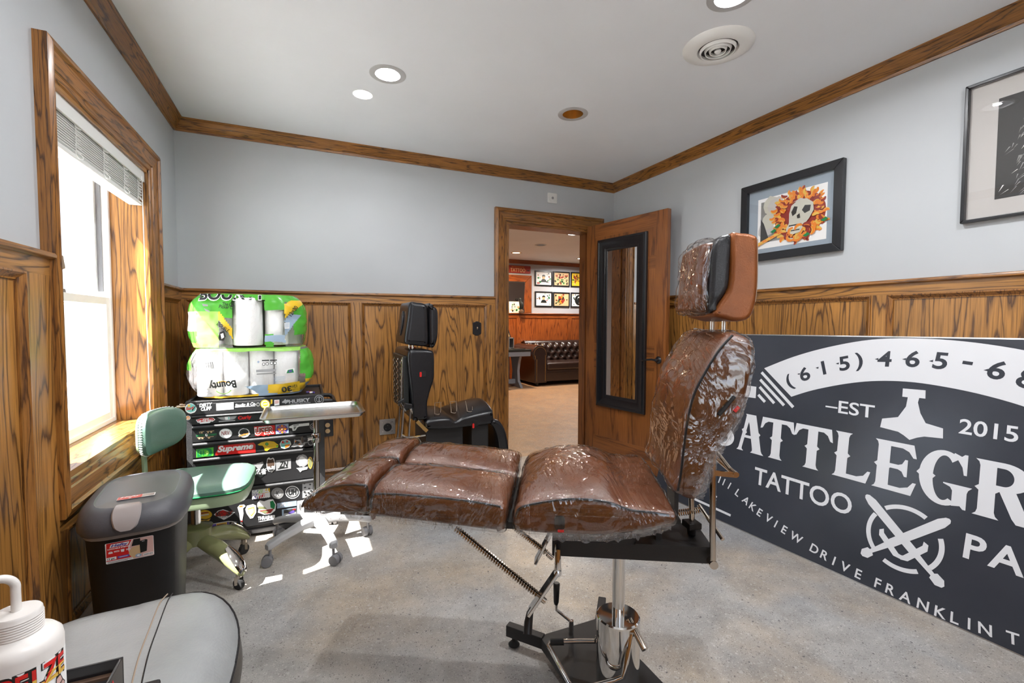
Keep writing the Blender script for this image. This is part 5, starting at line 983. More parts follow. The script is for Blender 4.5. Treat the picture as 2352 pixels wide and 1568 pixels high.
# ------------------------------------------------------------------ two packs of paper towels on the chest
def film_pack(name, label, xc, yc, z0, z1, A, B, reg, seed, prof_fn, group):
    t = thing(name, label, 'paper towels', (xc, yc, z0), 0, group)
    NT, NZ = 260, 110; mb = MB(); R = []; ex = 3.4
    for j in range(NZ+1):
        v = j/NZ; s = prof_fn(v); row = []
        for i in range(NT):
            th = 2*PI*i/NT; c, sn = math.cos(th), math.sin(th); r_ = (abs(c)**ex+abs(sn)**ex)**(-1/ex)
            p = Vector((xc+A*s*r_*c, yc+B*(.55+.45*s)*r_*sn, z0+(z1-z0)*v))
            d = noise.noise_vector(p*11+Vector((seed, 0, 0))); d2 = noise.noise_vector(p*30); p += Vector((d.x*.012+d2.x*.004, d.y*.008+d2.y*.003, d.z*.007)) if 0 < j < NZ else Vector((0, 0, 0))
            row.append(p)
        R.append(row)
    n0 = len(mb.f); mb.rings(R, cap=False)
    for k, f in enumerate(mb.f[n0:]):
        c = sum((mb.v[i] for i in f), Vector())/len(f); mb.m[n0+k] = reg(c, k//NT/NZ)
    mb.rings([[(p-Vector((xc, yc, 0)))*1.0+Vector((xc, yc, 0)) for p in R[0]], [Vector((xc+(p.x-xc)*.02, yc+(p.y-yc)*.02, z0+.001)) for p in R[0]]], 0, cap=False)
    mb.rings([R[-1], [Vector((xc+(p.x-xc)*.02, yc+(p.y-yc)*.02, z1+.004)) for p in R[-1]]], reg(Vector((xc, yc, z1)), 1), cap=False)
    def front(x, z):
        v = min(1, max(0, (z-z0)/(z1-z0))); s = prof_fn(v); q = min(.999, abs(x-xc)/(A*s)); return yc-B*(.55+.45*s)*(1-q**ex)**(1/ex)-.0145
    return t, mb, front
def roll(par, x, y, z0, z1, r, name='paper_roll'):
    return MB().lathe([(.020, z0+.002), (r-.004, z0), (r, z0+.006), (r, z1-.006), (r-.004, z1), (.021, z1-.001), (.020, z0+.01)], 32, (x, y, 0), cap=False).build(name, M['towel'], par)
def preg(c, v):
    if v < .045: return 1 if c.x < -2.84 else 2
    if v < .22 and c.x > -2.90+(.22-v)*.35: return 3 if c.x < -2.79 else (1 if c.x < -2.60 else 2)
    if c.x > -2.625 and v > .42: return 4 if v < .95 else 0
    if c.x > -2.60 and v > .20: return 4 if .3 < v else 1
    if c.x < -3.155 and (v > .55 or v < .2): return 4 if v > .55 else 3
    if v > .93 and c.y < -.3: return 5
    return 0
pf_ = lambda v: (.80+.20*math.sin(min(1, v/.42)*PI/2))*(1-.13*max(0, (v-.62)/.38)**2)
PXC, PYC = -2.872, -.425
pk, mb, front = film_pack('paper_towel_pack', 'sealed pack of paper towel rolls lying upside down on the tool chest top', PXC, PYC, .774, 1.042, .318, .195, preg, 1, pf_, 'paper towel packs')
mb.build('plastic_film', [M['film'], M['pyellow'], M['pblue'], M['pblue'], M['pgreen'], M['plime']], pk, angle=70)
for i, x in enumerate((-3.075, -2.950, -2.825, -2.700)):
    for y in (-.530, -.405, -.285): roll(pk, x+.0, y, .782, 1.035, .0605)
ff_ = lambda u, v, w: (u, front(u, v)-w, v)
c3p = lambda x, y: onY(380+x*.1913, 650+y*.1913, -.635)
def c3(x, y): p = c3p(x, y); return (p.x, p.z)
def label_on(par, fnc, items, mats, name='printed_label'):
    mb = MB(); w = .001
    for it in items:
        if it[0] == 'p': mb.flat([c3(*q) for q in it[1]], fnc, it[2], w)
        else:
            _, body, (x, y), h, wpx, m_, bold, shear, rot = it; a = c3(x, y); b = c3(x, y-h); e = c3(x+wpx, y)
            vs, _t = text_mesh(body, bold, shear, 1.0); size = (b[1]-a[1])/.73; w0 = (max(p[0] for p in vs)-min(p[0] for p in vs))*size
            mb.text(body, fnc, a[0], a[1], size, m_, w, bold, shear, (e[0]-a[0])/w0, 'CENTER', rot)
        w += .0004
    return mb.build(name, [M[k] for k in mats], par, smooth=False, norm=False)
def ring_arc(cx, cy, r0, r1, a0, a1, n=12): return [(cx+r0*math.cos(math.radians(a0+(a1-a0)*k/n)), cy+r0*.72*math.sin(math.radians(a0+(a1-a0)*k/n))) for k in range(n+1)]+[(cx+r1*math.cos(math.radians(a1+(a0-a1)*k/n)), cy+r1*.72*math.sin(math.radians(a1+(a0-a1)*k/n))) for k in range(n+1)]
label_on(pk, ff_, [('p', ring_arc(690, 1262, 92, 104, 20, 150), 2), ('p', ring_arc(690, 1250, 92, 106, 215, 320), 1), ('p', ring_arc(700, 1245, 80, 94, 225, 300), 3),
                   ('t', 'Bounty', (680, 1185), 92, 330, 0, .035, -.05, PI+.09)], ['ink', 'gold', 'plime', 'orange'])
label_on(pk, ff_, [('p', [(1400, 1212), (1612, 1184), (1612, 1315), (1340, 1340)], 1), ('t', '30', (1450, 1248), 66, 120, 0, .03, 0, PI+.1), ('t', '12=', (1545, 1228), 38, 62, 0, .02, 0, PI+.1)], ['ink', 'pyellow'])
bars = [('p', [(455+k*9.5, 945), (455+k*9.5+4+(k % 3)*1.6, 944), (470+k*9.3+4+(k % 3)*1.6, 1026), (470+k*9.3, 1027)], 0) for k in range(12)]
label_on(pk, ff_, bars, ['ink'], 'barcode')
it = [('p', [(1158, 922), (1244, 920), (1244, 934), (1158, 936)], 0), ('p', [(1254, 920), (1338, 918), (1338, 930), (1254, 934)], 0), ('p', [(1095, 1085), (1330, 1070), (1330, 1088), (1095, 1098)], 1), ('p', [(1090, 1040), (1330, 1028), (1330, 1062), (1090, 1070)], 2)]
for k, (x, y) in enumerate(((1180, 972), (1222, 968), (1275, 960), (1316, 960))): it += [('p', [(x+r_*math.cos(2*PI*q/12), y+r_*math.sin(2*PI*q/12)) for q in range(12)], m_) for r_, m_ in ((19, 0), (13, 3))]
it += [('p', [(1100, 945), (1116, 930), (1132, 942), (1118, 962)], 4)]
label_on(pk, ff_, it, ['ink', 'inkgrey', 'silver', 'paper', 'lightblue'])
label_on(pk, ff_, [('p', [(1440, 1040), (1548, 1024), (1546, 1078), (1440, 1088)], 2), ('p', [(1452, 1084), (1470, 1044), (1530, 1034), (1542, 1076)], 0), ('p', [(1478, 1052), (1520, 1046), (1518, 1066), (1482, 1070)], 1)]+[('p', [(1300, 1128+k*14), (1440, 1118+k*14), (1440, 1122+k*14), (1300, 1132+k*14)], 3) for k in range(5)], ['pgreen2', 'purple', 'paper', 'pblue'])
# upper, torn pack
def preg2(c, v):
    x = c.x
    if c.y > -.50: return 1 if (noise.noise(c*9) > -.25) else 0
    if v > .90: return 1
    if x < -3.02:
        q = noise.noise(Vector((x*8, 3, v*5)))
        if x < -3.125 and .30 < v < .66: return 5
        if v > .60 and abs((v-.62)-(x+3.17)*-1.0) < .05: return 2
        if v < .10: return 4
        return 4 if x > -3.125 and v < .66 else 1
    if x < -2.955:
        if abs(v-(.60-(x+3.02)*5.4)) < .09: return 2
        return 1 if v > .55 else 0
    if x < -2.80: return 6
    if x < -2.70:
        if v > .70: return 1
        if v < .22 and v > .10+(x+2.80)*-.3: return 3
        return 6 if v > .25 else (6 if x > -2.76 else 1)
    if abs((v-.80)-(x+2.66)*3.0) < .13 and v > .55: return 2
    if v > .86: return 1
    if abs((x+2.72)-(v-.25)*.20) < .03 and v < .62: return 3
    if x > -2.655: return 1 if v > .22 else 0
    return 0
pf2 = lambda v: (.92+.08*math.sin(min(1, v/.35)*PI/2))*(1-.20*max(0, (v-.70)/.30)**2.2)
pk2, mb, front2 = film_pack('paper_towel_pack', 'torn open green pack of paper towels on top of the sealed pack', -2.886, PYC, 1.046, 1.338, .292, .185, preg2, 5, pf2, 'paper towel packs')
keep = [k for k in range(len(mb.f)) if mb.m[k] != 6]; mb.f = [mb.f[k] for k in keep]; mb.m = [mb.m[k] for k in keep]
mb.build('plastic_film', [M['film'], M['pgreen'], M['pyellow'], M['pblue'], M['plime'], M['paper']], pk2, angle=70)
for x, y in ((-2.745, -.52), (-2.675, -.40), (-2.82, -.38), (-3.10, -.40), (-2.96, -.40), (-3.08, -.27), (-2.95, -.27), (-2.82, -.27), (-2.69, -.27)): roll(pk2, x, y, 1.056, 1.315, .0605)
def ff2(u, v, w):
    zt_ = 1.322
    if v > zt_: o = v-zt_; return (u, front2(u, zt_)-w+o*1.0, zt_+.016*(1-math.exp(-o/.012))+w)
    return (u, front2(u, v)-w, v)
label_on(pk2, ff2, [('t', 'The Qu', (748, 272), 42, 140, 0, .02, .15, -.06), ('t', 'Picker U', (722, 305), 42, 172, 0, .02, .15, -.10)], ['ink'])
label_on(pk2, ff2, [('t', 'BOUNTY', (800, 196), 150, 800, 1, .06, 0, .03), ('t', 'BOUNTY', (800, 190), 140, 780, 0, .03, 0, .03)], ['ink', 'paper'])
label_on(pk2, ff2, [('t', 'DOUBLE', (672, 545), 44, 170, 0, .02, 0, -.72)], ['ink'])
label_on(pk2, ff2, [('t', '12=30', (1552, 345), 46, 150, 0, .02, 0, .98)], ['ink'])
label_on(pk2, ff2, [('p', [(648, 590), (700, 570), (720, 640), (690, 690), (640, 690), (630, 660)], 0), ('p', [(655, 612), (690, 600), (700, 650), (668, 672)], 1), ('p', [(425, 245), (500, 255), (500, 278), (440, 275)], 2), ('p', [(450, 300), (520, 330), (526, 352), (470, 330)], 2)], ['ink', 'paper', 'inkgrey'])
label_on(pk2, ff2, [('p', [(1425, 478), (1488, 470), (1486, 545), (1428, 548)], 1)]+[('p', [(1432, 486+k*14), (1480, 480+k*14), (1480, 486+k*14), (1432, 492+k*14)], 0) for k in range(4)], ['pblue', 'paper'])
er = thing('paper_towel_roll', 'white embossed paper towel roll showing through the torn front of the upper pack', 'paper towels', (-2.887, -.545, 1.056))
rl_ = roll(er, -2.887, -.545, 1.056, 1.318, .0725, 'roll_sheet')
MB().lathe([(.021, 1.057), (.021, 1.3175), (.019, 1.3175), (.019, 1.057)], 24, (-2.887, -.545, 0), cap=False).build('cardboard_core', M['tan'], er)
mb = MB()
for k in range(7):
    for dx in (-.024, 0, .024):
        zc = 1.085+k*.034+(.017 if dx else 0); u0 = dx+.006
        P_ = [(u0-.015, zc), (u0, zc+.017), (u0+.015, zc), (u0, zc-.017), (u0-.015, zc)]
        mb.tube([(-2.887+x, -.545-math.sqrt(.0725**2-x*x)-.0002, z) for x, z in P_], .0008, 4)
o_ = mb.build('embossed_diamonds', M['towel'], rl_)
# two little paper twists on the chest tray
for lb, px, py, c1_, c2_ in (('tiny purple and blue tube on the tool chest tray, nearer the paper towels', 708, 900, 'purple', 'red'), ('tiny bent white tube with purple end on the tool chest tray', 716, 901, 'paper', 'purple')):
    p = onZ(px, py, .764); t = thing('small_tube', lb, 'tube', (p.x, p.y, .758), 0, 'small tubes on the chest')
    MB().tube([(p.x-.012, p.y, .764), (p.x+.006, p.y+.004, .764)], .005, 8).build('tube_body', M[c1_], t); MB().tube([(p.x+.006, p.y+.004, .764), (p.x+.014, p.y-.006, .764)], .005, 8).build('tube_cap', M[c2_], t)
# ------------------------------------------------------------------ instrument stand
ms = thing('instrument_stand', 'steel tray stand on a grey five-star castor base before the tool chest', 'instrument stand', (-2.552, -.875, 0))
fz_ = lambda u, v, w: (u, v, w)
TRX = (-2.80, -2.318, -1.075, -.700, .730)
a0, a1, b0, b1, tz = TRX
R = [[Vector((x, y, z)) for x, y in rrect(a0+i, a1-i, b0+i, b1-i, .045-min(i, .03)*.6, 6)] for i, z in ((.030, tz-.022), (.020, tz-.020), (.012, tz-.004), (.006, tz), (.000, tz-.001), (.0, tz-.006), (.006, tz-.006), (.016, tz-.024), (.030, tz-.027))]
mb = MB(); mb.rings(R, cap=False); mb.add(R[0], [tuple(range(len(R[0])))]); mb.add(R[-1], [tuple(range(len(R[0])))[::-1]])
mb.build('tray', M['steel'], ms, norm=False)
MB().tube([(-2.552, -.875, .12), (-2.552, -.875, .45)], .0155, 20).build('lower_tube', M['chrome'], ms)
up_ = MB().tube([(-2.552, -.875, .42), (-2.552, -.875, .702)], .0125, 20).build('upper_tube', M['chrome'], ms)
MB().bar((-2.552, -1.0, .6975), (-2.552, -.76, .6975), .03, .010).bar((-2.70, -.875, .699), (-2.42, -.875, .699), .03, .008).build('tray_bracket', M['steel'], ms)
MB().lathe([(.019, .55), (.021, .555), (.021, .595), (.019, .60)], 20, (-2.552, -.875, 0), cap=False).tube([(-2.552, -.875, .575), (-2.60, -.895, .575)], .008, 10).build('clamp_collar', M['chrome'], ms)
MB().lathe([(.0, -.012), (.020, -.010), (.022, .0), (.020, .010), (0, .012)], 10, (-2.608, -.898, .575), M=Matrix.Rotation(math.radians(22), 3, 'Z') @ Matrix.Rotation(PI/2, 3, 'Y')).build('star_knob', M['black'], ms)
MB().lathe([(.0, .105), (.045, .105), (.048, .12), (.045, .150), (.024, .165), (.016, .175), (0, .175)], 24, (-2.552, -.875, 0)).build('hub', M['silver'], ms)
for k in range(5):
    a = math.radians(-147+72*k); c, s = math.cos(a), math.sin(a)
    Rr = []
    for t, hw, zt, zb in ((.030, .030, .160, .112), (.09, .026, .155, .115), (.20, .022, .132, .098), (.262, .021, .116, .080), (.274, .015, .108, .082)):
        pr = rrect(-hw, hw, zb, zt, min(hw, .016)*.7, 3); Rr.append([Vector((-2.552+c*t-s*q[0], -.875+s*t+c*q[0], q[1])) for q in pr])
    am = MB().rings(Rr).build('base_arm', M['silver'], ms)
    x, y = -2.552+c*.258, -.875+s*.258; b_ = a+.9+k*1.3; ux, uy = math.cos(b_), math.sin(b_)
    mb = MB()
    for sg in (-1, 1): mb.tube([(x+ux*sg*.006+uy*.012, y+uy*sg*.006-ux*.012, .026), (x+ux*sg*.024+uy*.012, y+uy*sg*.024-ux*.012, .026)], [.026, .024], 20)
    mb.tube([(x, y, .03), (x, y, .088)], .007, 8).tube([(x+ux*-.02+uy*.012, y+uy*-.02-ux*.012, .030), (x+ux*.02+uy*.012, y+uy*.02-ux*.012, .030)], .020, 14)
    mb.build('caster', M['grey'], am)

# ------------------------------------------------------------------ step-on trash can
tcn = thing('trash_can', 'black plastic step-on trash can with charcoal lid under the window', 'trash can', (-3.122, -1.532, 0), math.radians(7))
def sq(a, b, ex, n=48, cy=0, fb=1.0): 
    out = []
    for i in range(n):
        t = 2*PI*i/n; c, s = math.cos(t), math.sin(t); r_ = (abs(c)**ex+abs(s)**ex)**(-1/ex); y = b*r_*s
        out.append((a*r_*c, cy+(y*fb if s < 0 else y)))
    return out
L_ = dict(local=True)
MB().rings([[Vector((x, y, z)) for x, y in sq(a, b, 4.5)] for a, b, z in ((.100, .150, 0), (.104, .155, .006), (.126, .200, .525), (.128, .202, .532))]).build('body', M['canblack'], tcn, **L_)
MB().rings([[Vector((x, y, z)) for x, y in sq(a, b, 4.2)] for a, b, z in ((.126, .200, .522), (.131, .207, .524), (.131, .207, .540), (.126, .202, .541))]).build('rim_band', M['bandgrey'], tcn, **L_)
ld_ = MB().rings([[Vector((x, y, z)) for x, y in sq(a, b, e_)] for a, b, e_, z in ((.130, .206, 4, .537), (.141, .220, 3.8, .538), (.147, .228, 3.6, .550), (.147, .229, 3.5, .570), (.141, .222, 3.4, .592), (.128, .206, 3.4, .608), (.108, .185, 3.6, .614), (.104, .18, 3.6, .611), (.06, .12, 3.6, .616), (.004, .01, 3, .618))]).build('lid', M['lidgrey'], tcn, **L_)
def lidf(u, v, w):
    """latch: wraps over the front lip of the lid"""
    P_ = catmull([(0, -.172, .6165), (0, -.205, .612), (0, -.226, .592), (0, -.236, .566), (0, -.237, .540)], 8, False)
    t = max(0, min(1, v))*(len(P_)-1); i = min(int(t), len(P_)-2); p = P_[i].lerp(P_[i+1], t-i); d = (P_[i+1]-P_[i]).normalized(); n_ = Vector((0, d.z, -d.y)); n_ = n_ if n_.y < 0 or n_.z > 0 else -n_
    return Vector((u, p.y, p.z))+n_*(w)
mb = MB(); R = []
for k in range(13):
    v = k/12; hw = .036-.008*abs(v-.35)**2*4 if v < .8 else .036-.008*.81-.014*((v-.8)/.2)**2; R.append([lidf(u-.006, .12+v*.72, w) for u, w in ((-hw, .001), (-hw+.004, .006), (0, .0075), (hw-.004, .006), (hw, .001))])
mb.rings(R, cap=False, closed=False); mb.build('latch', M['latch'], ld_, norm=False, **L_)
fl_ = lambda u, v, w: (u, v, .6155+w)
mb = MB(); mb.flat(rrect(-.045, .052, -.128, -.098, .003), fl_, 0, .002); mb.flat(rrect(-.044, .018, -.127, -.099, .002), fl_, 1, .0024); mb.flat(rrect(.018, .05, -.125, -.101, .003), fl_, 2, .0024)
mb.text('Hefty', fl_, -.012, -.112, .014, 0, .0028, bold=.03, shear=.25, align='CENTER', sx=1.6); mb.flat(circ(-.012, -.120, .004, 14, .003), fl_, 0, .0028)
mb.build('lid_sticker', [M['paper'], M['red'], M['latch']], ld_, smooth=False, norm=False, **L_)
fb_ = lambda u, v, w: (u, -.1525-((.445+(v-.375)*.70)/.525)*.0475-w, .445+(v-.375)*.70)
mb = MB(); U0, U1, V0, V1 = -.062, .055, .375, .470
mb.flat(rrect(U0, U1, V0, V1, .004), fb_, 0, .0012)
mb.flat([(U0+.001, .387), (.0, .387)]+[(.002-.010*math.sin(PI*k/10), .387+.081*k/10) for k in range(11)]+[(U0+.003, V1-.001)], fb_, 1, .0015)
mb.flat([(.004-.010*math.sin(PI*k/10), .377+.092*k/10) for k in range(11)]+[(U1-.001, V1-.001), (U1-.001, .377)], fb_, 5, .0015)
mb.flat([(.003-.010*math.sin(PI*k/10), .382+.05*k/10) for k in range(11)]+[(.022, .436), (.022, .385)], fb_, 6, .0018); mb.flat([(.0, .437), (.022, .437), (.022, .468), (.006, .468)], fb_, 2, .0018)
mb.flat([(.021, .398), (.037, .402), (.040, .455), (.036, .458), (.023, .455), (.020, .45)], fb_, 2, .0021); mb.flat([(.026, .449), (.033, .450), (.033, .454), (.026, .453)], fb_, 7, .0023)
mb.flat([(-.052, .448), (-.008, .448), (-.004, .463), (-.048, .463)], fb_, 0, .0018); mb.text('Hefty', fb_, -.028, .4505, .0150, 3, .0021, bold=.045, shear=.25, align='CENTER', sx=1.15)
mb.text('LOCKABLE STEPON', fb_, -.030, .4390, .0078, 0, .0018, bold=.04, align='CENTER', sx=.78)
mb.flat([(-.055, .421), (-.045, .421), (-.045, .428), (-.055, .428)], fb_, 0, .0018); mb.flat([circ(-.050, .428, .0036, 12), circ(-.050, .428, .0022, 12)], fb_, 0, .0018)
mb.flat([(-.025, .420), (-.018, .420), (-.017, .432), (-.026, .432)], fb_, 0, .0018)
for k in range(2): mb.flat([(-.042, .424+k*.004), (-.029, .424+k*.004), (-.029, .426+k*.004), (-.042, .426+k*.004)], fb_, 0, .0018); mb.flat([(-.013, .424+k*.004), (-.002, .424+k*.004), (-.002, .426+k*.004), (-.013, .426+k*.004)], fb_, 0, .0018)
mb.flat([(U0+.001, .391), (-.037, .391), (-.037, .404), (U0+.001, .404)], fb_, 0, .0018); mb.text('13 gal', fb_, -.050, .394, .010, 2, .0021, bold=.02, align='CENTER', sx=.8)
mb.flat([(-.034, .393), (-.006, .393), (-.006, .403), (-.034, .403)], fb_, 3, .0018); mb.flat([(-.030, .397), (-.010, .397), (-.010, .399), (-.030, .399)], fb_, 0, .0021)
mb.flat(circ(.016, .389, .008, 18), fb_, 4, .0024); mb.flat(circ(.016, .389, .0035, 12), fb_, 0, .0026); mb.flat([(.028, .381), (.053, .381), (.053, .392), (.028, .392)], fb_, 0, .0021)
for k in range(9): mb.flat([(.030+k*.0025, .383), (.0312+k*.0025, .383), (.0312+k*.0025, .390), (.030+k*.0025, .390)], fb_, 2, .0023)
for k in range(2): mb.flat([(U0+.004, .378+k*.004), (-.010+k*.01, .378+k*.004), (-.010+k*.01, .3795+k*.004), (U0+.004, .3795+k*.004)], fb_, 2, .0018)
mb.build('front_label', [M['paper'], M['red'], M['ink'], M['purple'], M['pblue'], M['pink'], M['tan'], M['silver']], tcn, smooth=False, norm=False, **L_)
MB().prism(rrect(-.05, .05, .005, .028, .006), lambda u, v, w: (u, -.150-w, v), 0, .05).build('step_pedal', M['lidgrey'], tcn, bevel=.004, **L_)

# ------------------------------------------------------------------ vintage green swivel chair
GX, GY = -3.065, -1.015
gc = thing('swivel_chair', 'vintage mint green steel swivel chair with green vinyl seat beside the trash can', 'chair', (GX, GY, 0), math.radians(-2))
def gseat(z, grow, ex=5): return [Vector((x+.02, y, z)) for x, y in sq(.205+grow, .195+grow, ex)]
MB().rings([gseat(.395, -.012), gseat(.392, 0), gseat(.405, .003), gseat(.440, .004)]).build('seat_shell', M['green'], gc, **L_)
st_ = MB().rings([gseat(.438, .0), gseat(.446, .007), gseat(.462, .006), gseat(.474, -.010), gseat(.483, -.045), gseat(.487, -.11), gseat(.488, -.19)]).build('seat_cushion', M['greenvinyl'], gc, **L_)
MB().tube([p+Vector((0, 0, .0)) for p in gseat(.447, .008)]+[gseat(.447, .008)[0]], .0028, 6).build('seam', M['pgreen2'], st_, **L_)
MB().tube([(0, 0, .20), (0, 0, .39)], .019, 18).build('column', M['steel'], gc, **L_)
MB().lathe([(.0, .175), (.055, .175), (.060, .19), (.060, .235), (.066, .246), (.05, .250), (.024, .262), (.0, .262)], 28).build('hub', M['greenolive'], gc, **L_)
MB().bar((-.02, 0, .385), (-.20, .03, .380), .06, .020).build('back_arm', M['green'], gc, bevel=.005, **L_)
for k in range(4):
    a = math.radians(-40+90*k); c, s = math.cos(a), math.sin(a); Rr = []
    for t, hw, zt, zb in ((.03, .034, .215, .165), (.08, .036, .212, .140), (.14, .034, .200, .115), (.20, .030, .170, .088), (.245, .026, .128, .070), (.268, .020, .094, .062), (.272, .012, .082, .064)):
        n_ = 14; Rr.append([Vector((c*t-s*hw*math.cos(2*PI*j/n_), s*t+c*hw*math.cos(2*PI*j/n_), (zt+zb)/2+(zt-zb)/2*math.sin(2*PI*j/n_)*(1 if math.sin(2*PI*j/n_) > 0 else .9))) for j in range(n_)])
    lg = MB().rings(Rr).build('leg', M['greenolive'], gc, **L_)
    Rr = []
    for t, hw, zc_, h_ in ((.190, .014, .180, .004), (.225, .026, .151, .004), (.252, .026, .120, .006), (.274, .021, .090, .010), (.278, .012, .078, .008)):
        Rr.append([Vector((c*t-s*hw*q, s*t+c*hw*q, zc_+h_*(1-q*q)+e_)) for q, e_ in ((-1, 0), (-.5, .004), (0, .005), (.5, .004), (1, 0))])
    MB().rings(Rr, cap=False, closed=False).build('toe_cap', M['chrome'], lg, norm=False, **L_)
    x, y = c*.248, s*.248
    mb = MB().tube([(x, y, .055), (x, y, .075)], .012, 12).bar((x-.008*s, y+.008*c, .022), (x-.010*s, y+.010*c, .058), .003, .022).bar((x+.008*s, y-.008*c, .022), (x+.010*s, y-.010*c, .058), .003, .022); mb.build('caster_fork', M['chromewarm'], lg, **L_)
    MB().tube([(x-.009*s, y+.009*c, .0245), (x+.009*s, y-.009*c, .0245)], .0245, 20).build('caster_wheel', M['rubber'], lg, **L_)
# backrest: post, bracket and pad
pbx, pby = -.185, .055
MB().bar((pbx-.012, pby, .375), (pbx-.022, pby, .72), .034, .014, up=(1, 0, 0)).bar((pbx-.022, pby, .70), (pbx-.012, pby, .775), .040, .012, up=(1, 0, 0)).build('back_post', M['green'], gc, bevel=.004, **L_)
MB().bar((pbx-.032, pby-.012, .655), (pbx+.02, pby-.012, .655), .03, .035).bar((pbx-.03, pby-.022, .63), (pbx-.03, pby-.022, .69), .012, .012).build('back_bracket', M['green'], gc, bevel=.004, **L_)
MB().lathe([(.0, 0), (.014, 0), (.014, .012), (.006, .014), (.006, .022), (0, .022)], 6, (pbx-.028, pby-.03, .650), M=Matrix.Rotation(PI/2, 3, 'X')).build('wing_bolt', M['chrome'], gc, **L_)
pr = Matrix.Rotation(math.radians(-14), 3, 'Z')
def bpad(x, gy, gz, ex=3.2):
    return [Vector((pbx+.022, pby+.02, .690))+pr @ Vector((x+.06*(p[0]/.15)**2*.5, p[0], p[1])) for p in sq(.150+gy, .088+gz, ex, 60)]
bp_ = MB().rings([bpad(-.020, -.02, -.02), bpad(-.022, 0, 0), bpad(-.012, .004, .004)]).build('back_shell', M['green'], gc, **L_)
R = [bpad(-.012, .0, .0)]+[bpad(x, g, g) for x, g in ((-.006, .007), (.006, .009), (.018, .006), (.028, -.006), (.034, -.03), (.037, -.07))]
pd_ = MB().rings(R).build('back_cushion', M['greenvinyl'], gc, **L_)
mb = MB(); A_ = bpad(-.008, .006, .006); B_ = bpad(.004, .0105, .0105)
for i in range(0, 60, 1): mb.tube([A_[i], B_[i]], .0024, 5)
o_ = mb.build('gathered_edge', M['white'], pd_, **L_); o_['kind'] = 'stuff'

# ------------------------------------------------------------------ black stool in the foreground
sl = thing('saddle_stool', 'worn black leather stool seat with stitched seams in the foreground', 'stool', (-2.975, -2.34, 0))
def stool_h(u, v):           # u,v in -1..1 across and along
    return .500-.030*max(0, abs(u)-.55)**2*3+.012*math.cos(2.6*(u-.9))*(.4+.6*max(0, v))-.020*max(0, -v-.3)-.010*u-.07*max(0, u-.5)**2
def srad(t): 
    c, s = math.cos(t), math.sin(t); e = 3.0; return (abs(c)**e+abs(s)**e)**(-1/e)
mb = MB(); R = []; NT = 64
for q, dz_, gr in ((0.02, 0, 0), (.3, 0, 0), (.55, 0, 0), (.75, 0, 0), (.88, -.002, 0), (.95, -.008, 0), (1.0, -.018, 0)):
    row = []
    for i in range(NT):
        t = 2*PI*i/NT; r_ = srad(t)*q; u, v = r_*math.cos(t), r_*math.sin(t); row.append(Vector((-2.968+.225*u-.012*v*v*(1 if u > 0 else -1), -2.355+.275*v, stool_h(u, v)+dz_)))
    R.append(row)
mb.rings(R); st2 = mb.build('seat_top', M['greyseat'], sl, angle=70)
mb = MB(); R2 = [R[-1]]
for gx, z_ in ((.004, -.030), (.006, -.055), (.0, -.085), (-.02, -.105)):
    R2.append([Vector((p.x+gx*(1 if p.x > -2.968 else -1), p.y+gx*(1 if p.y > -2.355 else -1), p.z+z_)) for p in R[-1]])
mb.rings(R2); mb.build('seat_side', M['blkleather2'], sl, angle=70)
MB().tube([p+Vector((0, 0, .001)) for p in R[-1]]+[R[-1][0]], .0028, 6).build('edge_piping', M['blkleather'], sl)
mb = MB()
for i in range(NT*4):
    k = i/4; a_ = R[-1][int(k) % NT].lerp(R[-1][(int(k)+1) % NT], k % 1); b_ = R[-1][int(k+.14) % NT].lerp(R[-1][(int(k+.14)+1) % NT], (k+.14) % 1)
    if (b_-a_).length > 1e-5: mb.bar(a_+Vector((0, 0, -.007)), b_+Vector((0, 0, -.007)), .0012, .0012)
o_ = mb.build('stitching', M['paper'], sl); o_['kind'] = 'stuff'
def seam(pts, r_, mt, nm):
    P_ = catmull([(u, v, 0) for u, v in pts], 8, False); MB().tube([(-2.968+.225*p.x, -2.355+.275*p.y, stool_h(p.x, p.y)+.0006) for p in P_], r_, 6).build(nm, mt, st2)
seam([(.20, .95), (.17, .8), (.20, .4), (.24, 0), (.34, -.5), (.5, -.95)], .0016, M['thread'], 'seam'); seam([(.25, .94), (.24, .8), (.27, .4), (.31, 0), (.41, -.5), (.57, -.93)], .0014, M['blkleather'], 'seam')
MB().tube([(-2.975, -2.34, .13), (-2.975, -2.34, .40)], .022, 18).build('gas_column', M['black'], sl)
MB().lathe([(.0, .395), (.09, .395), (.09, .41), (0, .41)], 20, (-2.975, -2.34, 0)).build('seat_plate', M['blackmetal'], sl)
for k in range(5):
    a = math.radians(20+72*k); c, s = math.cos(a), math.sin(a)
    lg = MB().bar((-2.975, -2.34, .12), (-2.975+c*.25, -2.34+s*.25, .075), .04, .028).build('base_arm', M['black'], sl, bevel=.004)
    x, y = -2.975+c*.24, -2.34+s*.24; MB().tube([(x-.018*s, y+.018*c, .026), (x+.018*s, y-.018*c, .026)], .026, 18).tube([(x, y, .026), (x, y, .07)], .006, 8).build('caster', M['black'], lg)

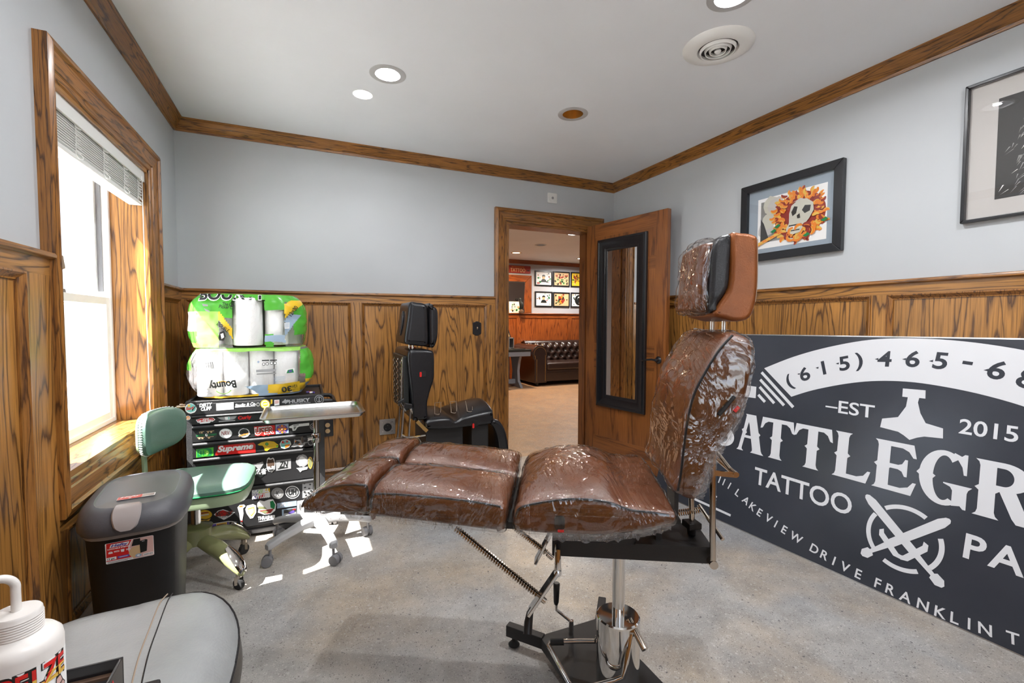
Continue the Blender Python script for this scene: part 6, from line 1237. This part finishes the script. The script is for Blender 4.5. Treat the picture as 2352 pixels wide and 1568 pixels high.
# ------------------------------------------------------------------ work table edge, squeeze bottle and open black box nearest the camera
wt = thing('work_table', 'small black work table under the squeeze bottle, below the picture edge', 'table', (-3.0, -2.9, 0))
MB().box(-3.25, -2.80, -3.18, -2.655, .623, .648).build('table_top', M['blacksat'], wt, bevel=.004)
for x in (-3.22, -2.83):
    for y in (-3.15, -2.69): MB().box(x-.015, x+.015, y-.015, y+.015, 0, .623).build('leg', M['blackmetal'], wt)
BX, BY, BZ = -2.884, -2.824, .648
bt = thing('squeeze_bottle', 'translucent plastic squeeze bottle with bent spout and BEL ZE label in the foreground', 'bottle', (BX, BY, BZ))
MB().lathe([(.0, .660), (.034, .660), (.0365, .665), (.0367, .844), (.0355, .851), (.031, .8565), (.024, .859), (.0205, .862), (.0, .862)], 48, (BX, BY, -.012)).build('bottle_body', M['poly'], bt)
capp = [(.0, .858), (.0215, .858)]
for k in range(8): capp += [(.0215, .8605+k*.0027), (.0208, .8618+k*.0027)]
MB().lathe(capp+[(.0205, .884), (.0195, .8855), (.006, .886), (.0, .886)], 40, (BX, BY, -.012)).build('cap', M['poly'], bt)
spt = [(0, 0, .884), (0, 0, .905), (-.0005, 0, .916), (-.005, -.003, .9235), (-.013, -.007, .926), (-.03, -.016, .924), (-.065, -.034, .914)]
MB().tube([Vector((BX, BY, -.012))+p for p in catmull(spt, 8, False)], 0.0042, 14).build('spout', M['poly'], bt)
def cyl(u, v, w): a = math.radians(-66.7)+u/.0434; return Vector((BX+(.0369+w)*math.cos(a), BY+(.0369+w)*math.sin(a), v-.012))
mb = MB()
def cpoly(pts, m, w):
    mb.flat(pts, cyl, m, w)
for k in range(32):           # paper band
    u0 = -.068+k*.0040; mb.flat([(u0, .70), (u0+.004, .70), (u0+.004, .8335), (u0, .8335)], cyl, 0, .0002)
x_ = -.026
for i, ch_ in enumerate('BELZE'):
    vs, fs = text_mesh(ch_, .05, 0, 1.0); wch = (max(p[0] for p in vs)-min(p[0] for p in vs))
    szz = .0285; uu = [-.0185, -.0055, .0085, .0205, .0365][i]
    mb.text(ch_, cyl, uu, .8095, szz*1.12, 1, .0005, .085, 0, .80); mb.text(ch_, cyl, uu+.0012, .8103, szz*1.05, 2, .0009, .03, 0, .80)
    vs2 = [(p[0]*szz*1.05*.80+uu+.0012, p[1]*szz*1.05+.8103) for p in vs]
    lo = [f for f in fs if sum(p[1] for p in (vs[j] for j in f))/len(f) < .36]
    v3, f3 = text_mesh(ch_, .03, 0, 1.0); mb.add([cyl(p[0]*szz*1.05*.80+uu+.0012, .8103+min(p[1], .34)*szz*1.05, .0012) for p in v3], f3, 3)
rg = random.Random(11); w = .0006
for k in range(26):
    uu, vv = rg.uniform(-.055, .052), rg.uniform(.712, .797); w += .00004
    r0 = rg.uniform(.005, .011); P_ = [(uu+r0*(.6+.5*rg.random())*math.cos(2*PI*j/9), vv+r0*1.3*(.6+.5*rg.random())*math.sin(2*PI*j/9)) for j in range(9)]
    mb.flat([(uu+(p[0]-uu)*1.16, vv+(p[1]-vv)*1.16) for p in P_], cyl, 1, w); mb.flat(P_, cyl, [4, 4, 4, 0, 5, 6][k % 6], w+.00003)
    mb.flat([(uu-.002, vv), (uu+r0*.6, vv+.004), (uu+r0*.5, vv+.0055), (uu-.002, vv+.0014)], cyl, 1, w+.00005)
mb.build('bottle_label', [M['paper'], M['ink'], M['red'], M['gold'], M['pink'], M['plime'], M['dkred']], bt, smooth=False, norm=False)
ob = thing('open_box', 'open black box with pale lining and a red corner mark beside the squeeze bottle', 'box', (-2.92, -2.71, .648))
ax0, ax1, ay0, ay1, az = -3.02, -2.842, -2.775, -2.664, .700
MB().box(ax0, ax1, ay0, ay1, .648, .6515).build('lining', M['matgrey'], ob)
MB().box(ax0, ax1, ay1-.004, ay1, .6515, az).build('rear_wall', M['blacksat'], ob, bevel=.001); MB().box(ax1-.004, ax1, ay0, ay1-.004, .6515, az).build('side_wall', M['blacksat'], ob, bevel=.001)
MB().box(ax0, ax0+.004, ay0, ay1-.004, .6515, az).build('side_wall', M['blacksat'], ob, bevel=.001); MB().box(ax0+.004, ax1-.004, ay0, ay0+.004, .6515, az).build('front_wall', M['blacksat'], ob, bevel=.001)
MB().box(ax0+.01, ax1-.012, ay1-.012, ay1-.004, .678, .682).build('inner_ledge', M['bark'], ob)
MB().prism([(ay1-.055, .667), (ay1-.030, .667), (ay1-.042, .694)], lambda u, v, w: (ax1+w, u, v), .0, .0006).build('red_mark', M['red'], ob)

# ------------------------------------------------------------------ raised window blind with cords and tassels
bl = thing('window_blind', 'white slatted blind pulled up at the top of the window', 'blind', (-3.36, -1.02, 1.9))
by0, by1 = WIN[0]+.022, WIN[1]-.020
MB().box(-3.392, -3.334, by0, by1, 1.905, 1.950).build('headrail', M['white'], bl, bevel=.003); MB().box(-3.333, -3.325, by0-.004, by1+.004, 1.888, 1.953).build('valance', M['white'], bl, bevel=.002)
for k in range(13):
    z = 1.797+k*.0088; MB().box(-3.388, -3.337, by0, by1+(.006*math.sin(k*2.1)), z, z+.0028).build('slat', M['blind'], bl, smooth=False)
MB().box(-3.390, -3.335, by0, by1, 1.770, 1.788).build('bottom_rail', M['white'], bl, bevel=.004)
for j, y in enumerate((-1.33, -1.08, -.85, -.665)):
    mb = MB(); rg = random.Random(j)
    mb.tube([(-3.333, y, 1.915), (-3.332, y+.004, 1.86), (-3.333, y, 1.79)], .0012, 5)
    for k in range(7):
        z = 1.80+k*.014; q = rg.uniform(.006, .016); mb.tube(catmull([(-3.334, y, z+.006), (-3.326-q*.6, y+q, z+.003), (-3.322, y+q*1.2, z-.006), (-3.330, y+.002, z-.004)], 4), .0011, 5)
    q = .012; mb.tube(catmull([(-3.334, y, 1.80), (-3.325, y+.020, 1.79), (-3.320, y+.022, 1.776), (-3.326, y+.008, 1.772), (-3.333, y+.004, 1.785)], 5), .0013, 5)
    mb.build('ladder_cord', M['cord'], bl)
for px, py in ((141, 600), (143, 925)):
    p = onX(px, py, -3.318); c_ = MB().tube([(p.x, p.y, 1.915), (p.x, p.y, p.z+.02)], .0011, 6).build('pull_cord', M['cord'], bl)
    MB().lathe([(.002, .020), (.005, .018), (.0065, .0), (.0085, -.014), (.0085, -.022), (.003, -.026), (.001, -.026)], 14, (p.x, p.y, p.z)).build('tassel', M['tassel'], c_)
MB().tube([(-3.325, -.628, 1.91), (-3.324, -.627, 1.3), (-3.322, -.624, .75), (-3.318, -.628, .70)], .0018, 6).build('lift_cord', M['cord'], bl)
tw = thing('twig', 'thin dark twig lying on the sunny window sill', 'twig', (-3.40, -1.43, .677))
p, q = onZ(120, 1081, .682), onZ(177, 1063, .682)
MB().tube([p, p.lerp(q, .3)+Vector((0, 0, .003)), p.lerp(q, .6), q+Vector((0, 0, .003))], [.002, .003, .0035, .0015], 7).build('twig_stem', M['bark'], tw)
# ------------------------------------------------------------------ the big shop sign leaning on the right wall
def sgn(u, v, w=0.0):
    xb = -.345+(u-1.501)*.054; xt = -.034; L = math.hypot(1.12, xt-xb); t = v/L
    return Vector((xb+(xt-xb)*t-w*1.12/L, -u, 1.12*t+w*(xt-xb)/L))
sg = thing('shop_sign', 'large black BATTLEGR... TATTOO sign panel with white lettering leaning on the right wall', 'sign', (-.2, -2.3, 0))
US0, US1, VT = 1.0, 3.62, 1.157
mb = MB(); NU = 24
NU = 40; NV = 16
mb.rings([[sgn(US0+(US1-US0)*i/NU, VT*k/NV, 0) for k in range(NV+1)]+[sgn(US0+(US1-US0)*i/NU, VT*k/NV, -.006) for k in range(NV, -1, -1)] for i in range(NU+1)])
mb.build('panel', M['signblack'], sg, smooth=False)
mb = MB(); mb.rings([[sgn(US0+(US1-US0)*i/NU, v, w) for v, w in ((VT-.004, .0015), (VT+.002, .0015), (VT+.002, -.007), (VT-.004, -.007))] for i in range(NU+1)])
mb.rings([[sgn(US0+(US1-US0)*i/NU, v, w) for v, w in ((-.0, .0015), (.005, .0015), (.005, -.007), (-.0, -.007))] for i in range(NU+1)]); mb.build('edge_trim', M['steel'], sg, smooth=False)
WL = .0016
wm = [M['signwhite'], M['signblack']]
def shear_at(u): return -.155*max(0, min(1, (2.66-u)/1.1))
def put(mb, polys, u0, v0, h, sh, m=0, w=WL):
    for P in polys: mb.flat(P, lambda x, y, ww: sgn(u0+x*h+sh*y*h, v0+y*h, ww), m, w)
def stem(x0, x1, top=True): 
    P = [(x0-.07, 0), (x0-.02, .045), (x0, .11), (x0, .445), (x0-.06, .495), (x0, .545)]
    P += [(x0, .89), (x0-.02, .955), (x0-.07, 1), (x1+.07, 1), (x1+.02, .955), (x1, .89)] if top else [(x0, 1), (x1, 1)]
    return P+[(x1, .545), (x1+.06, .495), (x1, .445), (x1, .11), (x1+.02, .045), (x1+.07, 0)]
def bowl(cx, cy, rx, ry, tx, ty):
    o = [(cx+rx*math.cos(math.radians(a)), cy+ry*math.sin(math.radians(a))) for a in range(-90, 91, 10)]; i = [(cx+(rx-tx)*math.cos(math.radians(a)), cy+(ry-ty)*math.sin(math.radians(a))) for a in range(90, -91, -10)]
    return o+i
footbar = [(.28, 0), (.72, 0), (.80, .26), (.74, .26), (.66, .15), (.52, .10), (.28, .10)]
topbar = [(.28, 1), (.72, 1), (.78, .74), (.72, .74), (.64, .85), (.52, .90), (.28, .90)]
GL = {'T': [[(0, 1), (.83, 1), (.87, .70), (.81, .72), (.75, .84), (.66, .90), (.17, .90), (.08, .84), (.02, .72), (-.04, .70)], stem(.30, .53, False)],
 'A': [[(0, 0), (.22, 0), (.165, .05), (.17, .10), (.26, .46), (.30, .50), (.28, .55), (.37, .90), (.33, 1), (.27, 1), (.19, .60), (.13, .56), (.165, .50), (.065, .08), (.04, .04)],
       [(.24, 1), (.56, 1), (.66, .56), (.72, .51), (.68, .46), (.755, .10), (.78, .05), (.84, 0), (.44, 0), (.49, .05), (.49, .10), (.44, .36), (.37, .72), (.30, .90)], [(.22, .36), (.52, .36), (.50, .43), (.24, .43)]],
 'L': [stem(.06, .30), footbar], 'E': [stem(.06, .30), footbar, topbar, [(.28, .55), (.46, .55), (.53, .58), (.58, .68), (.63, .68), (.63, .34), (.58, .34), (.53, .43), (.46, .46), (.28, .46)]],
 'G': [[(.43+.43*math.cos(math.radians(a)), .5+.515*math.sin(math.radians(a))) for a in range(52, 176, 8)]+[(-.05, .5)]+[(.43+.43*math.cos(math.radians(a)), .5+.515*math.sin(math.radians(a))) for a in range(184, 306, 8)]+[(.44+.19*math.cos(math.radians(a)), .5+.42*math.sin(math.radians(a))) for a in range(300, 184, -8)]+[(.30, .5)]+[(.44+.19*math.cos(math.radians(a)), .5+.42*math.sin(math.radians(a))) for a in range(176, 44, -8)],
       [(.56, .94), (.66, .88), (.74, .76), (.77, .62), (.82, .62), (.82, 1.0), (.77, 1.0), (.72, .955), (.6, 1.0)], [(.44, .42), (.92, .42), (.86, .36), (.84, .30), (.84, .0), (.79, .0), (.74, .05), (.60, .02), (.60, .30), (.56, .36), (.44, .40)]],
 'R': [stem(.06, .30), bowl(.40, .745, .36, .255, .22, .10), [(.28, 1), (.41, 1), (.41, .90), (.28, .90)], [(.28, .59), (.41, .59), (.41, .49), (.28, .49)], [(.34, .52), (.58, .52), (.76, .10), (.82, .04), (.90, 0), (.60, 0), (.54, .08)]],
 'B': [stem(.06, .30), bowl(.40, .75, .32, .25, .20, .10), bowl(.42, .27, .38, .27, .23, .10), [(.28, 1), (.41, 1), (.41, .90), (.28, .90)], [(.28, .60), (.43, .60), (.43, .44), (.28, .44)], [(.28, .10), (.43, .10), (.43, 0), (.28, 0)]]}
mb = MB(); HB_ = .219
for ch_, u0, sh, kx, v0 in (('B', 1.372, -.16, .9, .440), ('A', 1.549, -.155, .95, .443), ('T', 1.700, -.12, 1, .445), ('T', 1.893, -.10, 1, .446), ('L', 2.090, -.075, .93, .447), ('E', 2.263, -.065, .93, .447), ('G', 2.432, -.055, .86, .449), ('R', 2.611, -.05, .92, .446)):
    for P in GL[ch_]: put(mb, [[(x*kx, y) for x, y in P]], u0, v0, HB_, sh)
mb.build('name_lettering', wm, sg, smooth=False, norm=False)
# ribbon with the telephone number
top = catmull([(1.618, .950, 0), (1.78, 1.030, 0), (1.958, 1.094, 0), (2.155, 1.140, 0), (2.35, 1.150, 0), (2.54, 1.137, 0), (2.74, 1.098, 0), (2.92, 1.03, 0), (3.08, .95, 0)], 6, False)
bot = catmull([(1.814, .803, 0), (1.90, .845, 0), (1.996, .882, 0), (2.11, .917, 0), (2.215, .938, 0), (2.33, .947, 0), (2.44, .942, 0), (2.57, .925, 0), (2.70, .895, 0), (2.80, .855, 0), (2.89, .803, 0)], 6, False)
mb = MB(); n_ = 40
def samp(C, t): t *= len(C)-1; i = min(int(t), len(C)-2); return C[i].lerp(C[i+1], t-i)
for k in range(n_):
    a, b_, c, d = samp(top, k/n_), samp(top, (k+1)/n_), samp(bot, (k+1)/n_), samp(bot, k/n_); mb.flat([(a.x, a.y), (b_.x, b_.y), (c.x, c.y), (d.x, d.y)], sgn, 0, WL)
mb.build('ribbon', wm, sg, smooth=False, norm=False)
PH = [('(', 1.790, .884, .62), ('6', 1.862, .938, .45), ('1', 1.955, .981, .36), ('5', 2.052, 1.012, .26), (')', 2.118, 1.026, .22), ('4', 2.226, 1.047, .06), ('6', 2.337, 1.054, .0), ('5', 2.437, 1.052, -.05), ('-', 2.527, 1.049, -.12), ('6', 2.620, 1.027, -.20), ('8', 2.708, 1.00, -.30)]
mb = MB()
for c_, u, v, r_ in PH:
    sz = .103 if c_ not in '()' else .098; vs, _t = text_mesh(c_, .022, 0, 1.0); hh = (max(p[1] for p in vs)+min(p[1] for p in vs))/2*sz
    mb.text(c_, sgn, u+hh*math.sin(r_)*1.0, v-hh*math.cos(r_), sz, 1, WL+.0006, .022, 0, 1.12, 'CENTER', r_)
    if c_ in '6154': mb.flat([(u-.041, v-.004), (u-.026, v-.008), (u-.026, v+.003)], sgn, 1, WL+.0006)
mb.build('telephone_number', wm, sg, smooth=False, norm=False)
mb = MB()
for a, b_ in (((1.607, .924), (1.836, .747)), ((1.608, .879), (1.783, .749)), ((1.614, .835), (1.724, .752)), ((1.616, .787), (1.667, .751))):
    d = (Vector(b_)-Vector(a)).normalized(); nn = Vector((-d.y, d.x))*.008; mb.flat([(a[0]-nn.x, a[1]-nn.y), (b_[0]-nn.x, b_[1]-nn.y), (b_[0]+nn.x, b_[1]+nn.y), (a[0]+nn.x, a[1]+nn.y)], sgn, 0, WL)
mb.flat([(1.40, .835), (1.593, .833), (1.604, .764), (1.41, .761)], sgn, 0, WL)
mb.build('ribbon_stripes', wm, sg, smooth=False, norm=False)
def word(nm, body, u0, u1, v, cap, bold=.02, sh=0.0, m=0):
    vs, _t = text_mesh(body, bold, 0, 1.0); lo = min(p[0] for p in vs); hi = max(p[0] for p in vs); size = cap/.73
    mb = MB(); mb.add([sgn(u0+(p[0]-lo)/(hi-lo)*(u1-u0)+sh*p[1]*size, v+p[1]*size, WL) for p in vs], _t, m); return mb.build(nm, wm, sg, smooth=False, norm=False)
word('est_lettering', '–EST', 2.003, 2.226, .757, .064, .012, -.1); word('year_lettering', '2015', 2.533, 2.706, .753, .063, .014, -.04)
word('tattoo_lettering', 'TATTOO', 1.700, 2.204, .282, .094, .015, -.12)
mb = MB()
for c_, u in (('P', 2.634), ('A', 2.722)): mb.text(c_, sgn, u, .272, .132, 0, WL, .022, 0, 1.0, 'CENTER')
mb.build('parlor_lettering', wm, sg, smooth=False, norm=False)
hm = [(2.318, .914), (2.402, .916), (2.406, .879), (2.384, .879), (2.382, .858), (2.397, .812), (2.421, .772), (2.482, .761), (2.487, .719), (2.424, .713), (2.400, .703), (2.374, .687), (2.350, .703), (2.328, .714), (2.256, .721), (2.258, .762), (2.318, .780), (2.341, .833), (2.342, .876), (2.321, .876)]
MB().flat(hm, sgn, 0, WL).build('hammer_emblem', wm, sg, smooth=False, norm=False)
mb = MB(); cc = (2.409, .262)
for a0_, a1_ in ((-38, 22), (60, 128), (150, 222), (245, 300)):
    o1 = arcpts(cc[0], cc[1], .139, a0_, a1_, 14); i1 = arcpts(cc[0], cc[1], .121, a1_, a0_, 14); mb.flat(o1+i1, sgn, 0, WL)
def sword(a, b_):
    a, b_ = Vector(a), Vector(b_); d = (b_-a); L = d.length; d.normalize(); n2 = Vector((-d.y, d.x))
    def P(t, o): q = a+d*(t*L)+n2*o; return (q.x, q.y)
    mb.flat([P(0, -.004), P(.02, -.012), P(.09, -.019), P(.64, -.017), P(.64, -.045), P(.615, -.060), P(.66, -.064), P(.70, -.045), P(.70, -.012), P(.88, -.008), P(.89, -.018), P(.96, -.020), P(1.0, -.006), P(1.0, .006), P(.96, .020), P(.89, .018), P(.88, .008), P(.70, .012), P(.70, .045), P(.66, .064), P(.615, .060), P(.64, .045), P(.64, .017), P(.09, .019), P(.02, .012), P(0, .004)], sgn, 0, WL+.0003)
sword((2.248, .398), (2.560, .128)); sword((2.550, .397), (2.270, .128))
mb.build('crossed_swords_emblem', wm, sg, smooth=False, norm=False)
AD = list('111LAKEVIEWDRIVEFRANKLINT')
AP = [(1.483, .234), (1.515, .229), (1.556, .219), (1.618, .197), (1.676, .172), (1.723, .152), (1.768, .137), (1.823, .125), (1.867, .112), (1.915, .100), (1.980, .086), (2.073, .068), (2.122, .059), (2.166, .052), (2.215, .046), (2.271, .041), (2.348, .037), (2.395, .034), (2.449, .031), (2.508, .030), (2.564, .030), (2.607, .032), (2.649, .035), (2.693, .040), (2.765, .050)]
mb = MB()
for i, (c_, p) in enumerate(zip(AD, AP)):
    a = AP[max(0, i-1)]; b_ = AP[min(len(AP)-1, i+1)]; r_ = math.atan2(b_[1]-a[1], b_[0]-a[0]); sz = .058
    mb.text(c_, sgn, p[0]-.02*-math.sin(r_), p[1]-.021*math.cos(r_), sz, 0, WL, .016, 0, .98, 'CENTER', r_)
mb.build('address_lettering', wm, sg, smooth=False, norm=False)
mb = MB(); mb.text('E', sgn, 1.455, .080, .075, 0, WL, .02); mb.flat([(1.30, .056), (1.603, .050), (1.603, .063), (1.30, .070)], sgn, 0, WL); mb.build('suite_lettering', wm, sg, smooth=False, norm=False)

# ------------------------------------------------------------------ framed pictures on the right wall
def picture(name, label, y0, y1, z0, z1, fwid, depth, fmat):
    """y0 > y1: left edge nearer the corner"""
    t = thing(name, label, 'framed picture', (0, (y0+y1)/2, z0)); fn = lambda u, v, w: (-w, u, v)
    for nm, q in (('frame_side', [(y1, z0), (y1+fwid, z0+fwid), (y1+fwid, z1-fwid), (y1, z1)]), ('frame_side', [(y0-fwid, z0+fwid), (y0, z0), (y0, z1), (y0-fwid, z1-fwid)]), ('frame_bottom', [(y1, z0), (y0, z0), (y0-fwid, z0+fwid), (y1+fwid, z0+fwid)]), ('frame_top', [(y1+fwid, z1-fwid), (y0-fwid, z1-fwid), (y0, z1), (y1, z1)])):
        MB().prism(q, fn, .002, depth).build(nm, fmat, t, bevel=.003, smooth=False)
    return t, fn
PY0, PY1, PZ0, PZ1 = -1.378, -1.992, 1.570, 2.051
t, fn = picture('framed_skull_print', 'black-framed skull and orange petals print in a blue-grey mat on the right wall', PY0, PY1, PZ0, PZ1, .046, .030, M['blacksat'])
MB().prism([(PY1+.04, PZ0+.04), (PY0-.04, PZ0+.04), (PY0-.04, PZ1-.04), (PY1+.04, PZ1-.04)], fn, .003, .008).build('mat_board', M['matblue'], t, smooth=False)
c4w = lambda x, y: onX(1690+x*.3444, 100+y*.3444, -.012)
A0, A1 = c4w(148, 1045), c4w(600, 1298); ay0_, ay1_ = A0.y, A1.y; az0_, az1_ = c4w(150, 1372).z, A0.z
def art(u, v, w=0): return Vector((-.0085-w, ay0_+(ay1_-ay0_)*u, az0_+(az1_-az0_)*v))
mb = MB(); mb.flat([(0, 0), (1, 0), (1, 1), (0, 1)], art, 0, 0); mb.flat([(.05, .12), (.62, .12), (.62, .93), (.05, .93)], art, 5, .0002)
rg = random.Random(4); w = .0003
for k in range(9): q = rg.uniform(.10, .2); u, v = rg.uniform(.12, .42), rg.uniform(.35, .88); mb.flat([(u+q*.8*math.cos(2*PI*j/10)*(.7+.4*rg.random()), v+q*math.sin(2*PI*j/10)*(.7+.4*rg.random())) for j in range(10)], art, [6, 0, 7][k % 3], w); w += .00003
mb.flat([(.05, .12), (.20, .12), (.10, .5), (.05, .6)], art, 4, w); w += .00005
def petal(u, v, L, ang, bend, m, wd_=.045):
    global w
    n = 9; C = []
    for i in range(n+1):
        s = i/n; a = ang+bend*s; C.append((s, a))
    pts = []; x, y = u, v
    for s, a in C: pts.append((x, y, a, s)); x += L/n*math.cos(a)*.82; y += L/n*math.sin(a)
    lft = []; rgt = []
    for x, y, a, s in pts: hw = wd_*math.sin(PI*(.08+.88*s))**.7; lft.append((x-math.sin(a)*hw*.82, y+math.cos(a)*hw)); rgt.append((x+math.sin(a)*hw*.82, y-math.cos(a)*hw))
    w += .00004; mb.flat([(p[0]+(.006 if p in lft else -.006)*0, p[1]) for p in lft]+rgt[::-1], art, 4 if False else m, w)
    w += .00003; mid = [((l[0]*.75+r_[0]*.25), (l[1]*.75+r_[1]*.25)) for l, r_ in zip(lft, rgt)]; mb.flat(lft[1:-1]+mid[1:-1][::-1], art, 8 if m == 1 else 1, w)
mb.flat([(.63+.36*math.cos(2*PI*k/24), .53+.43*math.sin(2*PI*k/24)) for k in range(24)], art, 3, w); w += .0001
for ring_, (R1, cnt) in enumerate(((.40, 40), (.34, 34), (.27, 28))):
    for k in range(cnt):
        a = 2*PI*k/cnt+rg.uniform(-.12, .12)+ring_*.3; rr_ = R1*rg.uniform(.88, 1.05); u_, v_ = .63+.86*rr_*math.cos(a), .53+rr_*1.12*math.sin(a)
        if 0.06 < u_ < .97 and .06 < v_ < .97: sd_ = rg.choice([-1, 1]); petal(u_, v_, rg.uniform(.10, .16), a+sd_*1.5, -sd_*rg.uniform(1.6, 2.8), [1, 8, 1, 3, 1][(k+ring_) % 5], rg.uniform(.026, .038))
for k in range(6): petal(.40-.06*k, .26-.025*k, .22, PI+.2+.10*k, .5-.3*k, [1, 8][k % 2], .032)
w += .0001; mb.flat([(.50, .40), (.46, .30), (.47, .22), (.56, .18), (.66, .20), (.70, .30), (.78, .42), (.84, .56), (.83, .70), (.74, .80), (.62, .80), (.53, .72), (.50, .58)], art, 6, w)
for P_, m in (([(.53, .60), (.57, .70), (.62, .68), (.60, .56), (.55, .52)], 4), ([(.68, .60), (.72, .68), (.80, .66), (.79, .56), (.72, .53)], 4), ([(.61, .52), (.65, .55), (.66, .46), (.62, .46)], 4), ([(.50, .36), (.68, .36), (.67, .33), (.50, .33)], 4), ([(.52, .26), (.66, .26), (.65, .24), (.53, .24)], 4), ([(.56, .78), (.72, .79), (.66, .83)], 7)):
    w += .0001; mb.flat(P_, art, m, w)
w += .0001
for k in range(8): mb.flat([(.512+k*.019, .335), (.526+k*.019, .335), (.524+k*.019, .285), (.514+k*.019, .285)], art, 0, w)
for k in range(9):
    a = 2*PI*k/9; petal(.66+.24*math.cos(a)*.8, .20+.12*math.sin(a), .18, a+1.2, 2.4, [1, 3, 1][k % 3], .03)
for u, v in ((.28, .38), (.22, .30), (.70, .12), (.93, .34)): w += .0001; mb.flat([(u, v), (u+.07, v+.05), (u+.10, v+.01), (u+.05, v-.03)], art, 9, w)
mb.build('print', [M['paper'], M['orange'], M['dkred'], M['dkred'], M['drk'], M['inkgrey'], M['skull'], M['matgrey'], M['gold'], M['pgreen2']], t, smooth=False, norm=False)
MB().flat([(PY1+.042, PZ0+.042), (PY0-.042, PZ0+.042), (PY0-.042, PZ1-.042), (PY1+.042, PZ1-.042)], lambda u, v, w: (-w, u, v), 0, .018).build('picture_glass', M['picglass'], t, smooth=False, norm=False)
QY0, QY1, QZ0, QZ1 = -2.468, -3.02, 1.615, 2.190
t, fn = picture('framed_fur_print', 'thin black-framed black and white print of a furry animal, cut by the photo edge', QY0, QY1, QZ0, QZ1, .013, .028, M['blacksat'])
MB().prism([(QY1+.01, QZ0+.01), (QY0-.01, QZ0+.01), (QY0-.01, QZ1-.01), (QY1+.01, QZ1-.01)], fn, .003, .008).build('mat_board', M['matgrey'], t, smooth=False)
mb = MB(); by0_, by1_, bz0_, bz1_ = c4w(1738, 700).y, QY1+.085, c4w(1745, 1036).z, c4w(1738, 372).z
fw_ = lambda u, v, w: (-.0086-w, u, v)
mb.flat([(by1_, bz0_), (by0_, bz0_), (by0_, bz1_), (by1_, bz1_)], fw_, 1, 0)
rg = random.Random(9); w = .0002; cy_ = (by0_+by1_)/2
for k in range(420):
    v = rg.random(); z = bz0_+.004+(bz1_-bz0_)*.86*(1-v**.8)
    half = ((by0_-by1_)/2-.008)*min(1, .35+.75*(1-(z-bz0_)/(bz1_-bz0_))**.6)
    y = cy_+half*rg.uniform(-1, 1)*rg.random()**.4; L = rg.uniform(.014, .032); sgn_ = 1 if y > cy_ else -1; a = -PI/2+sgn_*rg.uniform(.25, 1.0)
    dx, dz_ = math.cos(a)*L, math.sin(a)*L; hw = rg.uniform(.0012, .0032); w += .000003
    z2 = max(bz0_+.003, z+dz_); y2 = min(by0_-.003, max(by1_+.003, y+dx)); mb.flat([(y-hw, z), (y+hw, z), (y2, z2)], fw_, [0, 2, 3, 3, 2, 1][k % 6], w)
w += .0001
for P_ in ([(cy_-.05, bz1_-.17), (cy_-.02, bz1_-.15), (cy_-.015, bz1_-.18), (cy_-.045, bz1_-.19)], [(cy_+.05, bz1_-.17), (cy_+.02, bz1_-.15), (cy_+.015, bz1_-.18), (cy_+.045, bz1_-.19)], [(cy_-.025, bz1_-.24), (cy_+.025, bz1_-.24), (cy_, bz1_-.275)]): mb.flat(P_, fw_, 1, w)
mb.build('print', [M['paper'], M['drk'], M['silver'], M['inkgrey']], t, smooth=False, norm=False)
MB().flat([(QY1+.012, QZ0+.012), (QY0-.012, QZ0+.012), (QY0-.012, QZ1-.012), (QY1+.012, QZ1-.012)], lambda u, v, w: (-w, u, v), 0, .018).build('picture_glass', M['picglass'], t, smooth=False, norm=False)
